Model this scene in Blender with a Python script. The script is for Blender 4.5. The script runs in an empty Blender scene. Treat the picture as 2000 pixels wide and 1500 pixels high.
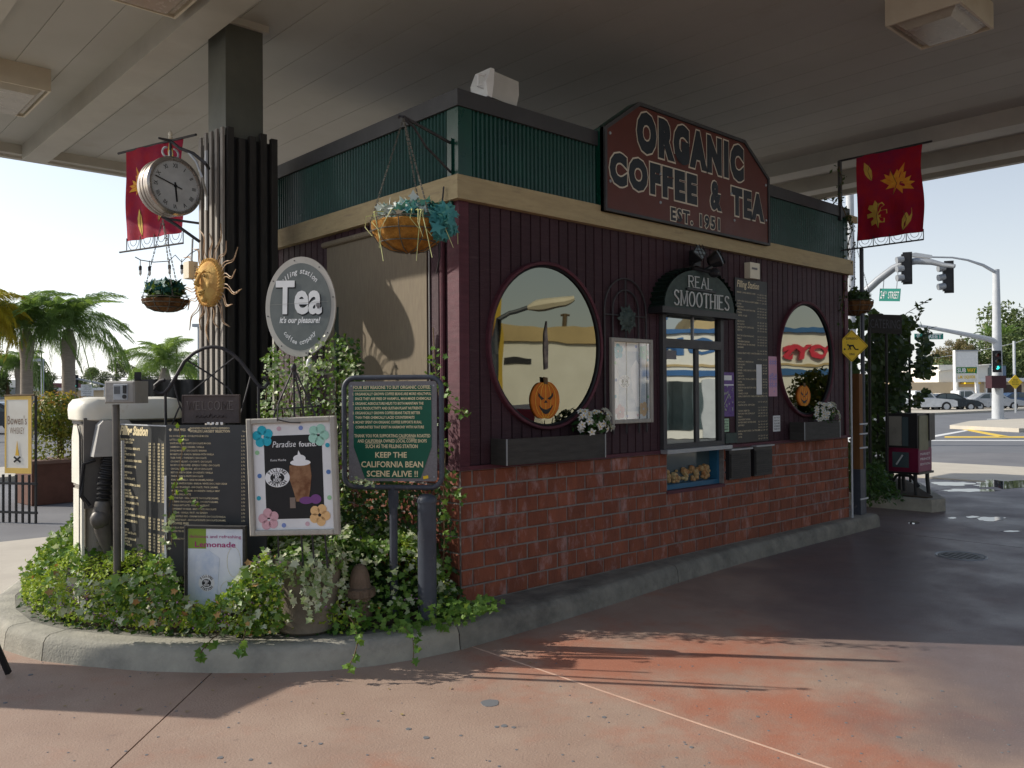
import bpy, math, random
import numpy as np
from mathutils import Vector as V, Matrix
random.seed(7); RNG = np.random.default_rng(11)
S = bpy.context.scene
PI = math.pi
# ---------------- camera ----------------
FPX = 1640.0; TH = math.atan(1787 / FPX); PIT = math.radians(.63); ROL = math.radians(.37)
CAM = V((-3.782, -4.670, 1.65))
_v = V((math.cos(TH), math.sin(TH), 0)); _r = V((math.sin(TH), -math.cos(TH), 0)); _u = V((0, 0, 1))
FW_ = _v * math.cos(PIT) + _u * math.sin(PIT); _uu = -_v * math.sin(PIT) + _u * math.cos(PIT)
RT_ = _r * math.cos(ROL) - _uu * math.sin(ROL); UP_ = _uu * math.cos(ROL) + _r * math.sin(ROL)
cd = bpy.data.cameras.new('camera'); cam = bpy.data.objects.new('camera', cd); S.collection.objects.link(cam)
cam.matrix_world = Matrix(((RT_.x, UP_.x, -FW_.x, CAM.x), (RT_.y, UP_.y, -FW_.y, CAM.y), (RT_.z, UP_.z, -FW_.z, CAM.z), (0, 0, 0, 1)))
cd.sensor_width = 36; cd.lens = 36 * FPX / 2000; cd.clip_end = 3000; cd.clip_start = .05
S.camera = cam
# ---------------- world, sun, exposure ----------------
SUN_EL = math.radians(31.5); SUN = V((-.63, .775, 0)).normalized() * math.cos(SUN_EL) + V((0, 0, math.sin(SUN_EL)))
w = bpy.data.worlds.new('World'); S.world = w; w.use_nodes = True; nt = w.node_tree; nt.nodes.clear()
sk = nt.nodes.new('ShaderNodeTexSky'); sk.sky_type = 'NISHITA'; sk.sun_disc = False
sk.sun_elevation = SUN_EL; sk.sun_rotation = math.atan2(SUN.x, SUN.y); sk.air_density = 1.0; sk.dust_density = 1.2; sk.ozone_density = 1.0
bg = nt.nodes.new('ShaderNodeBackground'); bg.inputs[1].default_value = .13
ow = nt.nodes.new('ShaderNodeOutputWorld'); tc = nt.nodes.new('ShaderNodeTexCoord'); sx = nt.nodes.new('ShaderNodeSeparateXYZ'); nt.links.new(tc.outputs['Generated'], sx.inputs[0])
def _m(op, a, b):
    q = nt.nodes.new('ShaderNodeMath'); q.operation = op
    for i, vv in enumerate((a, b)):
        if isinstance(vv, (int, float)): q.inputs[i].default_value = vv
        else: nt.links.new(vv, q.inputs[i])
    return q.outputs[0]
hz = _m('POWER', 2.718, _m('MULTIPLY', _m('MAXIMUM', sx.outputs[2], 0.0), -3.2))   # pale morning haze, thinning with height
hm = nt.nodes.new('ShaderNodeMix'); hm.data_type = 'RGBA'; hm.blend_type = 'MIX'; nt.links.new(_m('MULTIPLY', hz, .74), hm.inputs[0]); nt.links.new(sk.outputs[0], hm.inputs[6]); hm.inputs[7].default_value = (8.7, 8.75, 8.9, 1)
dp = nt.nodes.new('ShaderNodeVectorMath'); dp.operation = 'DOT_PRODUCT'; nt.links.new(tc.outputs['Generated'], dp.inputs[0]); dp.inputs[1].default_value = (SUN.x, SUN.y, 0)
vm = nt.nodes.new('ShaderNodeVectorMath'); vm.operation = 'SCALE'; nt.links.new(hm.outputs[2], vm.inputs[0]); nt.links.new(_m('ADD', _m('MULTIPLY', dp.outputs['Value'], .33), 1.0), vm.inputs['Scale'])   # haze is brighter toward the sun
nt.links.new(vm.outputs[0], bg.inputs[0]); nt.links.new(bg.outputs[0], ow.inputs[0])
sl = bpy.data.lights.new('sun', 'SUN'); sl.energy = 4.6; sl.angle = math.radians(.5); sl.color = (1, .93, .82)
so = bpy.data.objects.new('sun', sl); S.collection.objects.link(so); so.rotation_euler = SUN.to_track_quat('Z', 'Y').to_euler(); so.location = SUN * 30
vs = S.view_settings; vs.view_transform = 'Standard'; vs.look = 'None'; vs.exposure = .12; vs.gamma = 1; vs.use_curve_mapping = False
S.cycles.max_bounces = 8; S.cycles.diffuse_bounces = 5; S.cycles.glossy_bounces = 4; S.cycles.transparent_max_bounces = 8
try: S.cycles.use_denoising = True
except Exception: pass

def ray(a, b): return FW_ + RT_ * ((a - 1000) / FPX) - UP_ * ((b - 750) / FPX)
def px(a, b, x=None, y=None, z=None, d=None):
    """world point seen at photo pixel (a,b) on a plane x/y/z or at depth d"""
    D = ray(a, b)
    if x is not None: t = (x - CAM.x) / D.x
    elif y is not None: t = (y - CAM.y) / D.y
    elif z is not None: t = (z - CAM.z) / D.z
    else: t = d
    return CAM + D * t
def mir(a, b, d):
    p = px(a, b, d=d); return V((p.x, -p.y, p.z))

# ---------------- materials ----------------
def mat(name, c1, c2=None, sc=3., rough=.75, bump=0., bsc=40., met=0., spec=.3, st=(1, 1, 1), rnd=0., trans=0., blotch=None, bl=(.5, .62), blsc=2., emit=0, alpha=1, coat=0., attr=None):
    m = bpy.data.materials.new(name); m.use_nodes = True; n = m.node_tree.nodes; L = m.node_tree.links
    p = n['Principled BSDF']; p.inputs['Roughness'].default_value = rough; p.inputs['Metallic'].default_value = met
    p.inputs['Specular IOR Level'].default_value = spec; p.inputs['Coat Weight'].default_value = coat
    geo = n.new('ShaderNodeNewGeometry'); mp = n.new('ShaderNodeVectorMath'); mp.operation = 'MULTIPLY'
    L.new(geo.outputs['Position'], mp.inputs[0]); mp.inputs[1].default_value = st
    def noise(s, det=4, rg=.6):
        t = n.new('ShaderNodeTexNoise'); t.inputs['Scale'].default_value = s; t.inputs['Detail'].default_value = det; t.inputs['Roughness'].default_value = rg
        L.new(mp.outputs[0], t.inputs['Vector']); return t.outputs['Fac']
    def mix(fac, a, b, mode='MIX'):
        x = n.new('ShaderNodeMix'); x.data_type = 'RGBA'; x.blend_type = mode
        for k, vv in ((0, fac), (6, a), (7, b)):
            if isinstance(vv, (tuple, float, int)): x.inputs[k].default_value = (*vv, 1) if isinstance(vv, tuple) else vv
            else: L.new(vv, x.inputs[k])
        return x.outputs[2]
    def ramp(fac, a, b):
        r = n.new('ShaderNodeMapRange'); r.inputs[1].default_value = a; r.inputs[2].default_value = b; r.clamp = True
        L.new(fac, r.inputs[0]); return r.outputs[0]
    if c2 is None: c2 = tuple(min(1, x * .8) for x in c1)
    if attr:
        a = n.new('ShaderNodeAttribute'); a.attribute_name = attr; col = mix(a.outputs['Fac'], c1, c2)
    else: col = mix(ramp(noise(sc), .32, .68), c1, c2)
    if blotch: col = mix(ramp(noise(blsc, 6, .7), bl[0], bl[1]), col, blotch)
    if rnd:
        oi = n.new('ShaderNodeObjectInfo'); r = n.new('ShaderNodeMapRange'); r.inputs[3].default_value = 1 - rnd; r.inputs[4].default_value = 1 + rnd
        L.new(oi.outputs['Random'], r.inputs[0]); h = n.new('ShaderNodeHueSaturation'); L.new(r.outputs[0], h.inputs['Value']); L.new(col, h.inputs['Color']); col = h.outputs[0]
    L.new(col, p.inputs['Base Color'])
    if bump:
        b = n.new('ShaderNodeBump'); b.inputs['Strength'].default_value = bump; b.inputs['Distance'].default_value = .01
        L.new(noise(bsc, 3), b.inputs['Height']); L.new(b.outputs[0], p.inputs['Normal'])
    if rough > .15 and rough < .95:
        r = n.new('ShaderNodeMapRange'); L.new(noise(sc * 2.3), r.inputs[0]); r.inputs[3].default_value = max(.05, rough - .12); r.inputs[4].default_value = min(1, rough + .12); L.new(r.outputs[0], p.inputs['Roughness'])
    if trans:
        t = n.new('ShaderNodeBsdfTranslucent'); L.new(mix(.5, col, (.35, .5, .05)), t.inputs[0]); ms = n.new('ShaderNodeMixShader'); ms.inputs[0].default_value = trans
        o = n['Material Output']; L.new(p.outputs[0], ms.inputs[1]); L.new(t.outputs[0], ms.inputs[2]); L.new(ms.outputs[0], o.inputs[0])
    if emit: L.new(col, p.inputs['Emission Color']); p.inputs['Emission Strength'].default_value = emit
    if alpha < 1: p.inputs['Alpha'].default_value = alpha
    return m
def flat(name, c, rough=.6, **k): return mat(name, c, tuple(x * .88 for x in c), sc=6, rough=rough, **k)

# ---------------- mesh builder ----------------
I4 = Matrix.Identity(4)
class MB:
    def __init__(s): s.v = []; s.f = []
    def add(s, vs, fs, M=I4):
        b = len(s.v); s.v += [tuple(M @ V(p)) for p in vs]; s.f += [tuple(b + i for i in f) for f in fs]; return s
    def box(s, x0, y0, z0, x1, y1, z1, M=I4):
        return s.add([(x0, y0, z0), (x1, y0, z0), (x1, y1, z0), (x0, y1, z0), (x0, y0, z1), (x1, y0, z1), (x1, y1, z1), (x0, y1, z1)],
                     [(0, 3, 2, 1), (4, 5, 6, 7), (0, 1, 5, 4), (1, 2, 6, 5), (2, 3, 7, 6), (3, 0, 4, 7)], M)
    def bbox(s, x0, y0, z0, x1, y1, z1, M=I4, b=.004):
        """box with chamfered front (z1) edges"""
        return s.add([(x0, y0, z0), (x1, y0, z0), (x1, y1, z0), (x0, y1, z0), (x0, y0, z1 - b), (x1, y0, z1 - b), (x1, y1, z1 - b), (x0, y1, z1 - b),
                      (x0 + b, y0 + b, z1), (x1 - b, y0 + b, z1), (x1 - b, y1 - b, z1), (x0 + b, y1 - b, z1)],
                     [(0, 3, 2, 1), (0, 1, 5, 4), (1, 2, 6, 5), (2, 3, 7, 6), (3, 0, 4, 7), (8, 9, 10, 11), (4, 5, 9, 8), (5, 6, 10, 9), (6, 7, 11, 10), (7, 4, 8, 11)], M)
    def prism(s, pts, z0, z1, M=I4):
        n = len(pts); return s.add([(x, y, z0) for x, y in pts] + [(x, y, z1) for x, y in pts],
                                   [tuple(range(n))[::-1], tuple(range(n, 2 * n))] + [(i, (i + 1) % n, n + (i + 1) % n, n + i) for i in range(n)], M)
    def disc(s, cx, cy, rx, ry, z0, z1, M=I4, n=40, a0=0):
        return s.prism([(cx + rx * math.cos(a0 + 2 * PI * i / n), cy + ry * math.sin(a0 + 2 * PI * i / n)) for i in range(n)], z0, z1, M)
    def ring(s, cx, cy, rx, ry, w, z0, z1, M=I4, n=56):
        vs = []; fs = []
        for i in range(n):
            c, q = math.cos(2 * PI * i / n), math.sin(2 * PI * i / n)
            vs += [(cx + rx * c, cy + ry * q, z0), (cx + (rx - w * .15) * c, cy + (ry - w * .15) * q, z1 - .006), (cx + (rx - w * .4) * c, cy + (ry - w * .4) * q, z1), (cx + (rx - w) * c, cy + (ry - w) * q, z1 - .008), (cx + (rx - w) * c, cy + (ry - w) * q, z0)]
        for i in range(n):
            j = (i + 1) % n
            for k in range(4): fs.append((i * 5 + k, j * 5 + k, j * 5 + k + 1, i * 5 + k + 1))
        return s.add(vs, fs, M)
    def tube(s, pts, r, n=6, M=I4, cap=True):
        pts = [V(p) for p in pts]; vs = []; fs = []; up = V((.13, .21, 1)).normalized()
        rr = r if isinstance(r, (list, tuple)) else [r] * len(pts)
        for i, p in enumerate(pts):
            t = (pts[min(i + 1, len(pts) - 1)] - pts[max(i - 1, 0)]); t = t.normalized() if t.length > 1e-9 else V((0, 0, 1))
            a = t.cross(up)
            if a.length < .1: a = t.cross(V((1, .1, 0)))
            a.normalize(); b = t.cross(a)
            for k in range(n): q = 2 * PI * k / n; vs.append(p + (a * math.cos(q) + b * math.sin(q)) * rr[i])
        for i in range(len(pts) - 1):
            for k in range(n): fs.append((i * n + k, i * n + (k + 1) % n, (i + 1) * n + (k + 1) % n, (i + 1) * n + k))
        if cap: fs += [tuple(range(n))[::-1], tuple(range((len(pts) - 1) * n, len(pts) * n))]
        return s.add(vs, fs, M)
    def lathe(s, prof, M=I4, n=24, sx=1, sy=1, flute=0, fn=8):
        vs = []; fs = []
        for r, z in prof:
            for k in range(n):
                q = 2 * PI * k / n; R = r * (1 + flute * math.cos(fn * q)); vs.append((R * math.cos(q) * sx, R * math.sin(q) * sy, z))
        for i in range(len(prof) - 1):
            for k in range(n): fs.append((i * n + k, i * n + (k + 1) % n, (i + 1) * n + (k + 1) % n, (i + 1) * n + k))
        fs += [tuple(range(n))[::-1], tuple(range((len(prof) - 1) * n, len(prof) * n))]
        return s.add(vs, fs, M)
    def sph(s, c, rx, ry=None, rz=None, M=I4, n=12, h=7):
        ry = ry or rx; rz = rz or rx
        prof = [(max(.001, math.sin(PI * i / h)), -math.cos(PI * i / h)) for i in range(h + 1)]
        return s.lathe(prof, M @ Matrix.Translation(c) @ Matrix.Diagonal((rx, ry, rz, 1)), n)
    def text(s, t, h, x, y, z=0, al='C', sx=1, off=0, ext=0, sh=0, M=I4, res=2, w=None, sp=1):
        if not t.strip(): return s
        vs, fs, x0, x1, y0, y1 = glyphs(t, off, ext / h if ext else 0, sh, res, sp)
        if w: sx = w / ((x1 - x0) * h)
        ax = {'C': (x0 + x1) / 2, 'L': x0, 'R': x1}[al]
        T = M @ Matrix.Translation((x, y, z)) @ Matrix.Diagonal((h * sx, h, h, 1)) @ Matrix.Translation((-ax, 0, 0))
        return s.add(vs, fs, T)
    def arc_text(s, t, h, cx, cy, rx, ry, a_mid, da, z, M=I4, inv=False, off=.0, sh=0):
        n = len(t)
        for i, ch in enumerate(t):
            a = a_mid + (-(i - (n - 1) / 2) * da if not inv else (i - (n - 1) / 2) * da)
            T = M @ Matrix.Translation((cx + rx * math.cos(a), cy + ry * math.sin(a), z)) @ Matrix.Rotation(math.atan2(ry * math.sin(a), rx * math.cos(a)) + (-PI / 2 if not inv else PI / 2), 4, 'Z')
            s.text(ch, h, 0, -h * .35, 0, 'C', .9, off, 0, sh, T)
        return s
    def make(s, name, m, smooth=False):
        me = bpy.data.meshes.new(name); me.from_pydata(s.v, [], s.f); me.update()
        if m: me.materials.append(m)
        if smooth:
            me.polygons.foreach_set('use_smooth', [True] * len(me.polygons))
            try: me.set_sharp_from_angle(angle=math.radians(40))
            except Exception: pass
        return me
_gc = {}
_tc = None
def glyphs(t, off, ext, sh, res, sp=1):
    global _tc
    k = (t, off, ext, sh, res, sp)
    if k in _gc: return _gc[k]
    if _tc is None: _tc = bpy.data.curves.new('lettering', 'FONT'); _tc.size = 1.37
    _tc.body = t; _tc.offset = off; _tc.extrude = ext / 2; _tc.shear = sh; _tc.space_character = sp; _tc.resolution_u = res
    ob = bpy.data.objects.new('tmp', _tc); me = bpy.data.meshes.new_from_object(ob)
    vs = [tuple(p.co) for p in me.vertices]; fs = [tuple(p.vertices) for p in me.polygons]
    bpy.data.objects.remove(ob); bpy.data.meshes.remove(me)
    xs = [p[0] for p in vs] or [0]; ys = [p[1] for p in vs] or [0]
    _gc[k] = (vs, fs, min(xs), max(xs), min(ys), max(ys)); return _gc[k]

COL = S.collection
def put(o): COL.objects.link(o); return o
def props(o, label=None, cat=None, group=None, kind=None):
    if label: o['label'] = label
    if cat: o['category'] = cat
    if group: o['group'] = group
    if kind: o['kind'] = kind
    return o
def thing(name, label, cat, loc=(0, 0, 0), group=None, kind=None):
    o = put(bpy.data.objects.new(name, None)); o.location = loc; o.empty_display_size = .1
    return props(o, label, cat, group, kind)
def adopt(o, parent):
    if parent is not None:
        o.parent = parent
        m = Matrix.Translation(-parent.location) if parent.parent is None else Matrix.Identity(4)
        o.matrix_parent_inverse = m
def part(mb, name, m, parent, smooth=False, label=None, kind=None):
    """mb holds world coordinates; parts hang under the thing's empty (or under another part)"""
    o = put(bpy.data.objects.new(name, mb.make(name, m, smooth)))
    adopt(o, parent)
    return props(o, label, None, None, kind)
def solo(mb, name, m, label, cat, group=None, smooth=False, kind=None):
    o = put(bpy.data.objects.new(name, mb.make(name, m, smooth))); return props(o, label, cat, group, kind)
def struct(mb, name, m, label=None): return solo(mb, name, m, label, None, kind='structure')
def inst(me, name, parent, loc, rot=(0, 0, 0), scale=(1, 1, 1)):
    o = put(bpy.data.objects.new(name, me)); adopt(o, parent); o.location = loc; o.rotation_euler = rot; o.scale = scale; return o
def frame(o, ex, ez=V((0, 0, 1))):
    ex = V(ex).normalized(); ez = V(ez).normalized(); n = ex.cross(ez).normalized(); o = V(o)
    return Matrix(((ex.x, ez.x, n.x, o.x), (ex.y, ez.y, n.y, o.y), (ex.z, ez.z, n.z, o.z), (0, 0, 0, 1)))
def board(uL, vL, uR, vR, vB, dL, dR=None):
    """upright frame from top-left/top-right pixels; returns M with origin bottom-left, width, height"""
    dR = dR or dL; a = px(uL, vL, d=dL); b = px(uR, vR, d=dR); z0 = px(uL, vB, d=dL).z; zt = (a.z + b.z) / 2
    return frame((a.x, a.y, z0), (b.x - a.x, b.y - a.y, 0)), math.hypot(b.x - a.x, b.y - a.y), zt - z0
FR = frame((0, 0, 0), (1, 0, 0))      # front wall: local x right, y up, z out
LW = frame((0, 0, 0), (0, -1, 0))     # left wall: local x = -world y
def copy_tree(o, loc, label=None, group=None):
    c = put(o.copy()); c.location = loc
    if label: c['label'] = label
    if group: c['group'] = group
    for ch in [x for x in bpy.data.objects if x.parent == o]:
        k = put(ch.copy()); k.parent = c
        for g in [x for x in bpy.data.objects if x.parent == ch]: q = put(g.copy()); q.parent = k
    return c

# ---------------- leaves ----------------
T_OVAL = (np.array([(0, 0, 0), (.5, .28, .08), (1, 0, 0), (.5, -.28, .08)]) - (.0, 0, 0), [(0, 3, 2), (0, 2, 1)])
_iv = [(0, 0), (-.12, .38), (.28, .32), (.38, .62), (.62, .26), (1.05, 0), (.62, -.26), (.38, -.62), (.28, -.32), (-.12, -.38)]
T_IVY = (np.array([(.35, 0, -.06)] + [(x, y, .05 * abs(y)) for x, y in _iv]), [(0, 1 + i, 1 + (i + 1) % 10) for i in range(10)])
T_STAR = (np.array([(.0, 0, .06)] + [((1 if i % 2 == 0 else .42) * math.cos(PI * i / 5), (1 if i % 2 == 0 else .42) * math.sin(PI * i / 5), 0) for i in range(10)]), [(0, 1 + i, 1 + (i + 1) % 10) for i in range(10)])
def leaves(P, N, size, T=T_OVAL, jit=.6, var=.5, droop=.0):
    P = np.asarray(P, float); n = len(P); N = np.asarray(N, float) + RNG.normal(0, jit, (n, 3)); N /= np.linalg.norm(N, axis=1)[:, None] + 1e-9
    A = RNG.normal(0, 1, (n, 3)); A[:, 2] -= droop; A -= (A * N).sum(1)[:, None] * N; A /= np.linalg.norm(A, axis=1)[:, None] + 1e-9; B = np.cross(N, A)
    s = size * (1 + RNG.uniform(-var, var, n)); tv, tf = T; k = len(tv)
    VV = P[:, None, :] + s[:, None, None] * (tv[None, :, 0:1] * A[:, None, :] + tv[None, :, 1:2] * B[:, None, :] + tv[None, :, 2:3] * N[:, None, :])
    F = (np.array(tf)[None, :, :] + (np.arange(n) * k)[:, None, None]).reshape(-1, 3)
    return VV.reshape(-1, 3), F, np.repeat(RNG.random(n), len(tf))
def leafmesh(name, parts, m):
    off = 0; vs = []; fs = []; rs = []
    for a, b, c in parts: vs.append(a); fs.append(b + off); rs.append(c); off += len(a)
    vs = np.concatenate(vs); fs = np.concatenate(fs); rs = np.concatenate(rs)
    me = bpy.data.meshes.new(name); me.vertices.add(len(vs)); me.vertices.foreach_set('co', vs.ravel())
    me.loops.add(len(fs) * 3); me.loops.foreach_set('vertex_index', fs.ravel().astype(np.int32)); me.polygons.add(len(fs))
    me.polygons.foreach_set('loop_start', (np.arange(len(fs)) * 3).astype(np.int32))
    me.update(calc_edges=True); a = me.attributes.new('rnd', 'FLOAT', 'FACE'); a.data.foreach_set('value', rs.astype(np.float32)); me.materials.append(m); return me
def leafpart(name, parts, m, parent=None, kind='stuff', label=None, cat=None, group=None):
    o = put(bpy.data.objects.new(name, leafmesh(name, parts, m))); adopt(o, parent); return props(o, label, cat, group, kind)
def ball_pts(c, r, n, sz=1., inner=.55):
    d = RNG.normal(0, 1, (n, 3)); d /= np.linalg.norm(d, axis=1)[:, None]; q = RNG.uniform(inner, 1, n)[:, None]
    return np.array(c) + d * q * np.array([r, r, r * sz]), d
# ---------------- palette ----------------
M = {}
M['plank'] = mat('maroon_paint', (.058, .026, .033), (.041, .018, .024), sc=4, st=(2, 2, 30), rough=.6, bump=.7, bsc=14, rnd=.18, blotch=(.10, .06, .065), bl=(.55, .85), blsc=1.5)
M['trim'] = mat('maroon_trim', (.105, .030, .042), (.075, .022, .032), sc=5, st=(1, 1, 5), rough=.6, bump=.5, bsc=60)
M['brick'] = mat('brick_face', (.245, .080, .044), (.17, .056, .034), sc=9, st=(1, 1, .45), rough=.9, bump=.9, bsc=55, rnd=.17, blotch=(.40, .28, .27), bl=(.53, .80), blsc=8)
M['mortar'] = mat('mortar', (.23, .21, .19), (.16, .145, .135), sc=20, rough=.95, bump=.6)
M['beige'] = mat('beige_board', (.43, .34, .19), (.36, .28, .155), sc=6, st=(1, 1, 6), rough=.7, bump=.4, bsc=30, blotch=(.25, .20, .13), bl=(.56, .8), blsc=3)
M['green'] = mat('green_metal', (.003, .055, .036), (.002, .038, .026), sc=4, rough=.3, spec=.4)
M['cap'] = mat('dark_cap', (.055, .055, .058), sc=5, rough=.55)
M['ceil'] = mat('ceiling_paint', (.455, .445, .395), (.41, .40, .35), sc=.8, rough=.6, rnd=.03, blotch=(.36, .32, .26), bl=(.58, .85), blsc=.9)
M['beam'] = mat('beam_paint', (.50, .48, .41), (.43, .41, .35), sc=2, rough=.55)
M['col'] = mat('column_paint', (.12, .125, .105), (.09, .095, .08), sc=3, rough=.45)
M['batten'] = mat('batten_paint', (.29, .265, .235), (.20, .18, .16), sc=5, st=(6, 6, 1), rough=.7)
M['batten_shade'] = mat('batten_shade_colour', (.045, .042, .038), (.03, .028, .026), sc=5, st=(6, 6, 1), rough=.7)  # same battens, with the shade of the turned-away face put into the colour
M['black'] = mat('black_metal', (.018, .018, .02), sc=8, rough=.45)
M['iron'] = mat('wrought_iron', (.05, .045, .045), (.025, .025, .03), sc=12, rough=.55)
M['steel'] = mat('grey_steel', (.33, .35, .37), sc=3, rough=.45, met=.3)
M['lgrey'] = mat('light_grey_paint', (.50, .52, .54), (.42, .44, .46), sc=3, rough=.5)
M['white'] = flat('white_paint', (.78, .78, .76), .5)
M['cream'] = mat('cream_plastic', (.68, .62, .48), (.6, .53, .4), sc=3, rough=.5)
M['pumpw'] = mat('pump_white', (.78, .76, .68), (.68, .65, .55), sc=3, rough=.4, blotch=(.5, .38, .22), bl=(.62, .8), blsc=4)
M['pumpg'] = mat('pump_grey', (.30, .275, .23), (.24, .215, .18), sc=4, rough=.5, bump=.15, bsc=120)
M['kerb'] = mat('kerb_concrete', (.38, .36, .30), (.27, .26, .22), sc=6, rough=.9, bump=.6, bsc=55, blotch=(.17, .16, .15), bl=(.55, .8), blsc=2.4)
M['slab'] = mat('stained_concrete', (.40, .285, .215), (.35, .215, .16), sc=1.6, rough=.72, bump=.25, bsc=70, blotch=(.30, .115, .07), bl=(.50, .74), blsc=.9)
def stain_slab(name):
    m = mat(name, (.375, .275, .215), (.30, .205, .158), sc=1.4, rough=.66, bump=.3, bsc=80)
    n = m.node_tree.nodes; L = m.node_tree.links; p = n['Principled BSDF']; col = p.inputs['Base Color'].links[0].from_socket
    g = n.new('ShaderNodeNewGeometry')
    def nz(s, d=5, rg=.65):
        t = n.new('ShaderNodeTexNoise'); t.inputs['Scale'].default_value = s; t.inputs['Detail'].default_value = d; t.inputs['Roughness'].default_value = rg; L.new(g.outputs['Position'], t.inputs['Vector']); return t.outputs['Fac']
    def mth(op, a, b, c=None):
        q = n.new('ShaderNodeMath'); q.operation = op; q.use_clamp = op == 'SMOOTH_MIN'
        for i, vv in enumerate((a, b, c)):
            if vv is None: continue
            if isinstance(vv, (int, float)): q.inputs[i].default_value = vv
            else: L.new(vv, q.inputs[i])
        return q.outputs[0]
    def rng(f, a, b, lo=0, hi=1):
        r = n.new('ShaderNodeMapRange'); r.interpolation_type = 'SMOOTHSTEP'; L.new(f, r.inputs[0]); r.inputs[1].default_value = a; r.inputs[2].default_value = b; r.inputs[3].default_value = lo; r.inputs[4].default_value = hi; return r.outputs[0]
    def mix(f, a, b):
        x = n.new('ShaderNodeMix'); x.data_type = 'RGBA'; L.new(f, x.inputs[0]); L.new(a, x.inputs[6]); x.inputs[7].default_value = (*b, 1); return x.outputs[2]
    def near(x, y, r):
        s_ = n.new('ShaderNodeVectorMath'); s_.operation = 'DISTANCE'; L.new(g.outputs['Position'], s_.inputs[0]); s_.inputs[1].default_value = (x, y, 0); return rng(s_.outputs['Value'], 0, r, .26, 0)
    # iron-red dye that has worn unevenly, thickest where the drive turns
    red = mth('ADD', mth('ADD', nz(1.6), near(.45, -1.75, 1.6)), mth('ADD', near(-.25, -3.1, 1.2), near(-.1, -1.0, .9)))
    col = mix(rng(red, .52, .86, 0, .78), col, (.37, .125, .070))
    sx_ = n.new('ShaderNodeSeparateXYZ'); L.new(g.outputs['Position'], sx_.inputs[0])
    # purple-grey darkening that grows across the slab, broken up by noise
    diag = mth('ADD', mth('MULTIPLY', sx_.outputs[0], .74), mth('MULTIPLY', sx_.outputs[1], -.68))
    dark_mix = mth('ADD', rng(diag, 1.3, 3.5), mth('MULTIPLY', mth('SUBTRACT', nz(.7), .5), 1.2)); fl_ = rng(dark_mix, .1, 1.0, 0, .80)
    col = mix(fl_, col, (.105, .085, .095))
    grime = rng(nz(3.5, 8, .75), .56, .72, 0, .35); col = mix(grime, col, (.20, .15, .13))
    sp = rng(nz(38, 3, .8), .62, .72, 0, .5); col = mix(sp, col, (.12, .09, .085)); sp2 = rng(nz(150, 2, .6), .58, .70, 0, .55); col = mix(sp2, col, (.16, .12, .11)); pale = rng(nz(90, 2, .6), .62, .74, 0, .35); col = mix(pale, col, (.55, .47, .40)); wear = rng(nz(7, 10, .8), .60, .66, 0, .30); col = mix(wear, col, (.15, .11, .10))
    L.new(col, p.inputs['Base Color'])
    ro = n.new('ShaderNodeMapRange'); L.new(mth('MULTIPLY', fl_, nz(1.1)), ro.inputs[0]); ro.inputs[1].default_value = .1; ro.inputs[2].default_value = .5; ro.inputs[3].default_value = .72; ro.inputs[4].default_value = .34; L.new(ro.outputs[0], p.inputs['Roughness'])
    return m
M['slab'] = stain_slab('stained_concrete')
M['kerb_grime_shade'] = mat('kerb_concrete_grimy_shaded', (.24, .23, .195), (.15, .145, .125), sc=6, rough=.9, bump=.9, bsc=28, blotch=(.07, .068, .062), bl=(.5, .8), blsc=2.8)  # grime and the shade on this kerb stretch, both in the darker colour
M['slab2'] = mat('grey_concrete', (.52, .48, .41), (.45, .41, .35), sc=2, rough=.85, bump=.3, bsc=60)
M['asph'] = mat('asphalt', (.20, .20, .205), (.15, .15, .16), sc=.7, rough=.85, bump=.4, bsc=50)
M['asph2'] = mat('asphalt_road', (.175, .18, .19), (.14, .145, .155), sc=.5, rough=.8)
M['walk'] = mat('sidewalk', (.52, .48, .40), (.46, .42, .35), sc=1.5, rough=.9)
M['water'] = flat('puddle_water', (.05, .05, .06), .03, spec=1)
M['soil'] = mat('soil', (.06, .045, .03), sc=10, rough=1, bump=.8)
M['paint_w'] = flat('road_white', (.75, .75, .72), .7)
M['paint_y'] = flat('road_yellow', (.8, .55, .08), .7)
M['black_board'] = mat('menu_black', (.022, .024, .028), (.03, .032, .036), sc=4, rough=.32, spec=.5)
M['grey_board'] = mat('menu_grey', (.035, .037, .037), (.026, .028, .028), sc=4, rough=.5, spec=.25)
M['gold'] = flat('gold_print', (.74, .62, .40), .5)
M['gold2'] = flat('pale_gold_print', (.78, .66, .40), .5)
M['wht'] = flat('white_print', (.8, .8, .8), .5)
M['blk'] = flat('black_print', (.012, .012, .014), .5)
M['orgred'] = mat('sign_red', (.105, .020, .012), (.085, .017, .010), sc=3, rough=.45)
M['navy'] = flat('letter_navy', (.012, .018, .026), .5)
M['cremep'] = flat('cream_print', (.66, .58, .46), .5)
M['sgreen'] = flat('sign_green', (.003, .095, .055), .45)
M['sgrey'] = mat('sign_plate_grey', (.20, .19, .20), (.15, .145, .15), sc=80, rough=.7)
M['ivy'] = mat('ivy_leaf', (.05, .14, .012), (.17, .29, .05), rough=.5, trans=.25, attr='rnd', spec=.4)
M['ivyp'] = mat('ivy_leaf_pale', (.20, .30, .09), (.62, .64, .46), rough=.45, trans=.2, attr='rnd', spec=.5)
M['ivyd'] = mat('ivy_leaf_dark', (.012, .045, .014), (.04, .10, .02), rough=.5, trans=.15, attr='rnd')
M['cover'] = mat('groundcover_leaf', (.20, .33, .018), (.44, .50, .06), rough=.5, trans=.35, attr='rnd')
M['vine'] = mat('vine_leaf', (.012, .028, .012), (.035, .065, .018), rough=.5, trans=.12, attr='rnd')
M['teal'] = mat('teal_leaf', (.02, .16, .17), (.09, .33, .33), rough=.5, trans=.1, attr='rnd')
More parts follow.
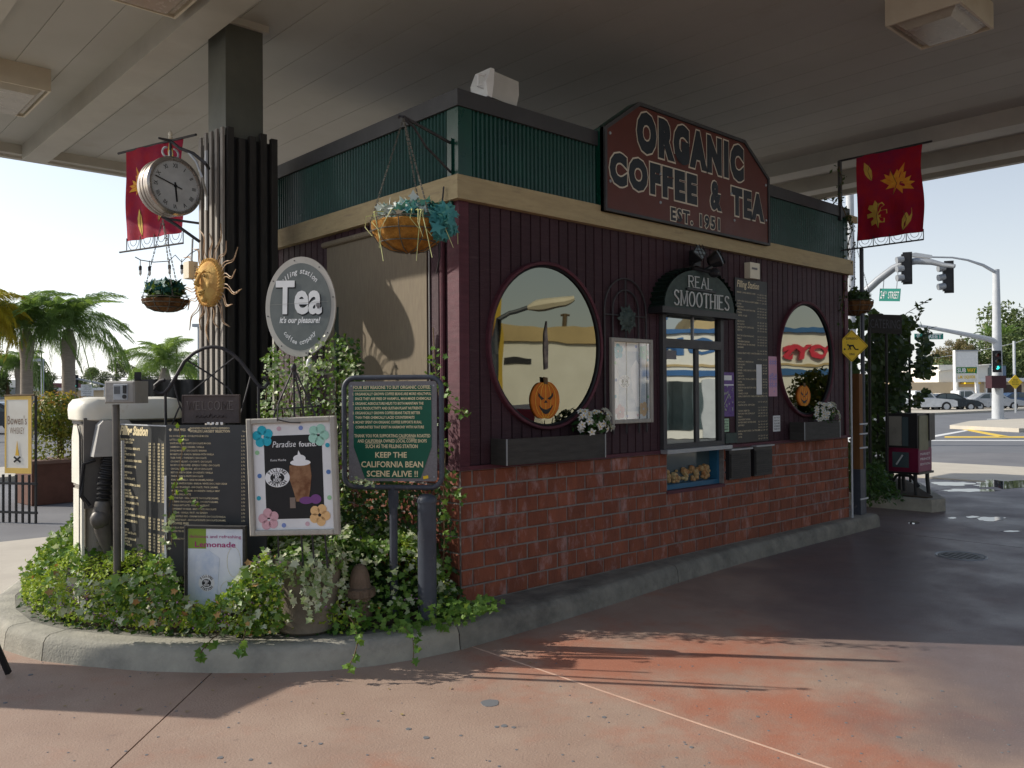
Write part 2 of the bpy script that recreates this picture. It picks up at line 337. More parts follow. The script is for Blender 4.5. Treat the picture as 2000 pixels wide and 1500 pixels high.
M['tealp'] = mat('pale_leaf', (.42, .50, .46), (.62, .66, .62), rough=.5, attr='rnd')
M['grass'] = mat('straw_stem', (.42, .45, .16), (.5, .5, .25), sc=9, rough=.6)
M['stem'] = mat('vine_stem', (.12, .08, .04), sc=9, rough=.8)
M['spk'] = mat('speaker_white', (.50, .49, .45), sc=4, rough=.5)
M['coco'] = mat('coco_fibre', (.42, .20, .035), (.22, .10, .02), sc=18, rough=.95, bump=1, bsc=90)
M['cocod'] = mat('coco_fibre_dark', (.17, .08, .025), (.09, .04, .015), sc=18, rough=.95, bump=1, bsc=90)
M['palm'] = mat('palm_leaf', (.08, .16, .04), (.24, .34, .11), rough=.5, trans=.35, attr='rnd')
M['palmy'] = mat('palm_leaf_yellow', (.35, .25, .02), (.55, .42, .03), rough=.5, trans=.3, attr='rnd')
M['tree'] = mat('tree_leaf', (.045, .075, .025), (.13, .16, .06), rough=.6, trans=.15, attr='rnd')
M['treeb'] = mat('tree_leaf_brown', (.14, .11, .05), (.22, .17, .08), rough=.6, trans=.15, attr='rnd')
M['hedge'] = mat('hedge_leaf', (.06, .11, .015), (.26, .22, .03), rough=.5, trans=.2, attr='rnd')
M['bark'] = mat('palm_bark', (.34, .29, .24), (.24, .20, .16), sc=4, st=(1, 1, 9), rough=.9, bump=.8)
M['flower'] = mat('flower_petal', (.74, .74, .70), (.85, .85, .8), rough=.6, attr='rnd', trans=.2)
M['purple'] = mat('purple_flower', (.25, .10, .26), (.4, .2, .36), rough=.6, attr='rnd')
M['yel'] = flat('yellow_paint', (.85, .56, .03), .5)
M['sunf'] = mat('sun_terracotta', (.66, .44, .15), (.46, .24, .08), sc=11, rough=.85, bump=.7, spec=.1)
M['banner'] = mat('banner_cloth', (.36, .006, .016), (.24, .004, .040), sc=5, rough=.8, bump=.5, bsc=200)
M['leafo'] = mat('print_orange', (.62, .16, .015), (.70, .36, .03), sc=14, rough=.7)
M['leafy'] = mat('print_gold', (.60, .42, .07), (.52, .30, .06), sc=16, rough=.7)
M['shade'] = mat('roller_shade', (.19, .155, .105), (.15, .12, .085), sc=30, st=(1, 3, .3), rough=.8)
M['wood'] = mat('weathered_wood', (.40, .38, .33), (.30, .28, .25), sc=5, st=(3, 3, 1), rough=.7, bump=.3)
M['wpost'] = mat('brown_post', (.17, .075, .025), sc=5, st=(5, 5, 1), rough=.7)
M['dwood'] = mat('dark_box_wood', (.055, .052, .047), (.035, .033, .03), sc=5, st=(1, 1, 7), rough=.7, bump=.4)
M['pot'] = mat('pot_stone', (.22, .185, .14), (.15, .13, .10), sc=7, rough=.9, bump=.5)
M['statue'] = mat('statue_stone', (.17, .12, .085), (.11, .08, .055), sc=12, rough=.9, bump=.8)
M['boll'] = mat('bollard_paint', (.065, .075, .095), (.045, .05, .065), sc=6, rough=.45, blotch=(.16, .15, .15), bl=(.6, .72), blsc=9)
M['rub'] = mat('black_rubber', (.02, .02, .022), sc=8, rough=.5)
M['gunm'] = mat('grey_gun', (.12, .11, .10), (.08, .075, .07), sc=9, rough=.45, met=.3)
M['plaq'] = mat('plaque_brown', (.11, .082, .075), (.08, .06, .055), sc=12, rough=.6, bump=.4)
M['org'] = mat('pumpkin_orange', (.58, .17, .015), (.45, .12, .01), sc=12, rough=.7)
M['verd'] = mat('verdigris', (.06, .085, .075), (.035, .05, .045), sc=14, rough=.7)
M['paper'] = flat('paper', (.72, .72, .72), .7)
M['pink'] = flat('paper_pink', (.62, .35, .45), .7)
M['pgreen'] = flat('paper_green', (.42, .62, .42), .7)
M['ppurp'] = mat('paper_purple', (.10, .04, .20), (.16, .10, .28), sc=30, rough=.6)
M['magenta'] = mat('magenta_box', (.14, .006, .035), sc=5, rough=.45)
M['tin'] = flat('blue_frame', (.02, .11, .2), .5)
M['carw'] = mat('car_white', (.68, .7, .72), sc=2, rough=.3, coat=.5)
M['cark'] = mat('car_dark', (.02, .03, .04), sc=2, rough=.25, coat=.5)
M['cars'] = mat('car_silver', (.45, .47, .50), sc=2, rough=.3, met=.4, coat=.5)
M['carr'] = mat('car_red', (.30, .01, .02), sc=2, rough=.3, coat=.5)
M['carb'] = mat('car_blue', (.05, .10, .2), sc=2, rough=.3, coat=.5)
M['cglass'] = flat('car_glass', (.06, .09, .10), .08, spec=.8)
M['stucco'] = mat('white_stucco', (.74, .72, .66), (.66, .64, .58), sc=1, rough=.9)
M['stuccob'] = mat('beige_stucco', (.62, .50, .34), (.55, .44, .30), sc=1, rough=.9)
M['tan'] = mat('tan_roof', (.50, .38, .20), sc=1, rough=.9)
M['tile'] = mat('roof_tile', (.40, .17, .10), (.30, .12, .07), sc=1.5, st=(6, 6, 1), rough=.9)
M['yelw'] = mat('yellow_wall', (.62, .42, .06), sc=1, rough=.9)
M['bluep'] = mat('blue_paint', (.05, .14, .32), sc=1, rough=.8)
M['redp'] = flat('red_letter', (.55, .03, .06), .6)
M['darkv'] = mat('dark_void', (.03, .03, .035), sc=1, rough=.6)
M['lens_g'] = mat('lit_green_lens', (.05, .75, .65), (.05, .8, .7), rough=.3, emit=1.6)
M['lens_r'] = flat('red_lens', (.12, .01, .01), .3); M['lens_y'] = flat('amber_lens', (.10, .05, .01), .3)
M['stgreen'] = flat('street_sign_green', (.02, .22, .17), .5)
M['seam'] = flat('joint_filler', (.045, .03, .025), .9)
M['seaml'] = mat('pale_joint', (.62, .42, .32), sc=9, rough=.9)
M['bulb'] = flat('clear_bulb', (.6, .6, .58), .15, spec=.8)
M['wire'] = flat('galvanised_wire', (.32, .31, .29), .5)
M['chain'] = flat('chain_metal', (.10, .09, .07), .5)
def mirror_glass(name, col, bs, sc, rough=.015):
    m = bpy.data.materials.new(name); m.use_nodes = True; n = m.node_tree.nodes; L = m.node_tree.links; p = n['Principled BSDF']
    p.inputs['Base Color'].default_value = (*col, 1); p.inputs['Metallic'].default_value = 1; p.inputs['Roughness'].default_value = rough
    g = n.new('ShaderNodeNewGeometry'); t = n.new('ShaderNodeTexNoise'); t.inputs['Scale'].default_value = sc; t.inputs['Detail'].default_value = 1
    L.new(g.outputs['Position'], t.inputs['Vector']); b = n.new('ShaderNodeBump'); b.inputs['Strength'].default_value = bs; b.inputs['Distance'].default_value = .01
    L.new(t.outputs['Fac'], b.inputs['Height']); L.new(b.outputs[0], p.inputs['Normal']); return m
M['mirror'] = mirror_glass('reflective_window_film', (.195, .195, .155), .16, 2.2)
M['mirror2'] = mirror_glass('door_glass', (.31, .325, .31), .06, 3)
M['posterglass'] = mirror_glass('poster_glass', (.4, .42, .45), .05, 3, .05)

# ---------------- ground ----------------
mb = MB(); mb.box(-400, -400, -.4, 700, 700, -.03); struct(mb, 'ground', M['asph2'])
# island outline on the ground
OUT = [(-2.52, 1.62), (-2.46, 1.38), (-2.40, 1.19), (-2.24, .90), (-2.0, .54), (-1.71, .22), (-1.46, -.02), (-1.20, -.21), (-.95, -.33), (-.66, -.41), (-.37, -.445), (.1, -.435), (.6, -.41), (1.24, -.36), (2.2, -.27), (3.32, -.195), (4.8, -.17), (6.44, -.15)]
BACK = [(6.55, 1.2), (6.55, 4.05), (0, 4.0), (-1.0, 3.95), (-1.6, 3.72), (-2.1, 3.25), (-2.42, 2.6), (-2.52, 2.1)]
def inset(P, d):
    n = len(P); r = []
    for i in range(n):
        a = V(P[i - 1]); b = V(P[i]); c = V(P[(i + 1) % n]); e = ((b - a).normalized() + (c - b).normalized()); e.normalize(); r.append((b.x - e.y * d, b.y + e.x * d))
    return r
ALL = OUT + BACK
isl = thing('island', None, None, (0, 0, 0), kind='structure')
prof = [(0, 0), (.006, .05), (.012, .105), (.03, .138), (.06, .15), (.17, .15)]
rings = [[(x, y, z) for x, y in inset(ALL, d)] for d, z in prof]
cuts = [0, 2, 10, 14, 17, 22, len(ALL)]
n = len(ALL)
for a, b in zip(cuts[:-1], cuts[1:]):
    vs = []; fs = []; idx = list(range(a, b + 1)); K = len(prof)
    for q, i in enumerate(idx):
        for k in range(K):
            p = V(rings[k][i % n])
            if q in (0, len(idx) - 1):     # recess the joint ends a little
                j = idx[1] if q == 0 else idx[-2]; t = (V(rings[k][j % n]) - p); p = p + t.normalized() * .004
            vs.append(tuple(p))
    for q in range(len(idx) - 1):
        for k in range(K - 1): fs.append((q * K + k, (q + 1) * K + k, (q + 1) * K + k + 1, q * K + k + 1))
    fs += [tuple(range(K - 1, -1, -1)), tuple((len(idx) - 1) * K + k for k in range(K))]
    part(MB().add(vs, fs), 'kerb_segment', M['kerb_grime_shade' if 10 <= a < 22 else 'kerb'], isl, smooth=True)
mb = MB(); mb.prism(inset(ALL, .012), -.02, .1, ); part(mb, 'kerb_core', M['seam'], isl)
mb = MB(); mb.prism(inset(ALL, .168), .05, .148); part(mb, 'island_top', M['kerb_grime_shade'], isl)
# forecourt slabs (each its own piece, joints left open over a dark filler)
fc = thing('forecourt', None, None, (0, 0, 0), kind='structure')
part(MB().box(-14, -12, -.2, 12.6, 6.3, -.012), 'joint_bed', M['seam'], fc)
xs = [-14, -8.4, -4.6]; g = .006
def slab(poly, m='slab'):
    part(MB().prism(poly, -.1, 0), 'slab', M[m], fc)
# left joint runs diagonally from the kerb; other joints square to the kiosk
jx = lambda y: -1.84 + .909 * (y - .1)
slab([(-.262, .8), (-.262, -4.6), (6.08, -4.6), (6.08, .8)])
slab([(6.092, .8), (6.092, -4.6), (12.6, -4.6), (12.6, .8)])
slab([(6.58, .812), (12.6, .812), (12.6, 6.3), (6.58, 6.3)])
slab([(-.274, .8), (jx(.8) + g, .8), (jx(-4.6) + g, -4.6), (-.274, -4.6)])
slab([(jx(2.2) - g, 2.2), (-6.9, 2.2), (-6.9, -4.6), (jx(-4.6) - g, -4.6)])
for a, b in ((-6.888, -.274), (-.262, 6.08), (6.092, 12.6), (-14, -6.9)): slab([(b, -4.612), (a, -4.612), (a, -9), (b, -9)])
slab([(-.27, 2.212), (-.27, 6.3), (-6.9, 6.3), (-6.9, 2.212)], 'slab2'); slab([(6.568, 3.8), (6.568, 6.3), (-.258, 6.3), (-.258, 3.8)], 'slab2')
mb = MB(); mb.box(-.274, -3.2, -.05, -.262, -.43, .0015); part(mb, 'joint_strip', M['seaml'], fc)
# pale asphalt lane left, road beyond
struct(MB().prism([(-9, 6.3), (12.6, 6.3), (14, 30), (-9, 30)], -.03, -.008), 'asphalt_lane', M['asph'])
struct(MB().prism([(12.61, -14), (16.5, -14), (16.5, 30), (13.5, 30)], -.028, -.003), 'pavement', M['walk'])
# manhole
c = px(1877, 1086, z=0); mh = thing('manhole', 'round iron manhole cover set in the shaded concrete drive', 'manhole cover', (c.x, c.y, 0))
T = Matrix.Translation((c.x, c.y, 0))
part(MB().ring(0, 0, .24, .24, .03, -.01, .008, T), 'rim', M['steel'], mh); mb = MB().disc(0, 0, .208, .208, -.01, .0045, T)
part(mb, 'cover', M['black'], mh)
mb = MB()
for i in range(-3, 4):
    for j in range(-3, 4):
        if i * i + j * j < 11: mb.box(i * .05 - .014, j * .05 - .014, .004, i * .05 + .014, j * .05 + .014, .0075, T)
part(mb, 'stud', M['black'], mh, kind='stuff')
# puddles (sky-reflecting water)
def puddle(u, v, ru, rv, seed, lab):
    rs = random.Random(seed); pts = []
    for i in range(26):
        a = 2 * PI * i / 26; q = 1 + rs.uniform(-.25, .25); p = px(u + ru * q * math.cos(a), v + rv * q * math.sin(a), z=.0); pts.append((p.x, p.y))
    mb = MB().prism(pts[::-1], -.004, .003); solo(mb, 'puddle', M['water'], lab, None, kind='structure')
for q in ((1965, 946, 60, 8, 1, 'puddle'), (1860, 945, 38, 4, 2, 'p'), (1900, 958, 55, 3, 3, 'p'), (1935, 1014, 30, 4, 4, 'p'), (1900, 1010, 14, 2, 5, 'p'), (1785, 1021, 10, 3, 6, 'p'), (1975, 1038, 18, 1.6, 8, 'p'), (1860, 1012, 9, 1.6, 9, 'p')):
    puddle(*q[:5], None)
# dark spots (gum, tar) on the slab
def blob(u, v, r, seed, m, z=.0025):
    rs = random.Random(seed); p = px(u, v, z=0); pts = [(p.x + r * rs.uniform(.8, 1.15) * math.cos(2 * PI * i / 14), p.y + r * rs.uniform(.8, 1.15) * math.sin(2 * PI * i / 14)) for i in range(14)]
    return pts
mb = MB()
for i, (u, v, r) in enumerate(((957, 1373, .05), (985, 1418, .018), (970, 1420, .012), (798, 1424, .014), (832, 1441, .016), (585, 1452, .008), (626, 1453, .01), (596, 1457, .008), (1003, 1421, .012), (1180, 1401, .012), (900, 1437, .008), (60, 1318, .014), (10, 1373, .012), (430, 1480, .014), (490, 1484, .01), (1090, 1330, .008), (1480, 1400, .01), (1600, 1330, .008), (1755, 1440, .012), (1350, 1460, .01), (1840, 1350, .01))): mb.prism(blob(u, v, r, i, None), -.002, .0022 + i * 1e-5)
for i in range(160):
    u = random.uniform(0, 2000); v = random.uniform(1290, 1499); mb.prism(blob(u, v, random.uniform(.003, .008), i + 50, None)[::2], -.002, .0018 + i * 1e-6)
solo(mb, 'gum_spots', M['asph2'], None, None, kind='stuff')

# ---------------- kiosk ----------------
KX = 5.90; KD = 3.6; ZB = 1.10; ZF0 = 3.03; ZF1 = 3.20; ZC = 3.70; ZT = 3.82
kio = thing('kiosk', 'small maroon coffee kiosk with brick base and green corrugated parapet', 'kiosk', (KX / 2, KD / 2, .15))
wall = part(MB().box(.03, .16, .1, KX - .03, KD, ZF1), 'wall_core', M['trim'], kio)
bw = part(MB().box(-.008, -.008, .12, 2.395, .04, ZB - .002).box(3.295, -.008, .12, KX + .008, .04, ZB - .002).box(2.395, -.008, .12, 3.295, .04, .745).box(-.0085, .04, .12, .04, KD, ZB - .002).box(KX - .04, .04, .12, KX + .008, KD, ZB - .002), 'brick_wall', M['mortar'], kio)
NB = 8; ch = (ZB - .15) / NB; bl = .218
rr = random.Random(3)
brick_me = [MB().bbox(-.5, -.5, -.02, .5, .5, .0, I4, .0).make('brick', M['brick']) for k in range(1)]
def brickmesh(L):
    a = L / 2; h = ch / 2 - .0055; return MB().bbox(-a + .001, -h + .001, -.02, a - .001, h - .001, .011, I4, .006).make('brick', M['brick'])
bcache = {}
nb = 0
for r_ in range(NB):
    z = .15 + ch * (r_ + .5); x = -.010; off = bl * (.5 if r_ % 2 else 1.)
    while x < KX + .01:
        L = min(off if x < 0 else bl, KX + .012 - x); x1 = x + L
        if L > .03:
            segs = [(x, x1)]
            if z > .745:
                segs = [(a, b) for a, b in ((x, min(x1, 2.39)), (max(x, 3.30), x1)) if b - a > .03]
            for a, b in segs:
                key = round(b - a - .011, 3)
                if key not in bcache: bcache[key] = brickmesh(key)
                o = inst(bcache[key], 'brick', bw, (0, 0, 0)); d = rr.uniform(-.003, .002)
                o.matrix_basis = frame(((a + b) / 2, -.006 + -d, z + rr.uniform(-.0015, .0015)), (1, 0, 0)); nb += 1
        x = x1
for r_ in range(NB):   # left face, first bricks from the corner
    z = .15 + ch * (r_ + .5); y = -.0; off = bl * (1. if r_ % 2 else .5)
    for k in range(4):
        L = off if k == 0 else bl; key = round(L - .011, 3)
        if key not in bcache: bcache[key] = brickmesh(key)
        o = inst(bcache[key], 'brick', bw, (0, 0, 0)); o.matrix_basis = frame((-.006, y + L / 2, z), (0, -1, 0)); y += L
mb = MB()
for r_ in range(NB):
    z = .15 + ch * (r_ + .5); y = bl * (4 if r_ % 2 else 3.5)
    while y < KD - .2: mb.bbox(-(y + bl - .011), z - ch / 2 + .0055, -.01, -y, z + ch / 2 - .0055, .016, LW); y += bl
part(mb, 'brick_rest', M['brick'], bw, kind='stuff')
part(MB().box(-.035, -.035, ZB, KX + .035, .05, ZB + .03).box(-.035, .05, ZB, .05, KD, ZB + .03), 'ledge', M['trim'], kio)
# siding planks
sd = part(MB().box(.0, .0, ZB + .03, KX, .03, ZF0 + .1).box(.0, .03, ZB + .03, .03, KD, ZF0 + .1), 'siding', M['blk'], kio)
pw = .104; hgt = ZF0 + .05 - (ZB + .03)
def plankmesh(w, h): return MB().bbox(-w / 2, 0, -.002, w / 2, h, .012, I4, .0035).make('plank', M['plank'])
pm = plankmesh(pw - .010, hgt)
k = int((KX - .14) / pw)
for i in range(k + 1):
    x = .075 + pw * (i + .5)
    if x + pw / 2 > KX - .06: break
    o = inst(pm, 'plank', sd, (0, 0, 0)); o.matrix_basis = frame((x, 0, ZB + .03), (1, 0, 0))
for i in range(30):
    y = .12 + pw * (i + .5)
    if y > KD - .1: break
    o = inst(pm, 'plank', sd, (0, 0, 0)); o.matrix_basis = frame((0, y, ZB + .03), (0, -1, 0))
part(MB().box(-.022, -.022, ZB + .03, .07, .0, ZF0).box(-.022, .0, ZB + .03, .0, .11, ZF0), 'corner_board', M['trim'], kio)
part(MB().box(KX - .06, -.022, ZB + .03, KX + .022, .0, ZF0), 'corner_board', M['trim'], kio)
# fascia, corrugated parapet, cap
part(MB().box(-.07, -.07, ZF0, KX + .07, -.002, ZF1), 'fascia_board', M['beige'], kio)
part(MB().box(-.07, -.002, ZF0, -.002, KD, ZF1), 'fascia_board', M['beige'], kio)
part(MB().box(KX + .002, -.002, ZF0, KX + .07, KD, ZF1), 'fascia_board', M['beige'], kio)
def corr(x0, x1, z0, z1, Mx, pit=.042, amp=.013, base=.0):
    n = int((x1 - x0) / pit * 8); vs = []; fs = []
    for i in range(n + 1):
        x = x0 + (x1 - x0) * i / n; o = base + amp * math.cos(2 * PI * x / pit); vs += [(x, z0, o), (x, z1, o)]
    for i in range(n): fs.append((2 * i, 2 * i + 2, 2 * i + 3, 2 * i + 1))
    return MB().add(vs, fs, Mx)
part(corr(.10, KX - .08, ZF1, ZC, FR, base=.016), 'corrugated_panel', M['green'], kio, smooth=True)
part(corr(-KD, -.10, ZF1, ZC, LW, base=.016), 'corrugated_panel', M['green'], kio, smooth=True)
part(MB().box(.0, .0, ZF1, KX, KD, ZC - .01), 'parapet_core', M['blk'], kio)
part(MB().box(-.028, -.028, ZF1, .10, -.001, ZC).box(-.028, -.001, ZF1, -.001, .10, ZC), 'corner_flashing', M['green'], kio)
part(MB().box(KX - .08, -.028, ZF1, KX + .02, -.001, ZC), 'corner_flashing', M['green'], kio)
part(MB().box(-.045, -.045, ZC, KX + .045, .15, ZT), 'parapet_cap', M['cap'], kio); part(MB().box(-.045, .15, ZC, .15, KD, ZT), 'parapet_cap', M['cap'], kio)
part(MB().box(.15, .15, ZC - .01, KX, KD, ZC + .02), 'roof', M['cap'], kio)
# round windows
def round_window(cx, cz, rx, rz):
    g_ = part(MB().disc(cx, cz, rx - .03, rz - .03, .013, .016, FR, n=56), 'round_window', M['mirror'], kio)
    part(MB().ring(cx, cz, rx, rz, .030, .0, .052, FR), 'rim', M['trim'], g_, smooth=True)
    part(MB().ring(cx, cz, rx - .028, rz - .028, .020, .0, .038, FR), 'gasket', M['blk'], g_, smooth=True)
round_window(.865, 2.02, .635, .66); round_window(4.915, 2.005, .615, .645)
# service window
dx0, dx1, dz0, dz1 = 2.29, 3.25, 1.13, 2.46
sw = part(MB().box(dx0, dz0, .012, dx1, dz1, .014, FR), 'service_window', M['blk'], kio)
fm = MB()
for a in ((dx0, dz0, dx0 + .05, dz1), (dx1 - .05, dz0, dx1, dz1), (dx0 + .05, 2.055, dx1 - .05, 2.135), (dx0 + .05, dz1 - .04, dx1 - .05, dz1), (dx0 + .05, dz0, dx1 - .05, dz0 + .05)): fm.box(a[0], a[1], .012, a[2], a[3], .055, FR)
part(fm, 'frame', M['cap'], sw)
part(MB().box(2.345, 2.137, .014, 2.775, 2.418, .02, FR), 'pane', M['mirror2'], sw); part(MB().box(2.79, 2.137, .014, 3.198, 2.418, .02, FR), 'pane', M['mirror2'], sw)
part(MB().box(2.776, 2.137, .014, 2.789, 2.418, .035, FR), 'mullion', M['steel'], sw)
part(MB().box(2.345, 1.182, .014, 2.80, 2.053, .026, FR), 'pane', M['mirror2'], sw); part(MB().box(2.855, 1.182, .014, 3.198, 2.053, .02, FR), 'pane', M['mirror2'], sw)
part(MB().box(2.80, 1.182, .014, 2.855, 2.053, .04, FR), 'mullion', M['cap'], sw)
part(MB().box(2.36, 1.95, .027, 2.52, 2.03, .030, FR), 'sticker', M['sgrey'], sw)
part(MB().box(2.27, 1.10, .03, 3.30, 1.135, .11, FR), 'counter_sill', M['steel'], sw)
# low window in the brickwork
lw = part(MB().box(2.40, .75, -.14, 3.29, 1.09, -.13, FR), 'low_window', M['cglass'], kio)
fm = MB()
for a in ((2.395, .745, 2.43, 1.095), (3.26, .745, 3.295, 1.095), (2.43, .745, 3.26, .80)): fm.box(a[0], a[1], -.13, a[2], a[3], -.04, FR)
part(fm, 'frame', M['tin'], lw)
fm = MB(); fm.box(2.385, .725, -.04, 3.305, .755, .02, FR); part(fm, 'sill', M['trim'], lw)
fm = MB()
for i in range(60): fm.sph((random.uniform(2.46, 3.22), random.uniform(.80, .93), -.115), random.uniform(.015, .035), n=6, h=4, M=FR)
part(fm, 'display', mat('window_display', (.35, .15, .05), (.5, .4, .2), sc=14, rough=.6), lw, kind='stuff')
# left wall roller shade and pipe
sh = part(MB().box(-1.80, 1.35, .016, -.36, 2.93, .024, LW), 'roller_shade', M['shade'], kio)
part(MB().tube([(-1.84, 2.95, .035), (-.34, 2.95, .035)], .025, 10, LW), 'shade_roll', M['shade'], sh)
part(MB().tube([(-.33, 1.2, .02), (-.33, 2.9, .02)], .006, 5, LW), 'shade_chain', M['wire'], sh)
part(MB().tube([(-.16, 1.16, .03), (-.16, 3.0, .03)], .02, 8, LW), 'downpipe', M['trim'], kio)

# ---------------- canopy ----------------
CX0, CX1, CY0, CY1, CZ = -2.30, 9.12, -3.7, 7.80, 4.90
can = thing('canopy', 'broad flat cream station canopy covering the kiosk', 'canopy', ((CX0 + CX1) / 2, (CY0 + CY1) / 2, CZ))
part(MB().box(CX0, CY0, CZ + .03, CX1, CY1, CZ + .30), 'roof_deck', M['beam'], can)
npn = 28; pwid = (CX1 - CX0 - .12) / npn
pmesh = MB().bbox(-pwid / 2 + .002, CY0 + .06, -.03, pwid / 2 - .002, CY1 - .06, .0, Matrix.Rotation(PI, 4, 'Y'), .0025).make('ceiling_panel', M['ceil'])
for i in range(npn): inst(pmesh, 'ceiling_panel', can, (CX0 + .06 + pwid * (i + .5), 0, CZ))
lip = M['beam']
for a in ((CX0, CY1 - .10, CX1, CY1), (CX0, CY0, CX1, CY0 + .1), (CX0, CY0 + .1, CX0 + .1, CY1 - .1), (CX1 - .1, CY0 + .1, CX1, CY1 - .1)):
    part(MB().box(a[0], a[1], CZ - .15, a[2], a[3], CZ + .34), 'edge_trim', lip, can)
part(MB().box(CX0 + .1, CY1 - .22, CZ - .12, CX1 - .1, CY1 - .102, CZ + .01), 'gutter', M['beam'], can)
for x0, x1 in ((-1.12, -.84), (7.0, 7.36), (8.2, 8.5)): part(MB().box(x0, CY0 + .12, CZ - .2, x1, CY1 - .23, CZ + .02), 'beam', M['beam'], can)
part(MB().box(-.76, 2.2, CZ - .06, -.36, 2.66, CZ + .0, ), 'column_plate', M['beam'], can)
# ceiling light boxes
def ceil_light(x0, y0, x1, y1, zb, lab):
    t = thing('ceiling_light', lab, 'ceiling light', ((x0 + x1) / 2, (y0 + y1) / 2, CZ), 'box lights under the canopy')
    part(MB().box(x0, y0, zb, x1, y0 + .02, CZ).box(x0, y1 - .02, zb, x1, y1, CZ).box(x0, y0 + .02, zb, x0 + .02, y1 - .02, CZ).box(x1 - .02, y0 + .02, zb, x1, y1 - .02, CZ), 'housing', M['cream'], t)
    part(MB().prism([(x0 + .03, y0 + .03), (x1 - .03, y0 + .03), (x1 - .03, y1 - .03), (x0 + .03, y1 - .03)], zb + .02, zb + .04).add([(x0 + .06, y0 + .06, zb + .02), (x1 - .06, y0 + .06, zb + .02), (x1 - .06, y1 - .06, zb + .02), (x0 + .06, y1 - .06, zb + .02), (x0 + .12, y0 + .12, zb - .035), (x1 - .12, y0 + .12, zb - .035), (x1 - .12, y1 - .12, zb - .035), (x0 + .12, y1 - .12, zb - .035)], [(0, 4, 5, 1), (1, 5, 6, 2), (2, 6, 7, 3), (3, 7, 4, 0), (4, 7, 6, 5)]), 'lens', flat('light_lens', (.42, .38, .30), .25, spec=.6), t)
ceil_light(3.22, -2.25, 3.95, -1.66, 4.68, 'cream box light under the canopy above the drive on the right')
ceil_light(-2.18, 4.55, -1.52, 5.6, 4.68, 'cream box light under the canopy at its left edge')
ceil_light(-1.9, 1.50, -1.18, 2.2, 4.72, 'cream box light under the canopy left of the tall column')
# column with battens
cx0, cy0 = -.74, 2.24
co = thing('column', 'tall grey steel canopy column wrapped in dark vertical battens', 'column', (cx0 + .17, cy0 + .17, .15))
part(MB().box(cx0, cy0, .14, cx0 + .34, cy0 + .36, CZ - .06), 'shaft', M['col'], co)
part(MB().box(cx0 - .035, cy0 - .035, .14, cx0 + .40, cy0 + .47, 3.86), 'jacket', M['blk'], co)
rr = random.Random(5)
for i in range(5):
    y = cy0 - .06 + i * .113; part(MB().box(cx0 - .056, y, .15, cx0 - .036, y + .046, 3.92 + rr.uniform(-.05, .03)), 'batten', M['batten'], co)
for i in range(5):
    x = cx0 - .02 + i * .1; part(MB().box(x, cy0 - .085, .15, x + .055, cy0 - .036, 3.88 + rr.uniform(-.04, .05)), 'batten', M['batten_shade'], co)
# ---------------- things on the kiosk ----------------
# big roof sign
org = thing('shop_sign', 'large dark red board reading ORGANIC COFFEE & TEA EST. 1951 on the kiosk roof edge', 'sign', (2.9, -.1, 3.2))
_k = (4.67 - .12) / 4.67
def KK(x, z, k=_k): return CAM.x + (x - CAM.x) * k, 1.65 + (z - 1.65) * k
P5 = [(1.585, 3.19), (4.215, 3.19), (4.215, 3.90), (3.75, 4.215), (2.05, 4.215), (1.585, 3.90)]
P5 = [KK(*q) for q in P5]
part(MB().prism(P5, .0, .105, FR), 'backing_box', M['green'], org)
def edge_loop(P, w, z0, z1, Mx):
    mb = MB(); Q = inset(P, w); n = len(P)
    for i in range(n):
        j = (i + 1) % n; mb.add([(P[i][0], P[i][1], z0), (P[j][0], P[j][1], z0), (P[j][0], P[j][1], z1), (P[i][0], P[i][1], z1), (Q[i][0], Q[i][1], z0), (Q[j][0], Q[j][1], z0), (Q[j][0], Q[j][1], z1), (Q[i][0], Q[i][1], z1)], [(0, 1, 2, 3), (3, 2, 6, 7), (7, 6, 5, 4)], Mx)
    return mb
part(edge_loop(P5, .032, .07, .125, FR), 'border', M['cap'], org)
part(MB().prism(inset(P5, .036), .106, .112, FR), 'sign_face', M['orgred'], org)
mw = MB(); mk = MB()
for t, x0, x1, z0, z1, o1, o2, d in (('ORGANIC', 1.797, 3.469, 3.68, 4.07, .16, .115, .03), ('COFFEE', 1.443, 2.686, 3.345, 3.652, .16, .105, .03), ('&', 2.873, 3.082, 3.345, 3.645, .12, .075, .024), ('TEA', 3.224, 3.842, 3.345, 3.645, .16, .105, .03), ('EST. 1951', 2.265, 3.045, 3.158, 3.30, .14, .06, .018)):
    a_ = KK(x0, z0, 1.0108); b_ = KK(x1, z1, 1.0108); W = b_[0] - a_[0]; Hh = b_[1] - a_[1]; g0 = glyphs(t, o1, 0, 0, 3, 1.28); h = Hh / (g0[5] - g0[4]); g1 = glyphs(t, o2, 0, 0, 3, 1.28); sx = W / ((g0[3] - g0[2]) * h)
    x = (a_[0] + b_[0]) / 2; yy = a_[1] - g0[4] * h
    mw.text(t, h, x, yy, .114, sx=sx, off=o1, M=FR, res=3, sp=1.28); mk.text(t, h, x, yy, .1165, sx=sx, off=o2, M=FR, res=3, sp=1.28)
part(mw, 'lettering', M['cremep'], org); part(mk, 'lettering', M['navy'], org)
mb = MB()
for x, z in ((1.66, 3.86), (1.66, 3.45), (2.35, 3.63), (2.35, 3.37), (3.50, 3.63), (3.55, 3.37), (4.15, 3.45), (4.15, 3.82)): mb.lathe([(.014, 0), (.012, .008), (.002, .01)], FR @ Matrix.Translation((*KK(x, z), .112)), 10)
part(mb, 'screw', M['steel'], org, kind='stuff')
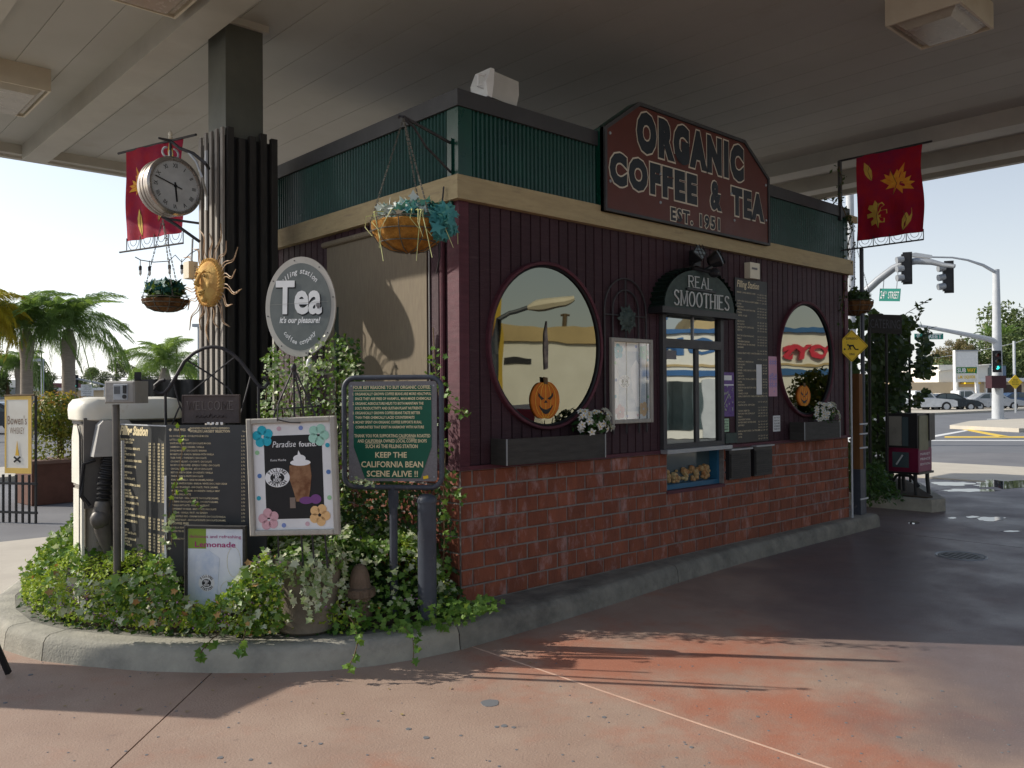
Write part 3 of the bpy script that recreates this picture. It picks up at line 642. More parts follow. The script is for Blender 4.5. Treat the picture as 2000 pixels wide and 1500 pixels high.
# loudspeaker on the parapet
p = px(965, 195, y=.03); T = Matrix.Translation((p.x, .08, ZT)) @ Matrix.Rotation(math.radians(0), 4, 'Z')
sp = thing('loudspeaker', 'white outdoor loudspeaker box standing on the roof edge of the kiosk', 'loudspeaker', (.42, .08, ZT))
G = frame((.42, .06, ZT + .012), (1, .0, 0), (0, 0, 1)) @ Matrix.Rotation(math.radians(-4), 4, 'Z')
part(MB().prism([(-.13, .0), (.13, .0), (.15, .10), (.14, .20), (-.12, .20), (-.14, .10)], -.08, .08, G), 'cabinet', M['spk'], sp)
part(MB().prism([(-.165, -.005), (-.125, -.008), (-.115, .10), (-.115, .212), (-.15, .212), (-.19, .10)], -.09, .09, G), 'grille', M['white'], sp)
part(MB().tube([(-.17, .06, .05), (-.215, .07, .03), (-.22, .15, .03), (-.17, .16, .05)], .012, 7, G), 'bracket', M['white'], sp)
# hanging arm and right/left baskets
def chain(mb, a, b, n=26, r=.006):
    a = V(a); b = V(b)
    for i in range(n):
        p0 = a.lerp(b, i / n); p1 = a.lerp(b, (i + .8) / n); off = V((.004, 0, 0)) if i % 2 else V((0, .004, 0)); mb.tube([p0 + off, p1 + off], r * .5, 4); mb.tube([p0 - off, p1 - off], r * .5, 4)
    return mb
def basket(name, lab, top, c, r, dep, liner, fol, group='hanging flower baskets'):
    """c = centre of rim, top = point it hangs from"""
    t = thing(name, lab, 'hanging basket', c, group); T = Matrix.Translation(c)
    part(MB().lathe([(.02, -dep), (r * .45, -dep * .93), (r * .78, -dep * .65), (r * .95, -dep * .3), (r, -.01), (r * .97, .0), (r * .85, -.02), (.01, -.03)], T, 66, flute=.05, fn=11), 'coco_liner', M[liner], t, smooth=True)
    mb = MB()
    for zz, rr_ in ((.012, r * 1.03), (-dep * .33, r * 1.0), (-dep * .7, r * .8)): mb.tube([(c[0] + rr_ * math.cos(q * PI / 12), c[1] + rr_ * math.sin(q * PI / 12), c[2] + zz) for q in range(25)], .0042, 5)
    for q in range(9):
        a = 2 * PI * q / 9 + .35; mb.tube([(c[0] + k_ * r * math.cos(a), c[1] + k_ * r * math.sin(a), c[2] + z_) for k_, z_ in ((1.03, .012), (1.0, -dep * .3), (.84, -dep * .66), (.5, -dep * .94), (.1, -dep * 1.02))], .0035, 5)
    part(mb, 'wire_frame', M['chain'], t)
    mb = MB()
    for q in range(3): a = 2 * PI * q / 3 + .5; chain(mb, top, (c[0] + r * math.cos(a), c[1] + r * math.sin(a), c[2] + .01), int((V(top) - V(c)).length / .035) + 4)
    if (V(top) - V(c)).length > .05: part(mb, 'chain', M['chain'], t, kind='stuff')
    fol(t, c, r); return t
tp = px(788, 231, x=-.55); ctr = px(797, 437, x=-.55)
def fol1(t, c, r):
    P, D = ball_pts((c[0], c[1] + .02, c[2] + .055), r * .9, 260, .45); leafpart('foliage', [leaves(P[:130], D[:130], .034, T_STAR, .7, .7), leaves(P[130:], D[130:], .045, T_IVY, .7, .6)], M['tealp'], t)
    P, D = ball_pts((c[0] + .04, c[1] - .06, c[2] + .07), r * .8, 190, .40); leafpart('foliage', [leaves(P[:90], D[:90], .038, T_STAR, .7, .7), leaves(P[90:], D[90:], .048, T_IVY, .7, .6)], M['teal'], t)
    P, D = ball_pts((c[0] + .10, c[1] - r * 1.05, c[2] - .02), .10, 120, 1.2); leafpart('foliage', [leaves(P, D + (0, -1, 0), .045, T_STAR, .4)], M['teal'], t)
    P, D = ball_pts((c[0], c[1], c[2] + .04), r * .75, 120, .4); leafpart('foliage', [leaves(P, D, .035, T_OVAL, .8)], M['ivyd'], t)
    mb = MB()
    for q in range(11):
        a = random.uniform(PI * .7, PI * 1.75); rr_ = r * 1.05; L = random.uniform(.12, .34); p0 = V((c[0] + rr_ * .8 * math.cos(a), c[1] + rr_ * .8 * math.sin(a), c[2] + .05)); p1 = p0 + V((math.cos(a) * .07, math.sin(a) * .07, -.01)); p2 = p1 + V((random.uniform(-.05, .05), random.uniform(-.1, .1), -L * .5)); p3 = p2 + V((random.uniform(-.02, .05), random.uniform(-.1, .02), -L * .5)); mb.tube([p0, p1, p2, p3], [.0035, .0035, .003, .002], 4)
    part(mb, 'trailing_stem', M['grass'], t, kind='stuff')
basket('hanging_basket', 'orange coco-lined basket with teal leaves hanging at the kiosk corner', tp, ctr, .24, .19, 'coco', fol1)
br = thing('basket_bracket', 'dark iron scroll bracket at the kiosk corner that carries the orange basket', 'bracket', (-.03, .04, 3.4))
B0 = V((-.03, .05, tp.z - .03)); part(MB().tube([B0, (tp.x, tp.y, tp.z + .01)], .011, 6).tube([(tp.x, tp.y, tp.z + .01), (tp.x - .02, tp.y + .03, tp.z + .02), (tp.x - .03, tp.y + .01, tp.z)], .008, 5), 'arm', M['iron'], br)
part(MB().tube([(-.03, .04, tp.z - .25)] + [B0.lerp(tp, q) + V((0, 0, -.25 * (1 - q) ** 1.2 + .02 * math.sin(q * 9))) for q in (.15, .35, .55, .8)] + [tp], .009, 6), 'brace', M['iron'], br)
part(MB().box(-.045, .03, tp.z - .5, -.029, .07, tp.z + .0), 'wall_plate', M['green'], br)
part(MB().tube([(-.09, .06, tp.z - .35), (-.10, .09, tp.z - .6), (-.10, .10, tp.z - .85), (-.05, .2, tp.z - .95)], .006, 5), 'cable', M['iron'], br)

# awning sign
aw = thing('awning_sign', 'dark arched awning reading REAL SMOOTHIES over the service window', 'awning', (2.88, -.2, 2.4))
o_ = .16
def AP(u, v): q = px(u, v, y=-o_); return q.x, q.z
ax0 = AP(1300, 594)[0]; ax1 = AP(1436, 608)[0]; az0 = 2.40; azt = AP(1362, 527)[1]; ac = (ax0 + ax1) / 2; aw2 = (ax1 - ax0) / 2
arc = [(ac - aw2 * math.cos(PI * i / 24), az0 + (azt - az0) * math.sin(PI * i / 24) ** .9) for i in range(25)]
part(MB().prism(arc[::-1], o_ - .03, o_ - .01, FR), 'front_panel', M['verd'], aw)
mb = MB(); vs = []; fs = []; N_ = 96
for i in range(N_ + 1):
    a = PI * i / N_; rib = 1 + .022 * (1 if i % 4 in (0, 1) else -1); x = -aw2 * 1.05 * math.cos(a) * rib; z = (azt - az0) * 1.05 * math.sin(a) ** .85 * rib; vs += [(ac + x * 1.0, az0 + z, o_), (ac + x * 1.0, az0 + z * 1.0 + .004, .012)]
for i in range(N_): fs.append((2 * i, 2 * i + 2, 2 * i + 3, 2 * i + 1))
part(mb.add(vs, fs, FR), 'corrugated_hood', mat('awning_green', (.008, .018, .013), sc=4, rough=.4), aw)
part(MB().box(ax0 - .06, az0 - .05, .012, ax1 + .03, az0 + .005, o_ + .012, FR), 'base_beam', M['black'], aw)
part(MB().box(ac - .24, az0 + .175, o_ - .01, ac + .22, az0 + .193, o_ + .012, FR), 'bar', M['black'], aw)
def serif(mb, s_, h, cx, y, w_, z, Mx):
    """thin serif capitals drawn as strokes"""
    G_ = {'R': [[(0, 0), (0, 1)], [(0, 1), (.45, 1), (.6, .87), (.6, .66), (.45, .52), (0, .52)], [(.3, .52), (.65, 0)]], 'E': [[(0, 0), (0, 1)], [(0, 1), (.55, 1)], [(0, .52), (.42, .52)], [(0, 0), (.58, 0)]], 'A': [[(0, 0), (.36, 1), (.72, 0)], [(.13, .36), (.59, .36)]], 'L': [[(0, 1), (0, 0), (.55, 0)]],
         'S': [[(.55, .86), (.42, .98), (.2, 1), (.04, .86), (.05, .68), (.3, .52), (.52, .38), (.58, .18), (.42, .01), (.18, 0), (.0, .14)]], 'M': [[(0, 0), (.04, 1), (.42, .12), (.8, 1), (.84, 0)]], 'O': [[(.36 + .36 * math.cos(2 * PI * i / 16), .5 + .5 * math.sin(2 * PI * i / 16)) for i in range(17)]], 'T': [[(.34, 0), (.34, 1)], [(0, .9), (0, 1), (.68, 1), (.68, .9)]], 'H': [[(0, 0), (0, 1)], [(.62, 0), (.62, 1)], [(0, .5), (.62, .5)]], 'I': [[(.1, 0), (.1, 1)]], 'W': [[(0, 1), (.25, 0), (.5, .9), (.75, 0), (1, 1)]], 'C': [[(.62, .82), (.45, .98), (.25, 1), (.04, .78), (0, .5), (.04, .22), (.25, 0), (.45, .02), (.62, .18)]]}
    SF = {'R': [(0, 0), (.66, 0), (0, 1)], 'E': [(0, 0), (0, 1)], 'A': [(0, 0), (.72, 0)], 'L': [(0, 1), (0, 0)], 'M': [(0, 0), (.84, 0), (.02, 1), (.82, 1)], 'T': [(.34, 0)], 'H': [(0, 0), (0, 1), (.62, 0), (.62, 1)], 'I': [(.1, 0), (.1, 1)], 'W': [(0, 1), (1, 1)]}
    adv = {c: max(x for st in G_[c] for x, _ in st) + .26 for c in G_}; tot = sum(adv[c] for c in s_) - .26; sx = w_ / (tot * h); x = cx - w_ / 2; th = h * .055
    for c in s_:
        for st in G_[c]: mb.tube([(x + a * h * sx, y + b * h, z) for a, b in st], th, 5, Mx)
        for a, b in SF.get(c, []): mb.tube([(x + a * h * sx - h * .12, y + b * h, z), (x + a * h * sx + h * .12, y + b * h, z)], th * .7, 4, Mx)
        x += adv[c] * h * sx
    return mb
part(serif(serif(MB(), 'REAL', .10, ac - .02, az0 + .205, .36, o_ + .0, FR), 'SMOOTHIES', .13, ac + .01, az0 + .03, .86, o_ + .0, FR), 'lettering', flat('letter_silver', (.6, .62, .6), .4), aw)
# floodlights
fl = thing('floodlight', 'pair of black caged floodlights above the dark awning', 'floodlight', (2.8, -.05, 2.9))
a = px(1362, 497, y=-.22); b = px(1398, 507, y=-.22); c0 = px(1352, 500, y=0)
part(MB().box(c0.x - .07, c0.z - .10, .014, c0.x + .05, c0.z + .04, .06, FR), 'junction_box', M['black'], fl)
for q, (ctr_, ang) in enumerate(((a, -12), (b, 38))):
    T = Matrix.Translation(ctr_) @ Matrix.Rotation(math.radians(ang), 4, 'Z') @ Matrix.Rotation(math.radians(64), 4, 'X')
    h_ = part(MB().lathe([(.02, -.08), (.05, -.07), (.075, .0), (.085, .03), (.08, .034)], T, 4 if q == 0 else 14), 'lamp_head', M['black'], fl)
    part(MB().lathe([(.072, .03), (.07, .045), (.01, .055)], T, 4 if q == 0 else 14), 'lens', flat('lamp_lens', (.25, .30, .32), .2, spec=.7), h_)
    mb = MB()
    for k_ in (-.04, 0, .04): mb.tube([(-.07, k_, .058), (.07, k_, .058)], .004, 4, T); mb.tube([(k_, -.07, .06), (k_, .07, .06)], .004, 4, T)
    part(mb, 'guard', M['black'], h_)
part(MB().tube([(c0.x, -.03, c0.z - .05), (a.x + .02, -.14, a.z - .11), (a.x + .13, -.20, a.z - .13), (b.x + .02, -.2, b.z - .04)], .016, 7), 'arm', M['black'], fl)
p = px(1395, 533, y=-.25); part(MB().sph(p, .055, .055, .045, n=10, h=6).tube([(a.x + .12, -.2, a.z - .13), p], .018, 6), 'sensor', M['black'], fl)
# beige sensor box on siding
p0 = px(1455, 513, y=-.02); p1 = px(1474, 547, y=-.02)
bxx = thing('alarm_box', 'small beige alarm box on the siding above the tall price board', 'alarm box', (p0.x, -.03, p1.z))
part(MB().box(p0.x, p1.z, .013, p1.x, p0.z, .08, FR), 'housing', M['cream'], bxx); part(MB().box(p0.x + .03, p0.z - .07, .08, p1.x - .05, p0.z - .05, .083, FR), 'label_plate', M['sgrey'], bxx)
# menu rows used on the black boards
MENU = ['DR. DOUBLE FUDGE - DOUBLE FUDGE MOCHA', 'LATTE LOVE - VANILLA', 'WHITE WONDER - WHITE CHOCOLATE MOCHA', 'CARMINGO - THICK CARAMEL / VANILLA', 'JUNGLE MONKEY - CHOCOLATE / BANANA', 'MONKEY LOVE - KAHLUA / BANANA WITH VANILLA', 'TIGER TOFFEE - TOFFEE BITS / CHOCOLATE', 'COCONUT DELIGHT - COCONUT / CHOCOLATE', 'ROCKY COFFEE COFFEE - ESPRESSO TOFFEE / CHOCOLATE', 'CHOCOLATE CHEEK PINK - BITS OF CHOCOLATE', 'BEST COOKIES N CREAM - COOKIE BITS / VANILLA', 'PANDA - DARK & WHITE CHOCOLATE', 'KAHLUA CARMELLO - KAHLUA/CARAMEL/VANILLA', 'KAHLUA WHITE RUSSIAN - KAHLUA / WHITE CHOC / IRISH CREAM', 'DOUBLE DECADENCE - CHOCOLATE / THICK CARAMEL', 'MINT COOKIES & CREAM - COOKIE BITS / VANILLA / MINT', 'SWEET VANILLA LATTE', 'HOT NUTLEY - VANILLA/WHITE CHOCOLATE/CARAMEL', 'GERMAN CHOCOLATE MOCHA - COCONUT/CARAMEL', 'VANILLA NUT LATTE - VANILLA / HAZELNUT', 'PEPPERMINT WONDER - MINT / WHITE CHOCOLATE', 'ICE LINK - VANILLA / FRUIT - NO ESPRESSO', 'BAKERSFIELD RIDE - CINNAMON/WHITE CHOCOLATE/VANILLA', 'BERKELEY BLAST - CHOCOLATE/WHITE CHOCOLATE/CARAMEL']
SHORT = ['BREWED COFFEE', 'ESPRESSO', 'CAFE LATTE', 'CAPPUCCINO', 'MOCHA', 'AMERICANO', 'WHITE MOCHA', 'STEAMER', 'CARAMEL COOLER', 'VANILLA CREAM LATTE', 'ICED MOCHA', 'HOT COCOA', 'CHAI TEA LATTE', 'ICED TEA', 'ORGANIC GREEN TEA', 'FRUIT SMOOTHIE', 'MANGO', 'STRAWBERRY BANANA', 'PROTEIN SHAKE', 'LEMONADE', 'ITALIAN SODA', 'BAGEL & CREAM CHEESE', 'MUFFIN', 'SCONE', 'EXTRA SHOT', 'FLAVOR SHOT', 'SOY MILK']
# tall price board on the front wall
mx0, mx1, mz0, mz1 = 3.50, 4.10, 1.14, 2.79
pb = thing('price_board', 'tall grey price board with small gold print beside the service window', 'menu board', ((mx0 + mx1) / 2, -.02, mz0))
part(MB().box(mx0, mz0, .013, mx1, mz1, .028, FR), 'panel', M['grey_board'], pb)
mb = MB(); mb.text('Filling Station', .07, mx0 + .03, mz1 - .09, .030, 'L', .8, .02, sh=.25, M=FR)
for i in range(52):
    z = mz1 - .15 - i * .029
    if i in (9, 22, 37): continue
    if 30 <= i < 37 or random.random() > .12: mb.text(SHORT[i % 27] + (' / ' + SHORT[(i * 7) % 27] if i % 3 == 0 else ''), .017, mx0 + .03, z, .030, 'L', .9, M=FR, res=1)
    if i % 5 != 4:
        for k_ in range(4): mb.text('%d.%d0' % (1 + (i + k_) % 4, (i * 3 + k_ * 2) % 10), .016, mx1 - .20 + k_ * .048, z, .030, 'L', .9, M=FR, res=1)
part(mb, 'lettering', M['gold'], pb)
part(MB().box(mx0 + .37, 1.62, .031, mx0 + .47, 1.93, .033, FR), 'paper_slip', M['paper'], pb)
# papers
def sheet(name, u0, v0, u1, v1, m, lab, cat, th=.004, extra=None, out=.014, pn='sheet'):
    a = px(u0, v0, y=0); b = px(u1, v1, y=0); t = thing(name, lab, cat, ((a.x + b.x) / 2, -out, b.z))
    part(MB().box(a.x, b.z, out, b.x, a.z, out + th, FR), pn, M[m], t)
    if extra: extra(t, a.x, b.z, b.x - a.x, a.z - b.z, out + th)
    return t
def lines(n, m='blk', hh=.016):
    def f(t, x, z, w_, h_, o):
        mb = MB()
        for i in range(n): mb.text(['NOTICE', 'PLEASE NO', 'CELL PHONES', 'AT WINDOW', 'THANK YOU'][i % 5], h_ / (n + 1) * .62, x + w_ / 2, z + h_ - (i + 1) * h_ / (n + .6), o + .0015, w=w_ * .8, off=.02, M=FR, res=1)
        part(mb, 'lettering', M[m], t)
    return f
def purple_extra(t, x, z, w_, h_, o):
    part(MB().box(x + .02, z + h_ * .82, o, x + w_ * .8, z + h_ * .93, o + .002, FR).box(x + .01, z + h_ * .70, o, x + w_ - .01, z + h_ * .73, o + .002, FR), 'white_band', M['wht'], t)
    mb = MB()
    for i in range(22): a_, b_ = random.uniform(.1, .9), random.uniform(.05, .65); mb.text(random.choice('*+x'), .035, x + a_ * w_, z + b_ * h_, o + .0015, M=FR, res=1)
    mb.box(0, 0, 0, .17, .006, .001, FR @ Matrix.Translation((x + .01, z + .2 * h_, o + .001)) @ Matrix.Rotation(.9, 4, 'Z')); part(mb, 'print', flat('poster_print', (.5, .6, .35), .6), t, kind='stuff')
sheet('poster', 1407, 727, 1431, 813, 'ppurp', 'narrow purple poster with a white band beside the service window', 'poster', extra=purple_extra)
sheet('notice', 1407, 818, 1421, 843, 'pgreen', 'small green notice just below the purple poster', 'notice', extra=lines(4))
sheet('flyer', 1498, 696, 1515, 774, 'pink', 'colourful paper flyer pinned left of the far round window', 'flyer', extra=lambda t, x, z, w_, h_, o: part(MB().text('**:*', h_ * .28, x + w_ / 2, z + h_ * .1, o + .0015, w=w_ * .9, M=FR).text('#%#', h_ * .2, x + w_ / 2, z + h_ * .4, o + .0015, w=w_ * .9, M=FR).text('***', h_ * .25, x + w_ / 2, z + h_ * .68, o + .0015, w=w_ * .9, M=FR), 'print', flat('flyer_print', (.2, .25, .6), .6), t, kind='stuff'))
sheet('notice', 1507, 812, 1521, 842, 'paper', 'small white paper notice stuck low between price board and far planter', 'notice', extra=lines(5))
sheet('card_rack', 1407, 846, 1429, 864, 'verd', 'little dark card holder on the sill below the green notice', 'card holder', .05, pn='holder')
# dark louvred boxes on brick
def louvre(u0, v0, u1, v1, lab):
    a = px(u0, v0, y=-.06); b = px(u1, v1, y=-.06); t = thing('vent_box', lab, 'vent box', ((a.x + b.x) / 2, -.03, b.z), 'louvred boxes on the brick base')
    part(MB().box(a.x, b.z, .012, b.x, a.z, .06, FR), 'box', M['black'], t)
    n = 12; hh = (a.z - b.z - .05) / n
    me = MB().add([(0, 0, 0), (b.x - a.x - .03, 0, 0), (b.x - a.x - .03, hh * .75, .012), (0, hh * .75, .012), (0, 0, .014), (b.x - a.x - .03, 0, .014)], [(0, 1, 2, 3), (4, 5, 2, 3), (0, 4, 3), (1, 2, 5), (0, 1, 5, 4)]).make('slat', M['dwood'])
    for i in range(n): o = inst(me, 'slat', t, (0, 0, 0)); o.matrix_basis = FR @ Matrix.Translation((a.x + .015, b.z + .02 + i * hh, .061))
    part(MB().box(a.x - .005, a.z, .012, b.x + .005, a.z + .015, .09, FR), 'lid', M['steel'], t)
louvre(1424, 880, 1466, 932, 'left dark louvred box hung on bricks under the price board')
louvre(1473, 873, 1508, 926, 'right dark louvred box hung on bricks under the price board')
# planter boxes with white flowers
def planter(u0, v0, u1, v1, fx, lab, flab, n):
    a = px(u0, v0, y=-.2); b = px(u1, v1, y=-.2); t = thing('window_box', lab, 'planter box', ((a.x + b.x) / 2, -.11, b.z), 'window boxes on the kiosk ledge')
    x0, x1, z0, z1 = a.x, b.x, ZB + .03, ZB + .03 + .19
    part(MB().box(x0, z0, .18, x1, z1, .2, FR), 'front_board', M['dwood'], t); part(MB().box(x0, z0, .03, x0 + .02, z1, .18, FR), 'end_board', M['dwood'], t); part(MB().box(x1 - .02, z0, .03, x1, z1, .18, FR), 'end_board', M['dwood'], t)
    part(MB().box(x0 + .02, z0 + .01, .03, x1 - .02, z1 - .04, .18, FR), 'soil', M['soil'], t)
    part(MB().box(x0 - .002, z0, .198, x0 + .008, z1, .204, FR), 'metal_edge', M['steel'], t); part(MB().box(x1 - .008, z0, .198, x1 + .002, z1, .204, FR), 'metal_edge', M['steel'], t)
    f = thing('flower_bunch', flab, 'flowers', (fx, -.13, z1 - .04), 'white flowers in the window boxes')
    P, D = ball_pts((fx, -.13, z1 + .08), .15, 260, .75, .3); leafpart('foliage', [leaves(P, D, .05, T_OVAL, .6)], M['ivyd'], f)
    for q in range(n):
        a_ = random.uniform(0, 2 * PI); e_ = random.uniform(-.35, 1.2); D = V((math.cos(a_) * math.cos(e_), -abs(math.sin(a_)) * math.cos(e_), math.sin(e_))); kk = random.uniform(.7, 1.2); c_ = V((fx, -.13, z1 + .07)) + V((D.x * .21, D.y * .13, D.z * .14)) * kk; Mx = frame(c_, D.cross(V((.1, .2, 1))).normalized().lerp(V((1, 0, 0)), .0), V((0, 0, 1)).lerp(V((0, 0, 1)), 0))
        z_ = D.normalized(); x_ = z_.cross(V((.2, .1, 1))).normalized(); y_ = z_.cross(x_); Mx = Matrix(((x_.x, y_.x, z_.x, c_.x), (x_.y, y_.y, z_.y, c_.y), (x_.z, y_.z, z_.z, c_.z), (0, 0, 0, 1)))
        mb = MB()
        for k_ in range(5): A = Mx @ Matrix.Rotation(2 * PI * k_ / 5, 4, 'Z'); mb.add([(0, 0, 0), (.018, .011, .008), (.035, 0, .002), (.018, -.011, .008)], [(0, 1, 2, 3)], A)
        o = part(mb, 'blossom', M['flower'], f)
        part(MB().lathe([(.006, .002), (.004, .008), (.001, .009)], Mx, 6), 'eye', M['yel'], o)
planter(989, 866, 1183, 905, 1.24, 'dark wooden window box under the near round window', 'bunch of white blossoms in the window box under the near round window', 34)
planter(1571, 828, 1641, 858, px(1612, 815, y=-.15).x, 'dark wooden window box under the far round window', 'bunch of white blossoms in the window box under the far round window', 34)
# pumpkins on the glass
def pumpkin(cx, cz, rx, rz, lab, face=True):
    t = thing('pumpkin_cutout', lab, 'pumpkin decoration', (cx, -.02, cz - rz), 'jack-o-lanterns on the round windows')
    n = 60; pts = []
    for i in range(n):
        a = 2 * PI * i / n; lob = 1 - .035 * abs(math.cos(3.5 * a)) ** .5 * abs(math.sin(a)); pts.append((cx + rx * math.cos(a) * lob, cz + rz * math.sin(a) * (1 - .10 * math.exp(-((math.cos(a)) / .3) ** 2)) * lob))
    part(MB().prism(pts, .017, .030, FR), 'body', M['org'], t)
    mb = MB()
    for k_ in (-.72, -.36, 0, .36, .72): mb.tube([(cx + rx * k_ * math.cos(q), cz + rz * .88 * math.sin(q), .031) for q in [PI * (-.46 + .92 * i / 10) for i in range(11)]], .0028, 4, FR)
    part(mb, 'rib_line', flat('rib_yellow', (.75, .42, .06), .6), t)
    part(MB().prism([(cx - .02, cz + rz * .82), (cx + .015, cz + rz * .8), (cx + .012, cz + rz * 1.12), (cx - .028, cz + rz * 1.16)], .03, .042, FR), 'stalk', M['stem'], t)
    mb = MB()
    for s_ in (-1, 1): mb.prism([(cx + s_ * rx * .12, cz + rz * .08), (cx + s_ * rx * .30, cz + rz * .02), (cx + s_ * rx * .52, cz + rz * .22), (cx + s_ * rx * .50, cz + rz * .38), (cx + s_ * rx * .36, cz + rz * .22)][::(1 if s_ > 0 else -1)], .0305, .034, FR)
    mb.prism([(cx - .018, cz - rz * .12), (cx + .018, cz - rz * .12), (cx, cz + rz * .02)], .0305, .034, FR)
    top = [(cx + rx * .5 * k_, cz - rz * .45 + rz * .22 * abs(k_) ** 2) for k_ in (-1, -.6, -.3, 0, .3, .6, 1)]; bot = [(cx + rx * .5 * k_, cz - rz * (.68 - .45 * k_ * k_)) for k_ in (.8, .5, .3, 0, -.3, -.5, -.8)]
    mb.prism([(x, z) for x, z in bot[::-1]] + top[::-1], .0305, .034, FR); part(mb, 'carved_face', M['blk'], t)
pumpkin(px(1064, 782, y=-.02).x, px(1064, 782, y=-.02).z, .155, .158, 'grinning orange pumpkin face stuck on the near round window')
pumpkin(px(1569, 773, y=-.02).x, px(1569, 773, y=-.02).z, .14, .125, 'grinning orange pumpkin face stuck on the far round window')
p = px(1068, 690, y=-.02); a = px(1066, 722, y=-.02)
t = thing('hanging_decoration', 'long narrow twisted grey ribbon hanging above the near pumpkin face', 'ribbon', (a.x, -.02, a.z)); part(MB().prism([(a.x - .012, a.z), (a.x + .018, a.z + .01), (a.x + .024, a.z + .2), (a.x + .012, a.z + .30), (a.x + .012, a.z + .38), (a.x - .015, a.z + .28), (a.x - .02, a.z + .15)], .017, .027, FR), 'ribbon', mat('ribbon_print', (.22, .18, .15), (.07, .06, .06), sc=22, rough=.6), t)
# framed poster on front wall
def five_petal(mb, x, y, r, z, Mx, rot=0):
    for k_ in range(5): a = rot + 2 * PI * k_ / 5 + PI / 2; mb.disc(x + r * .55 * math.cos(a), y + r * .55 * math.sin(a), r * .42, r * .42, z, z + .0012, Mx, 14)
    return mb
def paradise(t, Mx, w_, h_, fw, shaded=False, glass=False):
    """flower-bordered poster in a frame: local x right, y up, z out"""
    for a in ((0, 0, fw, h_), (w_ - fw, 0, w_, h_), (fw, 0, w_ - fw, fw), (fw, h_ - fw, w_ - fw, h_)): part(MB().bbox(a[0], a[1], -.012, a[2], a[3], .022, Mx, .006), 'frame_bar', M['wood'], t)
    ps = part(MB().box(fw, fw, -.01, w_ - fw, h_ - fw, .002, Mx), 'poster', M['paper'], t)
    iw, ih = w_ - 2 * fw, h_ - 2 * fw; X = lambda a: fw + a * iw; Y = lambda b: fw + b * ih
    part(MB().box(X(.14), Y(.10), .002, X(.88), Y(.885), .003, Mx), 'picture', M['blk'] if not shaded else mat('faded_picture', (.36, .42, .50), (.62, .66, .68), sc=5, st=(1, 1, 2), rough=.5), ps)
    for (x, y, c) in ((.13, .88, (.02, .40, .52)), (.84, .88, (.35, .62, .50)), (.17, .10, (.62, .36, .40)), (.82, .13, (.72, .45, .20))): part(five_petal(MB(), X(x), Y(y), iw * .14, .0035, Mx, x), 'petals', flat('print_petal_%d' % int(x * 100), c, .6), ps)
    for i, (x, y) in enumerate(((.34, .95), (.62, .95), (.95, .78), (.95, .53), (.95, .29), (.66, .05), (.36, .04), (.05, .30), (.07, .51), (.05, .73))): part(MB().disc(X(x), Y(y), iw * .028, iw * .028, .003, .0042, Mx, 14), 'dot', flat('print_dot_%d' % i, [(.6, .4, .45), (.2, .27, .55), (.03, .35, .45), (.1, .2, .45), (.3, .55, .3)][i % 5], .6), ps)
    def emblem(cx, cy, r):
        part(MB().disc(cx, cy, r, r * .74, .0043, .0052, Mx, 36), 'emblem', M['wht'], ps); part(MB().disc(cx, cy, r * .57, r * .40, .0053, .006, Mx, 30), 'emblem', M['blk'], ps)
        part(MB().text('PERK', r * .24, cx, cy + r * .14, .0068, off=.03, M=Mx, w=r * .62).text('MY', r * .24, cx, cy - r * .08, .0068, off=.03, M=Mx, w=r * .34).text('RIDE!', r * .24, cx, cy - r * .30, .0068, off=.03, M=Mx, w=r * .62), 'emblem_text', M['wht'], ps)
        part(MB().arc_text('FILLING', r * .27, cx, cy, r * .78, r * .56, PI / 2, .30, .0068, Mx, off=.03).arc_text('STATION', r * .27, cx, cy, r * .80, r * .58, -PI / 2, .30, .0068, Mx, True, .03), 'emblem_text', M['blk'], ps)
    emblem(X(.30), Y(.49), iw * .158)
    if shaded: part(MB().prism([(X(.50), Y(.40)), (X(.62), Y(.16)), (X(.72), Y(.16)), (X(.80), Y(.62)), (X(.62), Y(.78)), (X(.46), Y(.66))], .0032, .0042, Mx), 'drink_print', M['wht'], ps)
    if not shaded:
        part(MB().text('Paradise', ih * .06, X(.40), Y(.775), .0045, sh=.25, M=Mx, w=iw * .30).text('found.', ih * .05, X(.70), Y(.775), .0045, off=.02, M=Mx, w=iw * .22).text('Kona Mocha', ih * .022, X(.32), Y(.645), .0045, M=Mx, w=iw * .2), 'lettering', M['wht'], ps)
        part(MB().prism([(X(.46), Y(.60)), (X(.45), Y(.48)), (X(.50), Y(.36)), (X(.53), Y(.26)), (X(.68), Y(.26)), (X(.71), Y(.36)), (X(.735), Y(.5)), (X(.72), Y(.62))][::-1], .0035, .0045, Mx), 'drink_print', mat('print_coffee', (.13, .045, .015), (.30, .16, .08), sc=22, rough=.5), ps)
        part(MB().disc(X(.60), Y(.625), iw * .13, ih * .03, .0046, .0052, Mx, 20).disc(X(.59), Y(.665), iw * .08, ih * .035, .0046, .0055, Mx, 18).prism([(X(.56), Y(.67)), (X(.63), Y(.67)), (X(.58), Y(.74))], .0046, .0056, Mx), 'cream_print', M['wht'], ps)
        part(MB().disc(X(.66), Y(.27), iw * .09, ih * .035, .0047, .006, Mx, 16).disc(X(.78), Y(.28), iw * .07, ih * .045, .0047, .0062, Mx, 16), 'orchid_print', flat('orchid', (.18, .06, .22), .6), ps)
        part(MB().box(X(.45), Y(.2), .0047, X(.52), Y(.3), .0055, Mx), 'cube_print', flat('ice', (.22, .17, .14), .4), ps)
    return ps
w1 = thing('framed_poster', 'framed flower-border poster hung on the maroon siding under the iron arch', 'framed poster', (1.88, -.03, 1.38))
Mx = FR @ Matrix.Translation((1.60, 1.385, .03)); ps = paradise(w1, Mx, .555, .73, .035, True)
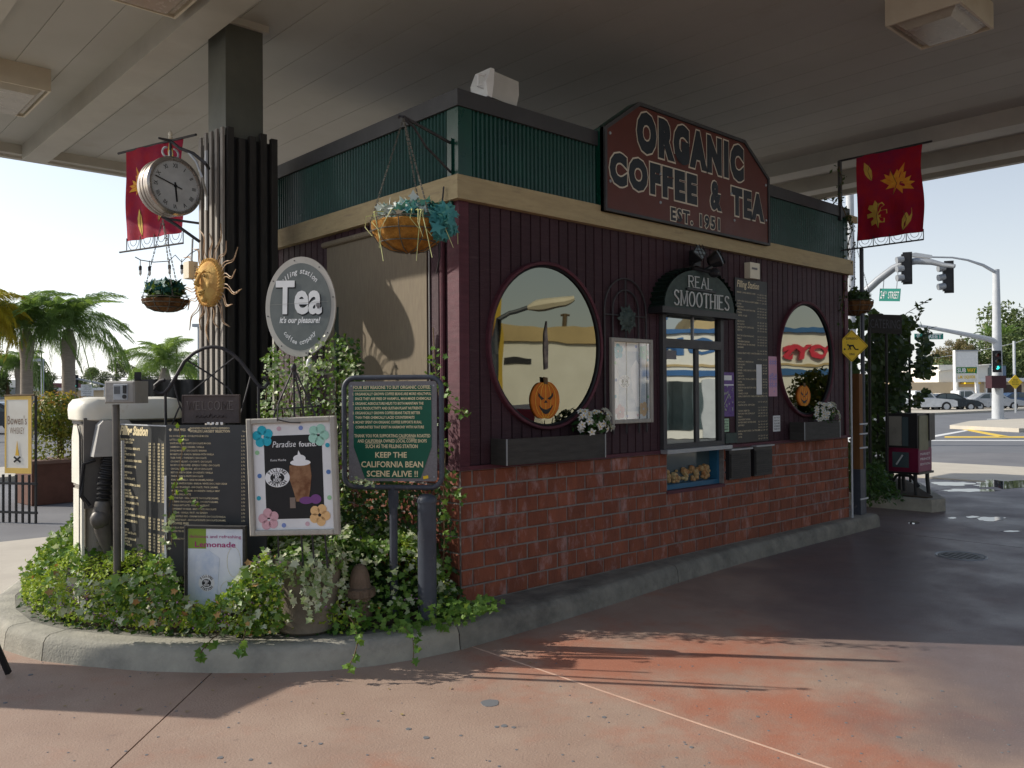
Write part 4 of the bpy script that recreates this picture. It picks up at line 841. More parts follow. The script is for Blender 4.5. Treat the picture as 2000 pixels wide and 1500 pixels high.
part(MB().box(.036, .036, .008, .519, .694, .009, Mx), 'glazing', mat('poster_glazing', (.85, .87, .9), (.8, .82, .85), rough=.04, alpha=.12, met=1), w1)
# iron arch trellis with sun ornament on the front wall
ar = thing('iron_trellis', 'black double-arched iron trellis on the siding behind the framed poster', 'trellis', (1.85, -.03, 1.3))
def archpts(cx, zb, r, zt): return [(cx - r, zb)] + [(cx - r * math.cos(PI * i / 14), zt - r + r * math.sin(PI * i / 14)) for i in range(15)] + [(cx + r, zb)]
ac_ = px(1222, 600, y=-.03).x; rO = (px(1262, 600, y=-.03).x - px(1181, 600, y=-.03).x) / 2; zt = px(1220, 544, y=-.03).z
for r_, z_ in ((rO, zt), (rO * .62, zt - rO * .36)): part(MB().tube([(x, z, .03) for x, z in archpts(ac_, 1.3, r_, z_)], .008, 6, FR), 'arch_rod', M['iron'], ar)
part(MB().tube([(ac_, 1.3, .03), (ac_, zt, .03)], .007, 6, FR), 'rod', M['iron'], ar); part(MB().tube([(ac_ - rO - .01, zt - .32, .032), (ac_ + rO + .01, zt - .32, .032)], .007, 6, FR), 'rod', M['iron'], ar)
zc = px(1224, 623, y=-.05).z; so_ = thing('sun_ornament', 'small verdigris sun face in the middle of the wall trellis', 'sun ornament', (ac_, -.05, zc - .13))
T = FR @ Matrix.Translation((ac_, zc, .045)); part(MB().lathe([(.078, -.01), (.075, .01), (.05, .032), (.01, .04)], T, 20), 'face', M['verd'], so_, True)
for k_ in range(14): a = 2 * PI * k_ / 14; L = .135 if k_ % 2 else .11; A = T @ Matrix.Rotation(a, 4, 'Z'); part(MB().add([(.06, -.022, -.006), (.09, -.026, .008), (L, 0, .0), (.09, .026, .008), (.06, .022, -.006), (.07, 0, .02)], [(0, 1, 5), (1, 2, 5), (2, 3, 5), (3, 4, 5), (4, 3, 2, 1, 0)], A), 'ray', M['verd'], so_)
part(MB().sph((0, .0, .045), .012, .02, .014, T, 8, 5).sph((-.025, .022, .03), .013, .008, .01, T, 8, 5).sph((.025, .022, .03), .013, .008, .01, T, 8, 5).sph((0, -.033, .03), .025, .007, .01, T, 8, 5), 'features', M['verd'], so_)
# ---------------- pump island things ----------------
def wtube(t, name, m, pts, r, n=6): return part(MB().tube(pts, r, n), name, m if not isinstance(m, str) else M[m], t, True)
# bollard
b_ = thing('bollard', 'short dark blue-grey steel bollard with a domed cap at the kerb', 'bollard', (-.442, -.19, .15))
part(MB().lathe([(.062, .14), (.062, .93), (.066, .932), (.066, .95), (.058, .97), (.035, .985), (.002, .99)], Matrix.Translation((-.442, -.19, 0)), 28), 'post', M['boll'], b_, True)
# green coffee sign in tube frame
GP = V((-.517, .114, .15)); Mg, gw, gh = board(668, 733, 866, 733, 955, 5.62, 5.55)
gs = thing('coffee_sign', 'green FOUR KEY REASONS TO BUY ORGANIC COFFEE sign in a black tube frame', 'sign', GP)
def rrect(x0, y0, x1, y1, r, n=6):
    pts = []
    for cx, cy, a0 in ((x1 - r, y1 - r, 0), (x0 + r, y1 - r, PI / 2), (x0 + r, y0 + r, PI), (x1 - r, y0 + r, 1.5 * PI)): pts += [(cx + r * math.cos(a0 + PI / 2 * i / n), cy + r * math.sin(a0 + PI / 2 * i / n)) for i in range(n + 1)]
    return pts
R_ = rrect(.014, .014, gw - .014, gh - .014, .075)
part(MB().tube([(x, y, 0) for x, y in R_ + R_[:1]], .017, 10, Mg, cap=False), 'tube_frame', M['boll'], gs, True)
px0, px1, py0, py1 = .045, gw - .045, .055, gh - .04
part(MB().prism(rrect(px0, py0, px1, py1, .02, 3), -.006, .004, Mg), 'plate', M['sgrey'], gs)
e_ = .02; oct_ = [(px0 + .16 * gw, py0 + .02), (px1 - .16 * gw, py0 + .02), (px1 - .035, py0 + .30 * gh), (px1 - .035, py1 - .03), (px0 + .035, py1 - .03), (px0 + .035, py0 + .30 * gh)]
part(MB().prism(oct_, .005, .007, Mg), 'green_panel', M['sgreen'], gs)
mb = MB(); H_ = py1 - py0; W_ = px1 - px0; cx = (px0 + px1) / 2
def row(t, y, h, w0, al='C', x=None): mb.text(t, h * 1.05, x if x is not None else cx, y, .009, al, off=.025, w=w0, M=Mg)
Yg = lambda v: py1 - (v - 165) / (1390 - 165) * H_; Xg = lambda u: px0 + (u - 105) / (1190 - 105) * W_
for t, v, h, u0, u1 in (('FOUR KEY REASONS TO BUY ORGANIC COFFEE:', 258, 36, 165, 1118), ('1. ORGANICALLY GROWN COFFEE BEANS ARE MORE HEALTHFUL', 335, 30, 160, 1125), ('SINCE THEY ARE FREE OF HARMFUL, MAN-MADE CHEMICALS', 393, 30, 188, 1120), ('2. ORGANIC AGRICULTURE HELPS TO BOTH MAINTAIN THE', 452, 30, 158, 1030), ("SOIL'S PRODUCTIVITY AND SUSTAIN PLANT NUTRIENTS", 510, 30, 188, 1015), ('3. ORGANICALLY GROWN COFFEE BEANS TASTE BETTER', 568, 30, 158, 990), ('THAN THEIR CHEMICALLY LACED COUNTERPARTS', 624, 30, 190, 920), ('4. MONEY SPENT ON ORGANIC COFFEE SUPPORTS RURAL', 682, 30, 160, 1010), ('COMMUNITIES THAT EXIST IN HARMONY WITH NATURE', 742, 30, 192, 1035), ('THANK YOU FOR SUPPORTING CALIFORNIA ROASTED', 852, 36, 178, 1112), ('AND CALIFORNIA OWNED LOCAL COFFEE SHOPS', 915, 36, 218, 1068), ('SUCH AS THE FILLING STATION', 983, 40, 316, 958), ('KEEP THE', 1100, 62, 436, 824), ('CALIFORNIA BEAN', 1218, 66, 262, 1022), ('SCENE ALIVE !!', 1333, 66, 330, 958)):
    hh = h / (1390 - 165) * H_ * 1.12; xx = (Xg(u0) + Xg(u1)) / 2; mb.text(t, hh, xx, Yg(v), .009, 'C', off=.03, w=Xg(u1) - Xg(u0), M=Mg)
mb.box(Xg(165), Yg(283), .008, Xg(1118), Yg(276), .0095, Mg); mb.box(Xg(712), Yg(866), .008, Xg(922), Yg(860), .0095, Mg); mb.box(Xg(305), Yg(926), .008, Xg(508), Yg(920), .0095, Mg)
part(mb, 'lettering', M['gold2'], gs)
part(MB().box(0, 0, .006, .035, .02, .0085, Mg @ Matrix.Translation((Xg(1025), Yg(1365), 0)) @ Matrix.Rotation(.2, 4, 'Z')), 'sticker', M['yel'], gs)
for x, y in ((px0 + .02, py0 + .03), (px1 - .02, py0 + .03), (px0 + .02, py1 - .03), (px1 - .02, py1 - .03)): part(MB().disc(x, y, .006, .006, .005, .009, Mg, 8), 'bolt', M['steel'], gs)
pt = Mg @ V((gw * .50, 0, -.01)); part(MB().tube([(pt.x, pt.y, .14), (pt.x, pt.y, pt.z + .0)], .027, 12), 'post', M['boll'], gs, True)
part(MB().tube([(pt.x, pt.y, pt.z - .12), (pt.x, pt.y, pt.z + .02)], .034, 4), 'flattened_post_end', M['boll'], gs)
# paradise frame
Mp, pw_, ph_ = board(490, 822, 664, 814, 1046, 5.10, 5.02); Mp = Mp @ Matrix.Rotation(.035, 4, 'Z')
fp = thing('flower_poster', 'silver-framed Paradise found poster with paper flowers, hung before the ivy', 'framed poster', Mp @ V((pw_ / 2, 0, 0)))
paradise(fp, Mp, pw_, ph_, .034)
part(MB().tube([(pw_ * .36, ph_ - .01, .024), (pw_ * .50, ph_ - .03, .026), (pw_ * .62, ph_ - .035, .024)], .0035, 4, Mp).tube([(pw_ * .36, ph_ - .02, .024), (pw_ * .37, ph_ + .09, .01), (pw_ * .5, ph_ + .26, -.02)], .004, 4, Mp), 'hanging_wire', M['iron'], fp, kind='stuff')
hs = thing('wire_stand', 'black wire stand with a ball finial behind the Paradise found poster', 'wire stand', Mp @ V((pw_ / 2, -.6, -.05)))
q0 = Mp @ V((pw_ * .52, ph_ + .30, -.04))
part(MB().sph(q0, .018, .018, .024, n=10, h=6), 'finial', M['iron'], hs, True)
for dx in (-.13, .0, .06, .13): qb = Mp @ V((pw_ * .5 + dx, ph_ + .02, -.05)); qg = Mp @ V((pw_ * .5 + dx * 1.2, -.22, -.10)); part(MB().tube([q0, qb, qg], .006, 5), 'rod', M['iron'], hs)
part(MB().tube([Mp @ V((pw_ * .5 - .14, ph_ + .05, -.045)), Mp @ V((pw_ * .5 + .15, ph_ + .06, -.045))], .005, 5), 'crossbar', M['iron'], hs)
# black menu boards
Mb, mw_, mh_ = board(325, 831, 520, 829, 1123, 5.40, 5.30)
mbd = thing('menu_board', 'wide black menu board headed WORLDS LARGEST SELECTION in gold print', 'menu board', Mb @ V((mw_ / 2, 0, 0)))
part(MB().box(0, 0, -.012, mw_, mh_, .004, Mb), 'panel', M['black_board'], mbd); part(MB().box(-.008, -.0, -.016, .006, mh_ * .66, .014, Mb), 'edge_tube', M['white'], mbd)
mb = MB(); mb.text('FRAPPES', .016, .095, mh_ - .038, .0055, off=.03, M=Mb).text('BLENDED DRINKS WITH ESPRESSO', .0125, .30, mh_ - .026, .0055, w=.27, off=.02, M=Mb).text('WORLDS LARGEST SELECTION', .016, .30, mh_ - .047, .0055, w=.275, off=.04, M=Mb).text('16oz   20oz', .012, mw_ - .12, mh_ - .045, .0055, M=Mb)
for x in (.03, .16): mb.disc(x, mh_ - .03, .011, .011, .005, .006, Mb, 4)
for i, t in enumerate(MENU):
    y = mh_ - .076 - i * .0233; mb.text(t, .0118, .025 + i * .0009, y, .0055, 'L', .78, .015, M=Mb, res=1)
    mb.text('3.%d0' % (4 if i < 3 else 7), .0118, mw_ - .165, y, .0055, 'L', .9, .015, M=Mb, res=1); mb.text('4.%d0' % (0 if i < 3 else 3), .0118, mw_ - .11, y, .0055, 'L', .9, .015, M=Mb, res=1)
y0 = mh_ - .076 - 24 * .0233
mb.text('COFFEE FREE', .014, .10, y0, .0055, off=.03, M=Mb); mb.text('VANILLA BEAN OR BELGIAN CHOCOLATE', .0118, .035, y0 - .026, .0055, 'L', .85, .015, M=Mb, res=1).text('GREEN TEA BLENDED OR BLUEBERRY MATCHA', .0118, .036, y0 - .049, .0055, 'L', .85, .015, M=Mb, res=1).text('OR PISTACHIO', .0118, .14, y0 - .073, .0055, 'L', .85, .015, M=Mb, res=1).text('AVAILABLE NON-FAT, SOY, SUGAR FREE, OR WITH PROTEIN', .0118, .036, y0 - .097, .0055, 'L', .8, .015, M=Mb, res=1).text('*CAN BE MADE LOW CARB ADD .75c', .016, .32, y0 - .125, .0055, off=.03, M=Mb, res=1)
part(mb, 'lettering', M['gold'], mbd)
mb = MB()
for x in (.28, .31, .34, .37): mb.box(x, mh_ + .003, -.004, x + .016, mh_ + .018, .0, Mb)
part(mb, 'clip', M['white'], mbd, kind='stuff')
# tall narrow price board (angled), left
PL = px(230, 830, d=5.85); PR = px(326, 829, d=5.42); zL = px(245, 1098, d=5.85).z; zR = px(326, 1118, d=5.42).z
Mf = frame((PL.x, PL.y, 0), (PR.x - PL.x, PR.y - PL.y, 0)); fw_ = math.hypot(PR.x - PL.x, PR.y - PL.y); zt_ = (PL.z + PR.z) / 2; fb = (zL + zR) / 2
tb = thing('drink_board', 'narrow grey drink price board angled beside the old pump', 'menu board', (PL.x, PL.y, fb))
part(MB().box(0, fb, -.006, fw_, zt_, .004, Mf), 'panel', M['grey_board'], tb); part(MB().box(0, zt_ - .006, -.007, fw_, zt_ + .002, .006, Mf), 'metal_edge', M['lgrey'], tb)
mb = MB(); mb.text('Filling Station', .06, .045, zt_ - .07, .0055, 'L', .95, .07, sh=.3, M=Mf, w=fw_ * .58)
pr = lambda i, y: [mb.text('%d.%d%d' % (1 + (i + k) % 4, (i * 3 + k) % 10, 5 * (k % 2)), .0145, fw_ * (.66 + .085 * k), y, .0055, 'L', .9, .05, M=Mf, res=1) for k in range(4)]
for i in range(44):
    y = zt_ - .11 - i * .0205
    if y < fb + .03: break
    if i == 0: mb.text('THE WORLDS FINE COFFEE & TEA', .013, .03, y, .0055, 'L', .8, .03, M=Mf, res=1); continue
    if i in (29,): continue
    if i < 36: mb.text(SHORT[(i * 5) % 27] + (' ' + SHORT[(i * 3) % 27] if i % 2 else ''), .0145, .025 + .0006 * i, y, .0055, 'L', .8, .06, M=Mf, res=1)
    if i < 20 or 24 < i < 36: pr(i, y)
    if i >= 37: mb.text('BAGEL   2.50   TOAST', .012, fw_ * .33, y, .0055, 'L', .9, .04, M=Mf, res=1)
part(mb, 'lettering', M['gold2'], tb)
# lemonade poster leaning at the board
Ml, lw_, lh_ = board(361, 1026, 481, 1026, 1200, 5.20, 5.15)
lp = thing('lemonade_poster', 'framed Lemonade poster half sunk in the ground cover before the menu board', 'framed poster', Ml @ V((lw_ / 2, 0, 0)))
for a in ((0, 0, .02, lh_), (lw_ - .02, 0, lw_, lh_), (.02, 0, lw_ - .02, .02), (.02, lh_ - .02, lw_ - .02, lh_)): part(MB().bbox(a[0], a[1], -.012, a[2], a[3], .014, Ml, .004), 'frame_bar', M['dwood'], lp)
ps = part(MB().box(.02, .02, -.01, lw_ - .02, lh_ - .02, .002, Ml), 'poster', mat('lemonade_print', (.55, .60, .68), (.72, .75, .78), sc=5, rough=.5), lp)
for a_, b_, r1, r2 in ((.80, .60, .115, .17), (.76, .30, .18, .10), (.30, .12, .14, .05)):
    lm_ = part(MB().ring(lw_ * a_, lh_ * b_, lw_ * r1, lh_ * r2, .006, .0022, .0034, Ml, 30), 'lemon_print', flat('lemon', (.66, .52, .10), .5), ps)
    for k in range(7): q = 2 * PI * k / 7; part(MB().prism([(lw_ * (a_ + r1 * .12 * math.cos(q)), lh_ * (b_ + r2 * .12 * math.sin(q))), (lw_ * (a_ + r1 * .72 * math.cos(q - .3)), lh_ * (b_ + r2 * .72 * math.sin(q - .3))), (lw_ * (a_ + r1 * .72 * math.cos(q + .3)), lh_ * (b_ + r2 * .72 * math.sin(q + .3)))], .0024, .0034, Ml), 'segment_print', flat('lemon_pulp', (.70, .64, .36), .5), lm_) if False else None
part(MB().box(.022, lh_ * .74, .0025, lw_ * .35, lh_ - .022, .0032, Ml), 'leaf_print', flat('leafp', (.22, .33, .04), .5), ps)
part(MB().prism([(lw_ * .17, lh_ * .08), (lw_ * .52, lh_ * .08), (lw_ * .57, lh_ * .64), (lw_ * .40, lh_ * .72), (lw_ * .18, lh_ * .66)], .0033, .0042, Ml), 'glass_print', mat('glassp', (.48, .56, .68), (.66, .70, .76), sc=16, rough=.4), ps)
part(MB().disc(lw_ * .36, lh_ * .36, .052, .052, .0045, .005, Ml, 30), 'emblem', M['paper'], ps)
part(MB().arc_text('FILLING', .016, lw_ * .36, lh_ * .36, .042, .042, PI / 2, .30, .0055, Ml, off=.04).arc_text('STATION', .016, lw_ * .36, lh_ * .36, .042, .042, -PI / 2, .30, .0055, Ml, True, .04).disc(lw_ * .36, lh_ * .36, .030, .024, .0052, .0056, Ml, 24), 'emblem_text', M['blk'], ps)
part(MB().text('PERK', .011, lw_ * .36, lh_ * .36 + .006, .006, w=.035, off=.05, M=Ml).text('MY', .010, lw_ * .36, lh_ * .36 - .005, .006, off=.05, M=Ml).text('RIDE!', .010, lw_ * .36, lh_ * .36 - .017, .006, w=.035, off=.05, M=Ml), 'emblem_text', M['wht'], ps)
part(MB().text('delicious and refreshing', .020, lw_ * .5, lh_ * .86, .0045, w=lw_ * .84, M=Ml).text('Lemonade', .034, lw_ * .5, lh_ * .76, .0045, w=lw_ * .66, off=.02, M=Ml), 'lettering', flat('magenta_print', (.38, .02, .16), .5), ps)
part(MB().text('original', .016, lw_ * .76, lh_ * .28, .0045, M=Ml), 'lettering', flat('purp_print', (.2, .1, .4), .5), ps)
# oval tea sign on ladder
Mt, tw, tht = board(517, 500, 654, 500, 697, 6.40, 6.27); Mt = Mt @ Matrix.Rotation(-.02, 4, 'Z')
ts = thing('tea_sign', "grey oval Tea sign with white rim reading it's our pleasure", 'sign', Mt @ V((tw / 2, 0, 0)))
cx, cy = tw / 2, tht / 2
part(MB().disc(cx, cy, cx, cy, -.014, .004, Mt, 60), 'rim_plate', mat('tea_rim', (.50, .47, .42), sc=4, rough=.5), ts)
part(MB().disc(cx, cy, cx * .87, cy * .87, .0045, .006, Mt, 60), 'grey_field', mat('tea_field', (.15, .165, .16), (.12, .135, .13), sc=9, rough=.5), ts)
part(MB().text('Tea', .25, cx * .98, cy * .86, .0085, off=.05, w=tw * .67, M=Mt, res=3), 'lettering_shadow', M['blk'], ts)
mb = MB().text('Tea', .25, cx * .96, cy * .88, .0105, off=.04, w=tw * .66, M=Mt, res=3).text("it's our pleasure!", .045, cx * 1.0, cy * .68, .0085, sh=.25, off=.04, w=tw * .58, M=Mt)
mb.arc_text('filling station', .042, cx, cy, cx * .66, cy * .70, PI * .53, .115, .0085, Mt, sh=.2, off=.02).arc_text('coffee company', .036, cx, cy, cx * .60, cy * .72, -PI / 2, .115, .0085, Mt, True, .02)
part(mb, 'lettering', M['wht'], ts)
part(MB().disc(tw * .76, tht * .515, .019, .017, .0112, .0125, Mt, 16).box(tw * .76 - .008, tht * .48, .0112, tw * .76 + .008, tht * .50, .0125, Mt), 'cup_print', M['sgrey'], ts)
for a in range(8): part(MB().disc(cx + cx * .94 * math.cos(a * PI / 4 + .2), cy + cy * .94 * math.sin(a * PI / 4 + .2), .005, .005, .004, .007, Mt, 8), 'bolt', M['black'], ts)
part(MB().box(cx * .15, cy * 1.03, .0113, tw * .94, cy * 1.035, .012, Mt @ Matrix.Rotation(.05, 4, 'Z')), 'crack', M['wire'], ts)
la = thing('ladder_trellis', 'weathered wooden ladder trellis carrying the oval sign and ivy', 'trellis', Mt @ V((cx, -.9, -.06)))
for x in (.045, tw * .52, tw - .02): a = Mt @ V((x, tht * .5, -.05)); part(MB().box(a.x - .012, a.y - .012, .15, a.x + .012, a.y + .012, a.z), 'upright', M['verd'] if x > .4 else M['wood'], la)
for z in (-.12, -.5, -.9): part(MB().tube([Mt @ V((.04, z, -.05)), Mt @ V((tw - .02, z, -.05))], .012, 5), 'rung', M['wood'], la)
ib = px(604, 712, d=6.15); lm = thing('glass_lantern', 'small blue-white glass bulb hanging in the ivy below the oval sign', 'glass ornament', ib); part(MB().sph(ib, .024, .024, .05, n=12, h=8), 'bulb', M['bulb'], lm, True); part(MB().tube([ib + V((0, 0, .05)), ib + V((0, 0, .09))], .01, 6), 'cap', M['iron'], lm)
# ---- ivy around ladder
def region_pts(n, poly, d0, d1, dens=None):
    """points inside a photo-space polygon spread over a depth range"""
    xs = [p[0] for p in poly]; ys = [p[1] for p in poly]; out = []
    while len(out) < n:
        u = random.uniform(min(xs), max(xs)); v = random.uniform(min(ys), max(ys)); c = False; j = len(poly) - 1
        for i in range(len(poly)):
            if (poly[i][1] > v) != (poly[j][1] > v) and u < (poly[j][0] - poly[i][0]) * (v - poly[i][1]) / (poly[j][1] - poly[i][1]) + poly[i][0]: c = not c
            j = i
        if c and (dens is None or dens(u, v)): out.append(px(u, v, d=random.uniform(d0, d1)))
    return out
from mathutils import noise
def clump(p, s=6., th=-.15): return noise.noise(V(p) * s) > th
iv = thing('ivy', 'variegated ivy climbing the ladder trellis below the oval sign', 'ivy', px(590, 1000, d=6.2))
pol = [(512, 700), (535, 668), (560, 700), (600, 700), (618, 660), (655, 650), (700, 700), (702, 740), (690, 830), (690, 930), (660, 1080), (560, 1080), (515, 830), (500, 800), (515, 760)]
P = [p for p in region_pts(2000, pol, 5.95, 6.35) if clump(p, 9, .0)]
nrm = [(-.45, -.55, .6)] * len(P)
leafpart('foliage', [leaves(P, nrm, .026, T_IVY, .55, .4, .8)], M['ivyp'], iv)
P = [p for p in region_pts(3000, pol, 6.05, 6.5) if clump(p, 8, -.1)]
leafpart('foliage', [leaves(P, [(-.45, -.55, .6)] * len(P), .025, T_IVY, .55, .4, .8)], M['ivy'], iv)
P = [p for p in region_pts(420, [(655, 650), (700, 660), (712, 740), (702, 860), (660, 860)], 6.2, 6.6)]
leafpart('foliage', [leaves(P, [(-.2, -.8, .5)] * len(P), .03, T_IVY, .5, .4, .8)], M['ivyd'], iv)
mb = MB()
for i in range(16):
    u = 525 + i * 10; pts = [px(u + random.uniform(-12, 12), v, d=6.25) for v in (1000, 920, 850, 790, 730 + (i % 4) * 12)]; mb.tube(pts, .004, 4)
part(mb, 'stem', M['stem'], iv, kind='stuff')
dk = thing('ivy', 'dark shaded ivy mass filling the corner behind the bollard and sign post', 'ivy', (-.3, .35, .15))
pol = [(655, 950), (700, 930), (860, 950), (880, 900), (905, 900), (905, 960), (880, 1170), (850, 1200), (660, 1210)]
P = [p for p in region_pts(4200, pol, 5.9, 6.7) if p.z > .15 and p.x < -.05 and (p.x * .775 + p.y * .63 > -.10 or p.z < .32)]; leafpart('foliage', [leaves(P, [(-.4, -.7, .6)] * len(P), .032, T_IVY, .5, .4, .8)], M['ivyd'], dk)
# ivy along kiosk left corner
ci = thing('ivy', 'thin ivy strand with bright leaf tips at the kiosk left corner', 'ivy', (-.06, .1, 1.))
pts = [px(u, v, d=5.88) for u, v in ((862, 1180), (868, 1050), (866, 960), (870, 880), (862, 800), (850, 720), (846, 640))]
part(MB().tube(pts, .004, 4).tube([px(868, 765, d=5.86), px(880, 790, d=5.86), px(896, 800, d=5.84), px(912, 808, d=5.8)], .003, 4).tube([px(872, 940, d=5.86), px(890, 962, d=5.85), px(902, 975, d=5.82), px(912, 980, d=5.8)], .003, 4), 'stem', M['stem'], ci, kind='stuff')
P = []
for (u, v, n, s) in ((850, 690, 10, 14), (848, 720, 12, 12), (864, 760, 14, 14), (874, 790, 12, 12), (897, 802, 9, 8), (910, 808, 5, 4), (866, 830, 10, 14), (862, 880, 12, 16), (875, 935, 14, 14), (892, 962, 12, 10), (903, 975, 6, 6), (868, 1000, 12, 14), (870, 1050, 12, 12), (868, 1100, 16, 16)):
    P += [px(u + random.gauss(0, s * .6), v + random.gauss(0, s * .8), d=random.uniform(5.80, 5.92)) for _ in range(n)]
leafpart('foliage', [leaves(P, [(-.5, -.6, .5)] * len(P), .032, T_IVY, .5, .4, .6)], M['ivy'], ci)
# ---- ground cover bed
def bed(n, poly, d, hgt, m, name_, T, size, lab, cat, zb=.15, nr=(-.3, -.4, .8), jit=.6, kind='stuff'): pass
gb = thing('flower_bed', 'thick mound of yellow-green ground cover and ivy over the island nose', 'plant bed', (-1.9, .9, .15))
def bedpts(n, x0=-2.4, x1=-.2, edge=.21, y0=-.35, y1=3.2):
    out = []; E = inset(ALL, edge)
    def inside(x, y):
        c = False; j = len(E) - 1
        for i in range(len(E)):
            if (E[i][1] > y) != (E[j][1] > y) and x < (E[j][0] - E[i][0]) * (y - E[i][1]) / (E[j][1] - E[i][1]) + E[i][0]: c = not c
            j = i
        return c
    while len(out) < n:
        x = random.uniform(x0, x1); y = random.uniform(y0, y1)
        if inside(x, y): out.append((x, y))
    return out
E_ = [V((*p, 0)) for p in inset(ALL, .24)]
def edge_d(x, y): return min(math.hypot(p.x - x, p.y - y) for p in E_)
Ed = []
for i in range(len(E_)):
    a = E_[i]; b = E_[(i + 1) % len(E_)]
    for k in range(4): Ed.append((a.lerp(b, k / 4).x, a.lerp(b, k / 4).y))
Ed = np.array(Ed)
def hts(xy):
    xy = np.array(xy); d = np.sqrt(((xy[:, None, :] - Ed[None]) ** 2).sum(2)).min(1); base = .06 + .45 * (1 - np.exp(-d / .16)); 
    nz = np.array([noise.noise(V((x * 3.2, y * 3.2, 0))) * .13 + noise.noise(V((x * 9, y * 9, 3))) * .06 for x, y in xy]); return base + nz * np.minimum(1, d / .15), d
def layer(n, m, size, T, sel, lift=0., jit=.55, thick=.10, nm='foliage'):
    xy = bedpts(n); h, d = hts(xy); P = []
    for (x, y), hh, dd in zip(xy, h, d):
        if sel(x, y, dd): P.append((x, y, .15 + max(.01, hh + lift - abs(random.gauss(0, thick)))))
    leafpart(nm, [leaves(P, [(-.25, -.35, .8)] * len(P), size, T, jit)], M[m], gb)
nz = lambda x, y, o: noise.noise(V((x * 2.2, y * 2.2, o)))
leftish = lambda x, y: x + y * .35 < -1.45
layer(46000, 'cover', .024, T_OVAL, lambda x, y, d: leftish(x, y) or nz(x, y, 5) > .05, 0, .6, .05)
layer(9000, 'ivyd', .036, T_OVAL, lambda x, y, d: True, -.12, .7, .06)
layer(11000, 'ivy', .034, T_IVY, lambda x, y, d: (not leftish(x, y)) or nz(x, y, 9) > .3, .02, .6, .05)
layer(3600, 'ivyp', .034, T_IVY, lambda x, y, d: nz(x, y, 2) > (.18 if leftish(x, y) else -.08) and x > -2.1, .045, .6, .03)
layer(3000, 'purple', .012, T_OVAL, lambda x, y, d: nz(x, y, 12) > .1 and x > -1.7, .05, .9, .03, 'blossoms')
part(MB().prism([p for p in inset(ALL, .29) if p[0] < -.05], .146, .19), 'soil', M['soil'], gb)
fc_pol = [(110, 1120), (200, 1140), (262, 1120), (308, 1082), (335, 1098), (352, 1165), (398, 1182), (440, 1158), (475, 1112), (520, 1068), (556, 1100), (545, 1235), (480, 1238), (200, 1215), (90, 1185)]
for n_, m_, s_, T_, off in ((2600, 'cover', .024, T_OVAL, 0), (1500, 'ivy', .036, T_IVY, 3), (560, 'ivyp', .034, T_IVY, 6), (900, 'purple', .013, T_OVAL, 9)):
    P = [p for p in region_pts(n_, fc_pol, 4.98, 5.14) if noise.noise(V((p.x * 5, p.y * 5, p.z * 5 + off))) > -.18]; leafpart('foliage', [leaves(P, [(-.4, -.5, .7)] * len(P), s_, T_, .6)], M[m_], gb)
P = [p for p in region_pts(90, fc_pol, 4.96, 5.12)]; leafpart('dead_leaves', [leaves(P, [(-.4, -.5, .7)] * len(P), .03, T_IVY, .8)], mat('dead_leaf', (.30, .16, .05), (.45, .30, .12), rough=.7, attr='rnd'), gb)
layer(140, 'coco', .028, T_OVAL, lambda x, y, d: True, .03, .9, .03, 'dead_leaves')
# low ivy strip along the kerb near bollard and brick
lo = thing('ivy', 'low green ivy creeping along the kerb top below the brick corner', 'ivy', (-.4, -.25, .15))
P = region_pts(700, [(640, 1225), (700, 1212), (800, 1200), (900, 1165), (985, 1172), (960, 1190), (900, 1225), (800, 1240), (650, 1245)], 5.2, 5.9); P = [(p.x, p.y, max(.16, min(p.z, .30))) for p in P if p.y < -.02 or p.x < -.05]
leafpart('foliage', [leaves(P, [(-.3, -.5, .8)] * len(P), .034, T_IVY, .5, .4)], M['ivy'], lo)
P2 = region_pts(900, [(660, 1190), (870, 1100), (905, 1120), (905, 1185), (800, 1210), (660, 1215)], 5.6, 6.0); P2 = [p for p in P2 if p.x < -.05 and p.z > .15 and (p.x * .775 + p.y * .63 > -.12 or p.z < .32)]
leafpart('foliage', [leaves(P2, [(-.3, -.5, .8)] * len(P2), .034, T_IVY, .5, .4)], M['ivyd'], lo)
# trailing ivy strands over the kerb
def strand(pts, n, lab, m='ivy', s=.04):
    W = [px(u, v, d=d) for u, v, d in pts]; t = thing('ivy_strand', lab, 'ivy strand', W[-1], 'ivy strands trailing over the kerb')
    part(MB().tube(W, .0035, 4), 'stem', M['stem'], t); P = []
    for i in range(n): q = random.random() * (len(W) - 1); k = int(q); P.append(W[k].lerp(W[min(k + 1, len(W) - 1)], q - k) + V((random.uniform(-.02, .02), random.uniform(-.03, .0), random.uniform(-.01, .02))))
    leafpart('leaf_spray', [leaves(P, [(-.3, -.7, .6)] * n, s, T_IVY, .45, .3, .8)], M[m], t)
strand([(430, 1235, 4.95), (412, 1250, 4.88), (395, 1270, 4.83), (383, 1292, 4.80)], 9, 'ivy strand dangling over the kerb left of the big plant pot')
strand([(480, 1230, 4.95), (474, 1255, 4.86), (468, 1280, 4.8)], 9, 'ivy strand dangling over the kerb just left of the plant pot')
strand([(660, 1180, 4.95), (690, 1215, 4.9), (700, 1250, 4.85), (692, 1280, 4.82), (680, 1305, 4.80)], 20, 'longest yellow-tipped ivy strand reaching the drive right of the plant pot')
strand([(790, 1225, 5.05), (806, 1245, 4.98), (808, 1270, 4.95), (807, 1298, 4.93)], 9, 'short ivy strand over the kerb left of the bollard')
strand([(395, 1000, 5.3), (340, 940, 5.33), (335, 1060, 5.30)], 16, 'thin ivy runner between the two dark price boards', s=.03)
strand([(350, 835, 5.25), (356, 880, 5.25), (350, 920, 5.25), (338, 960, 5.25), (330, 990, 5.25)], 10, 'thin vine with bright leaves across the left edge of the wide menu board', 'cover', .028)
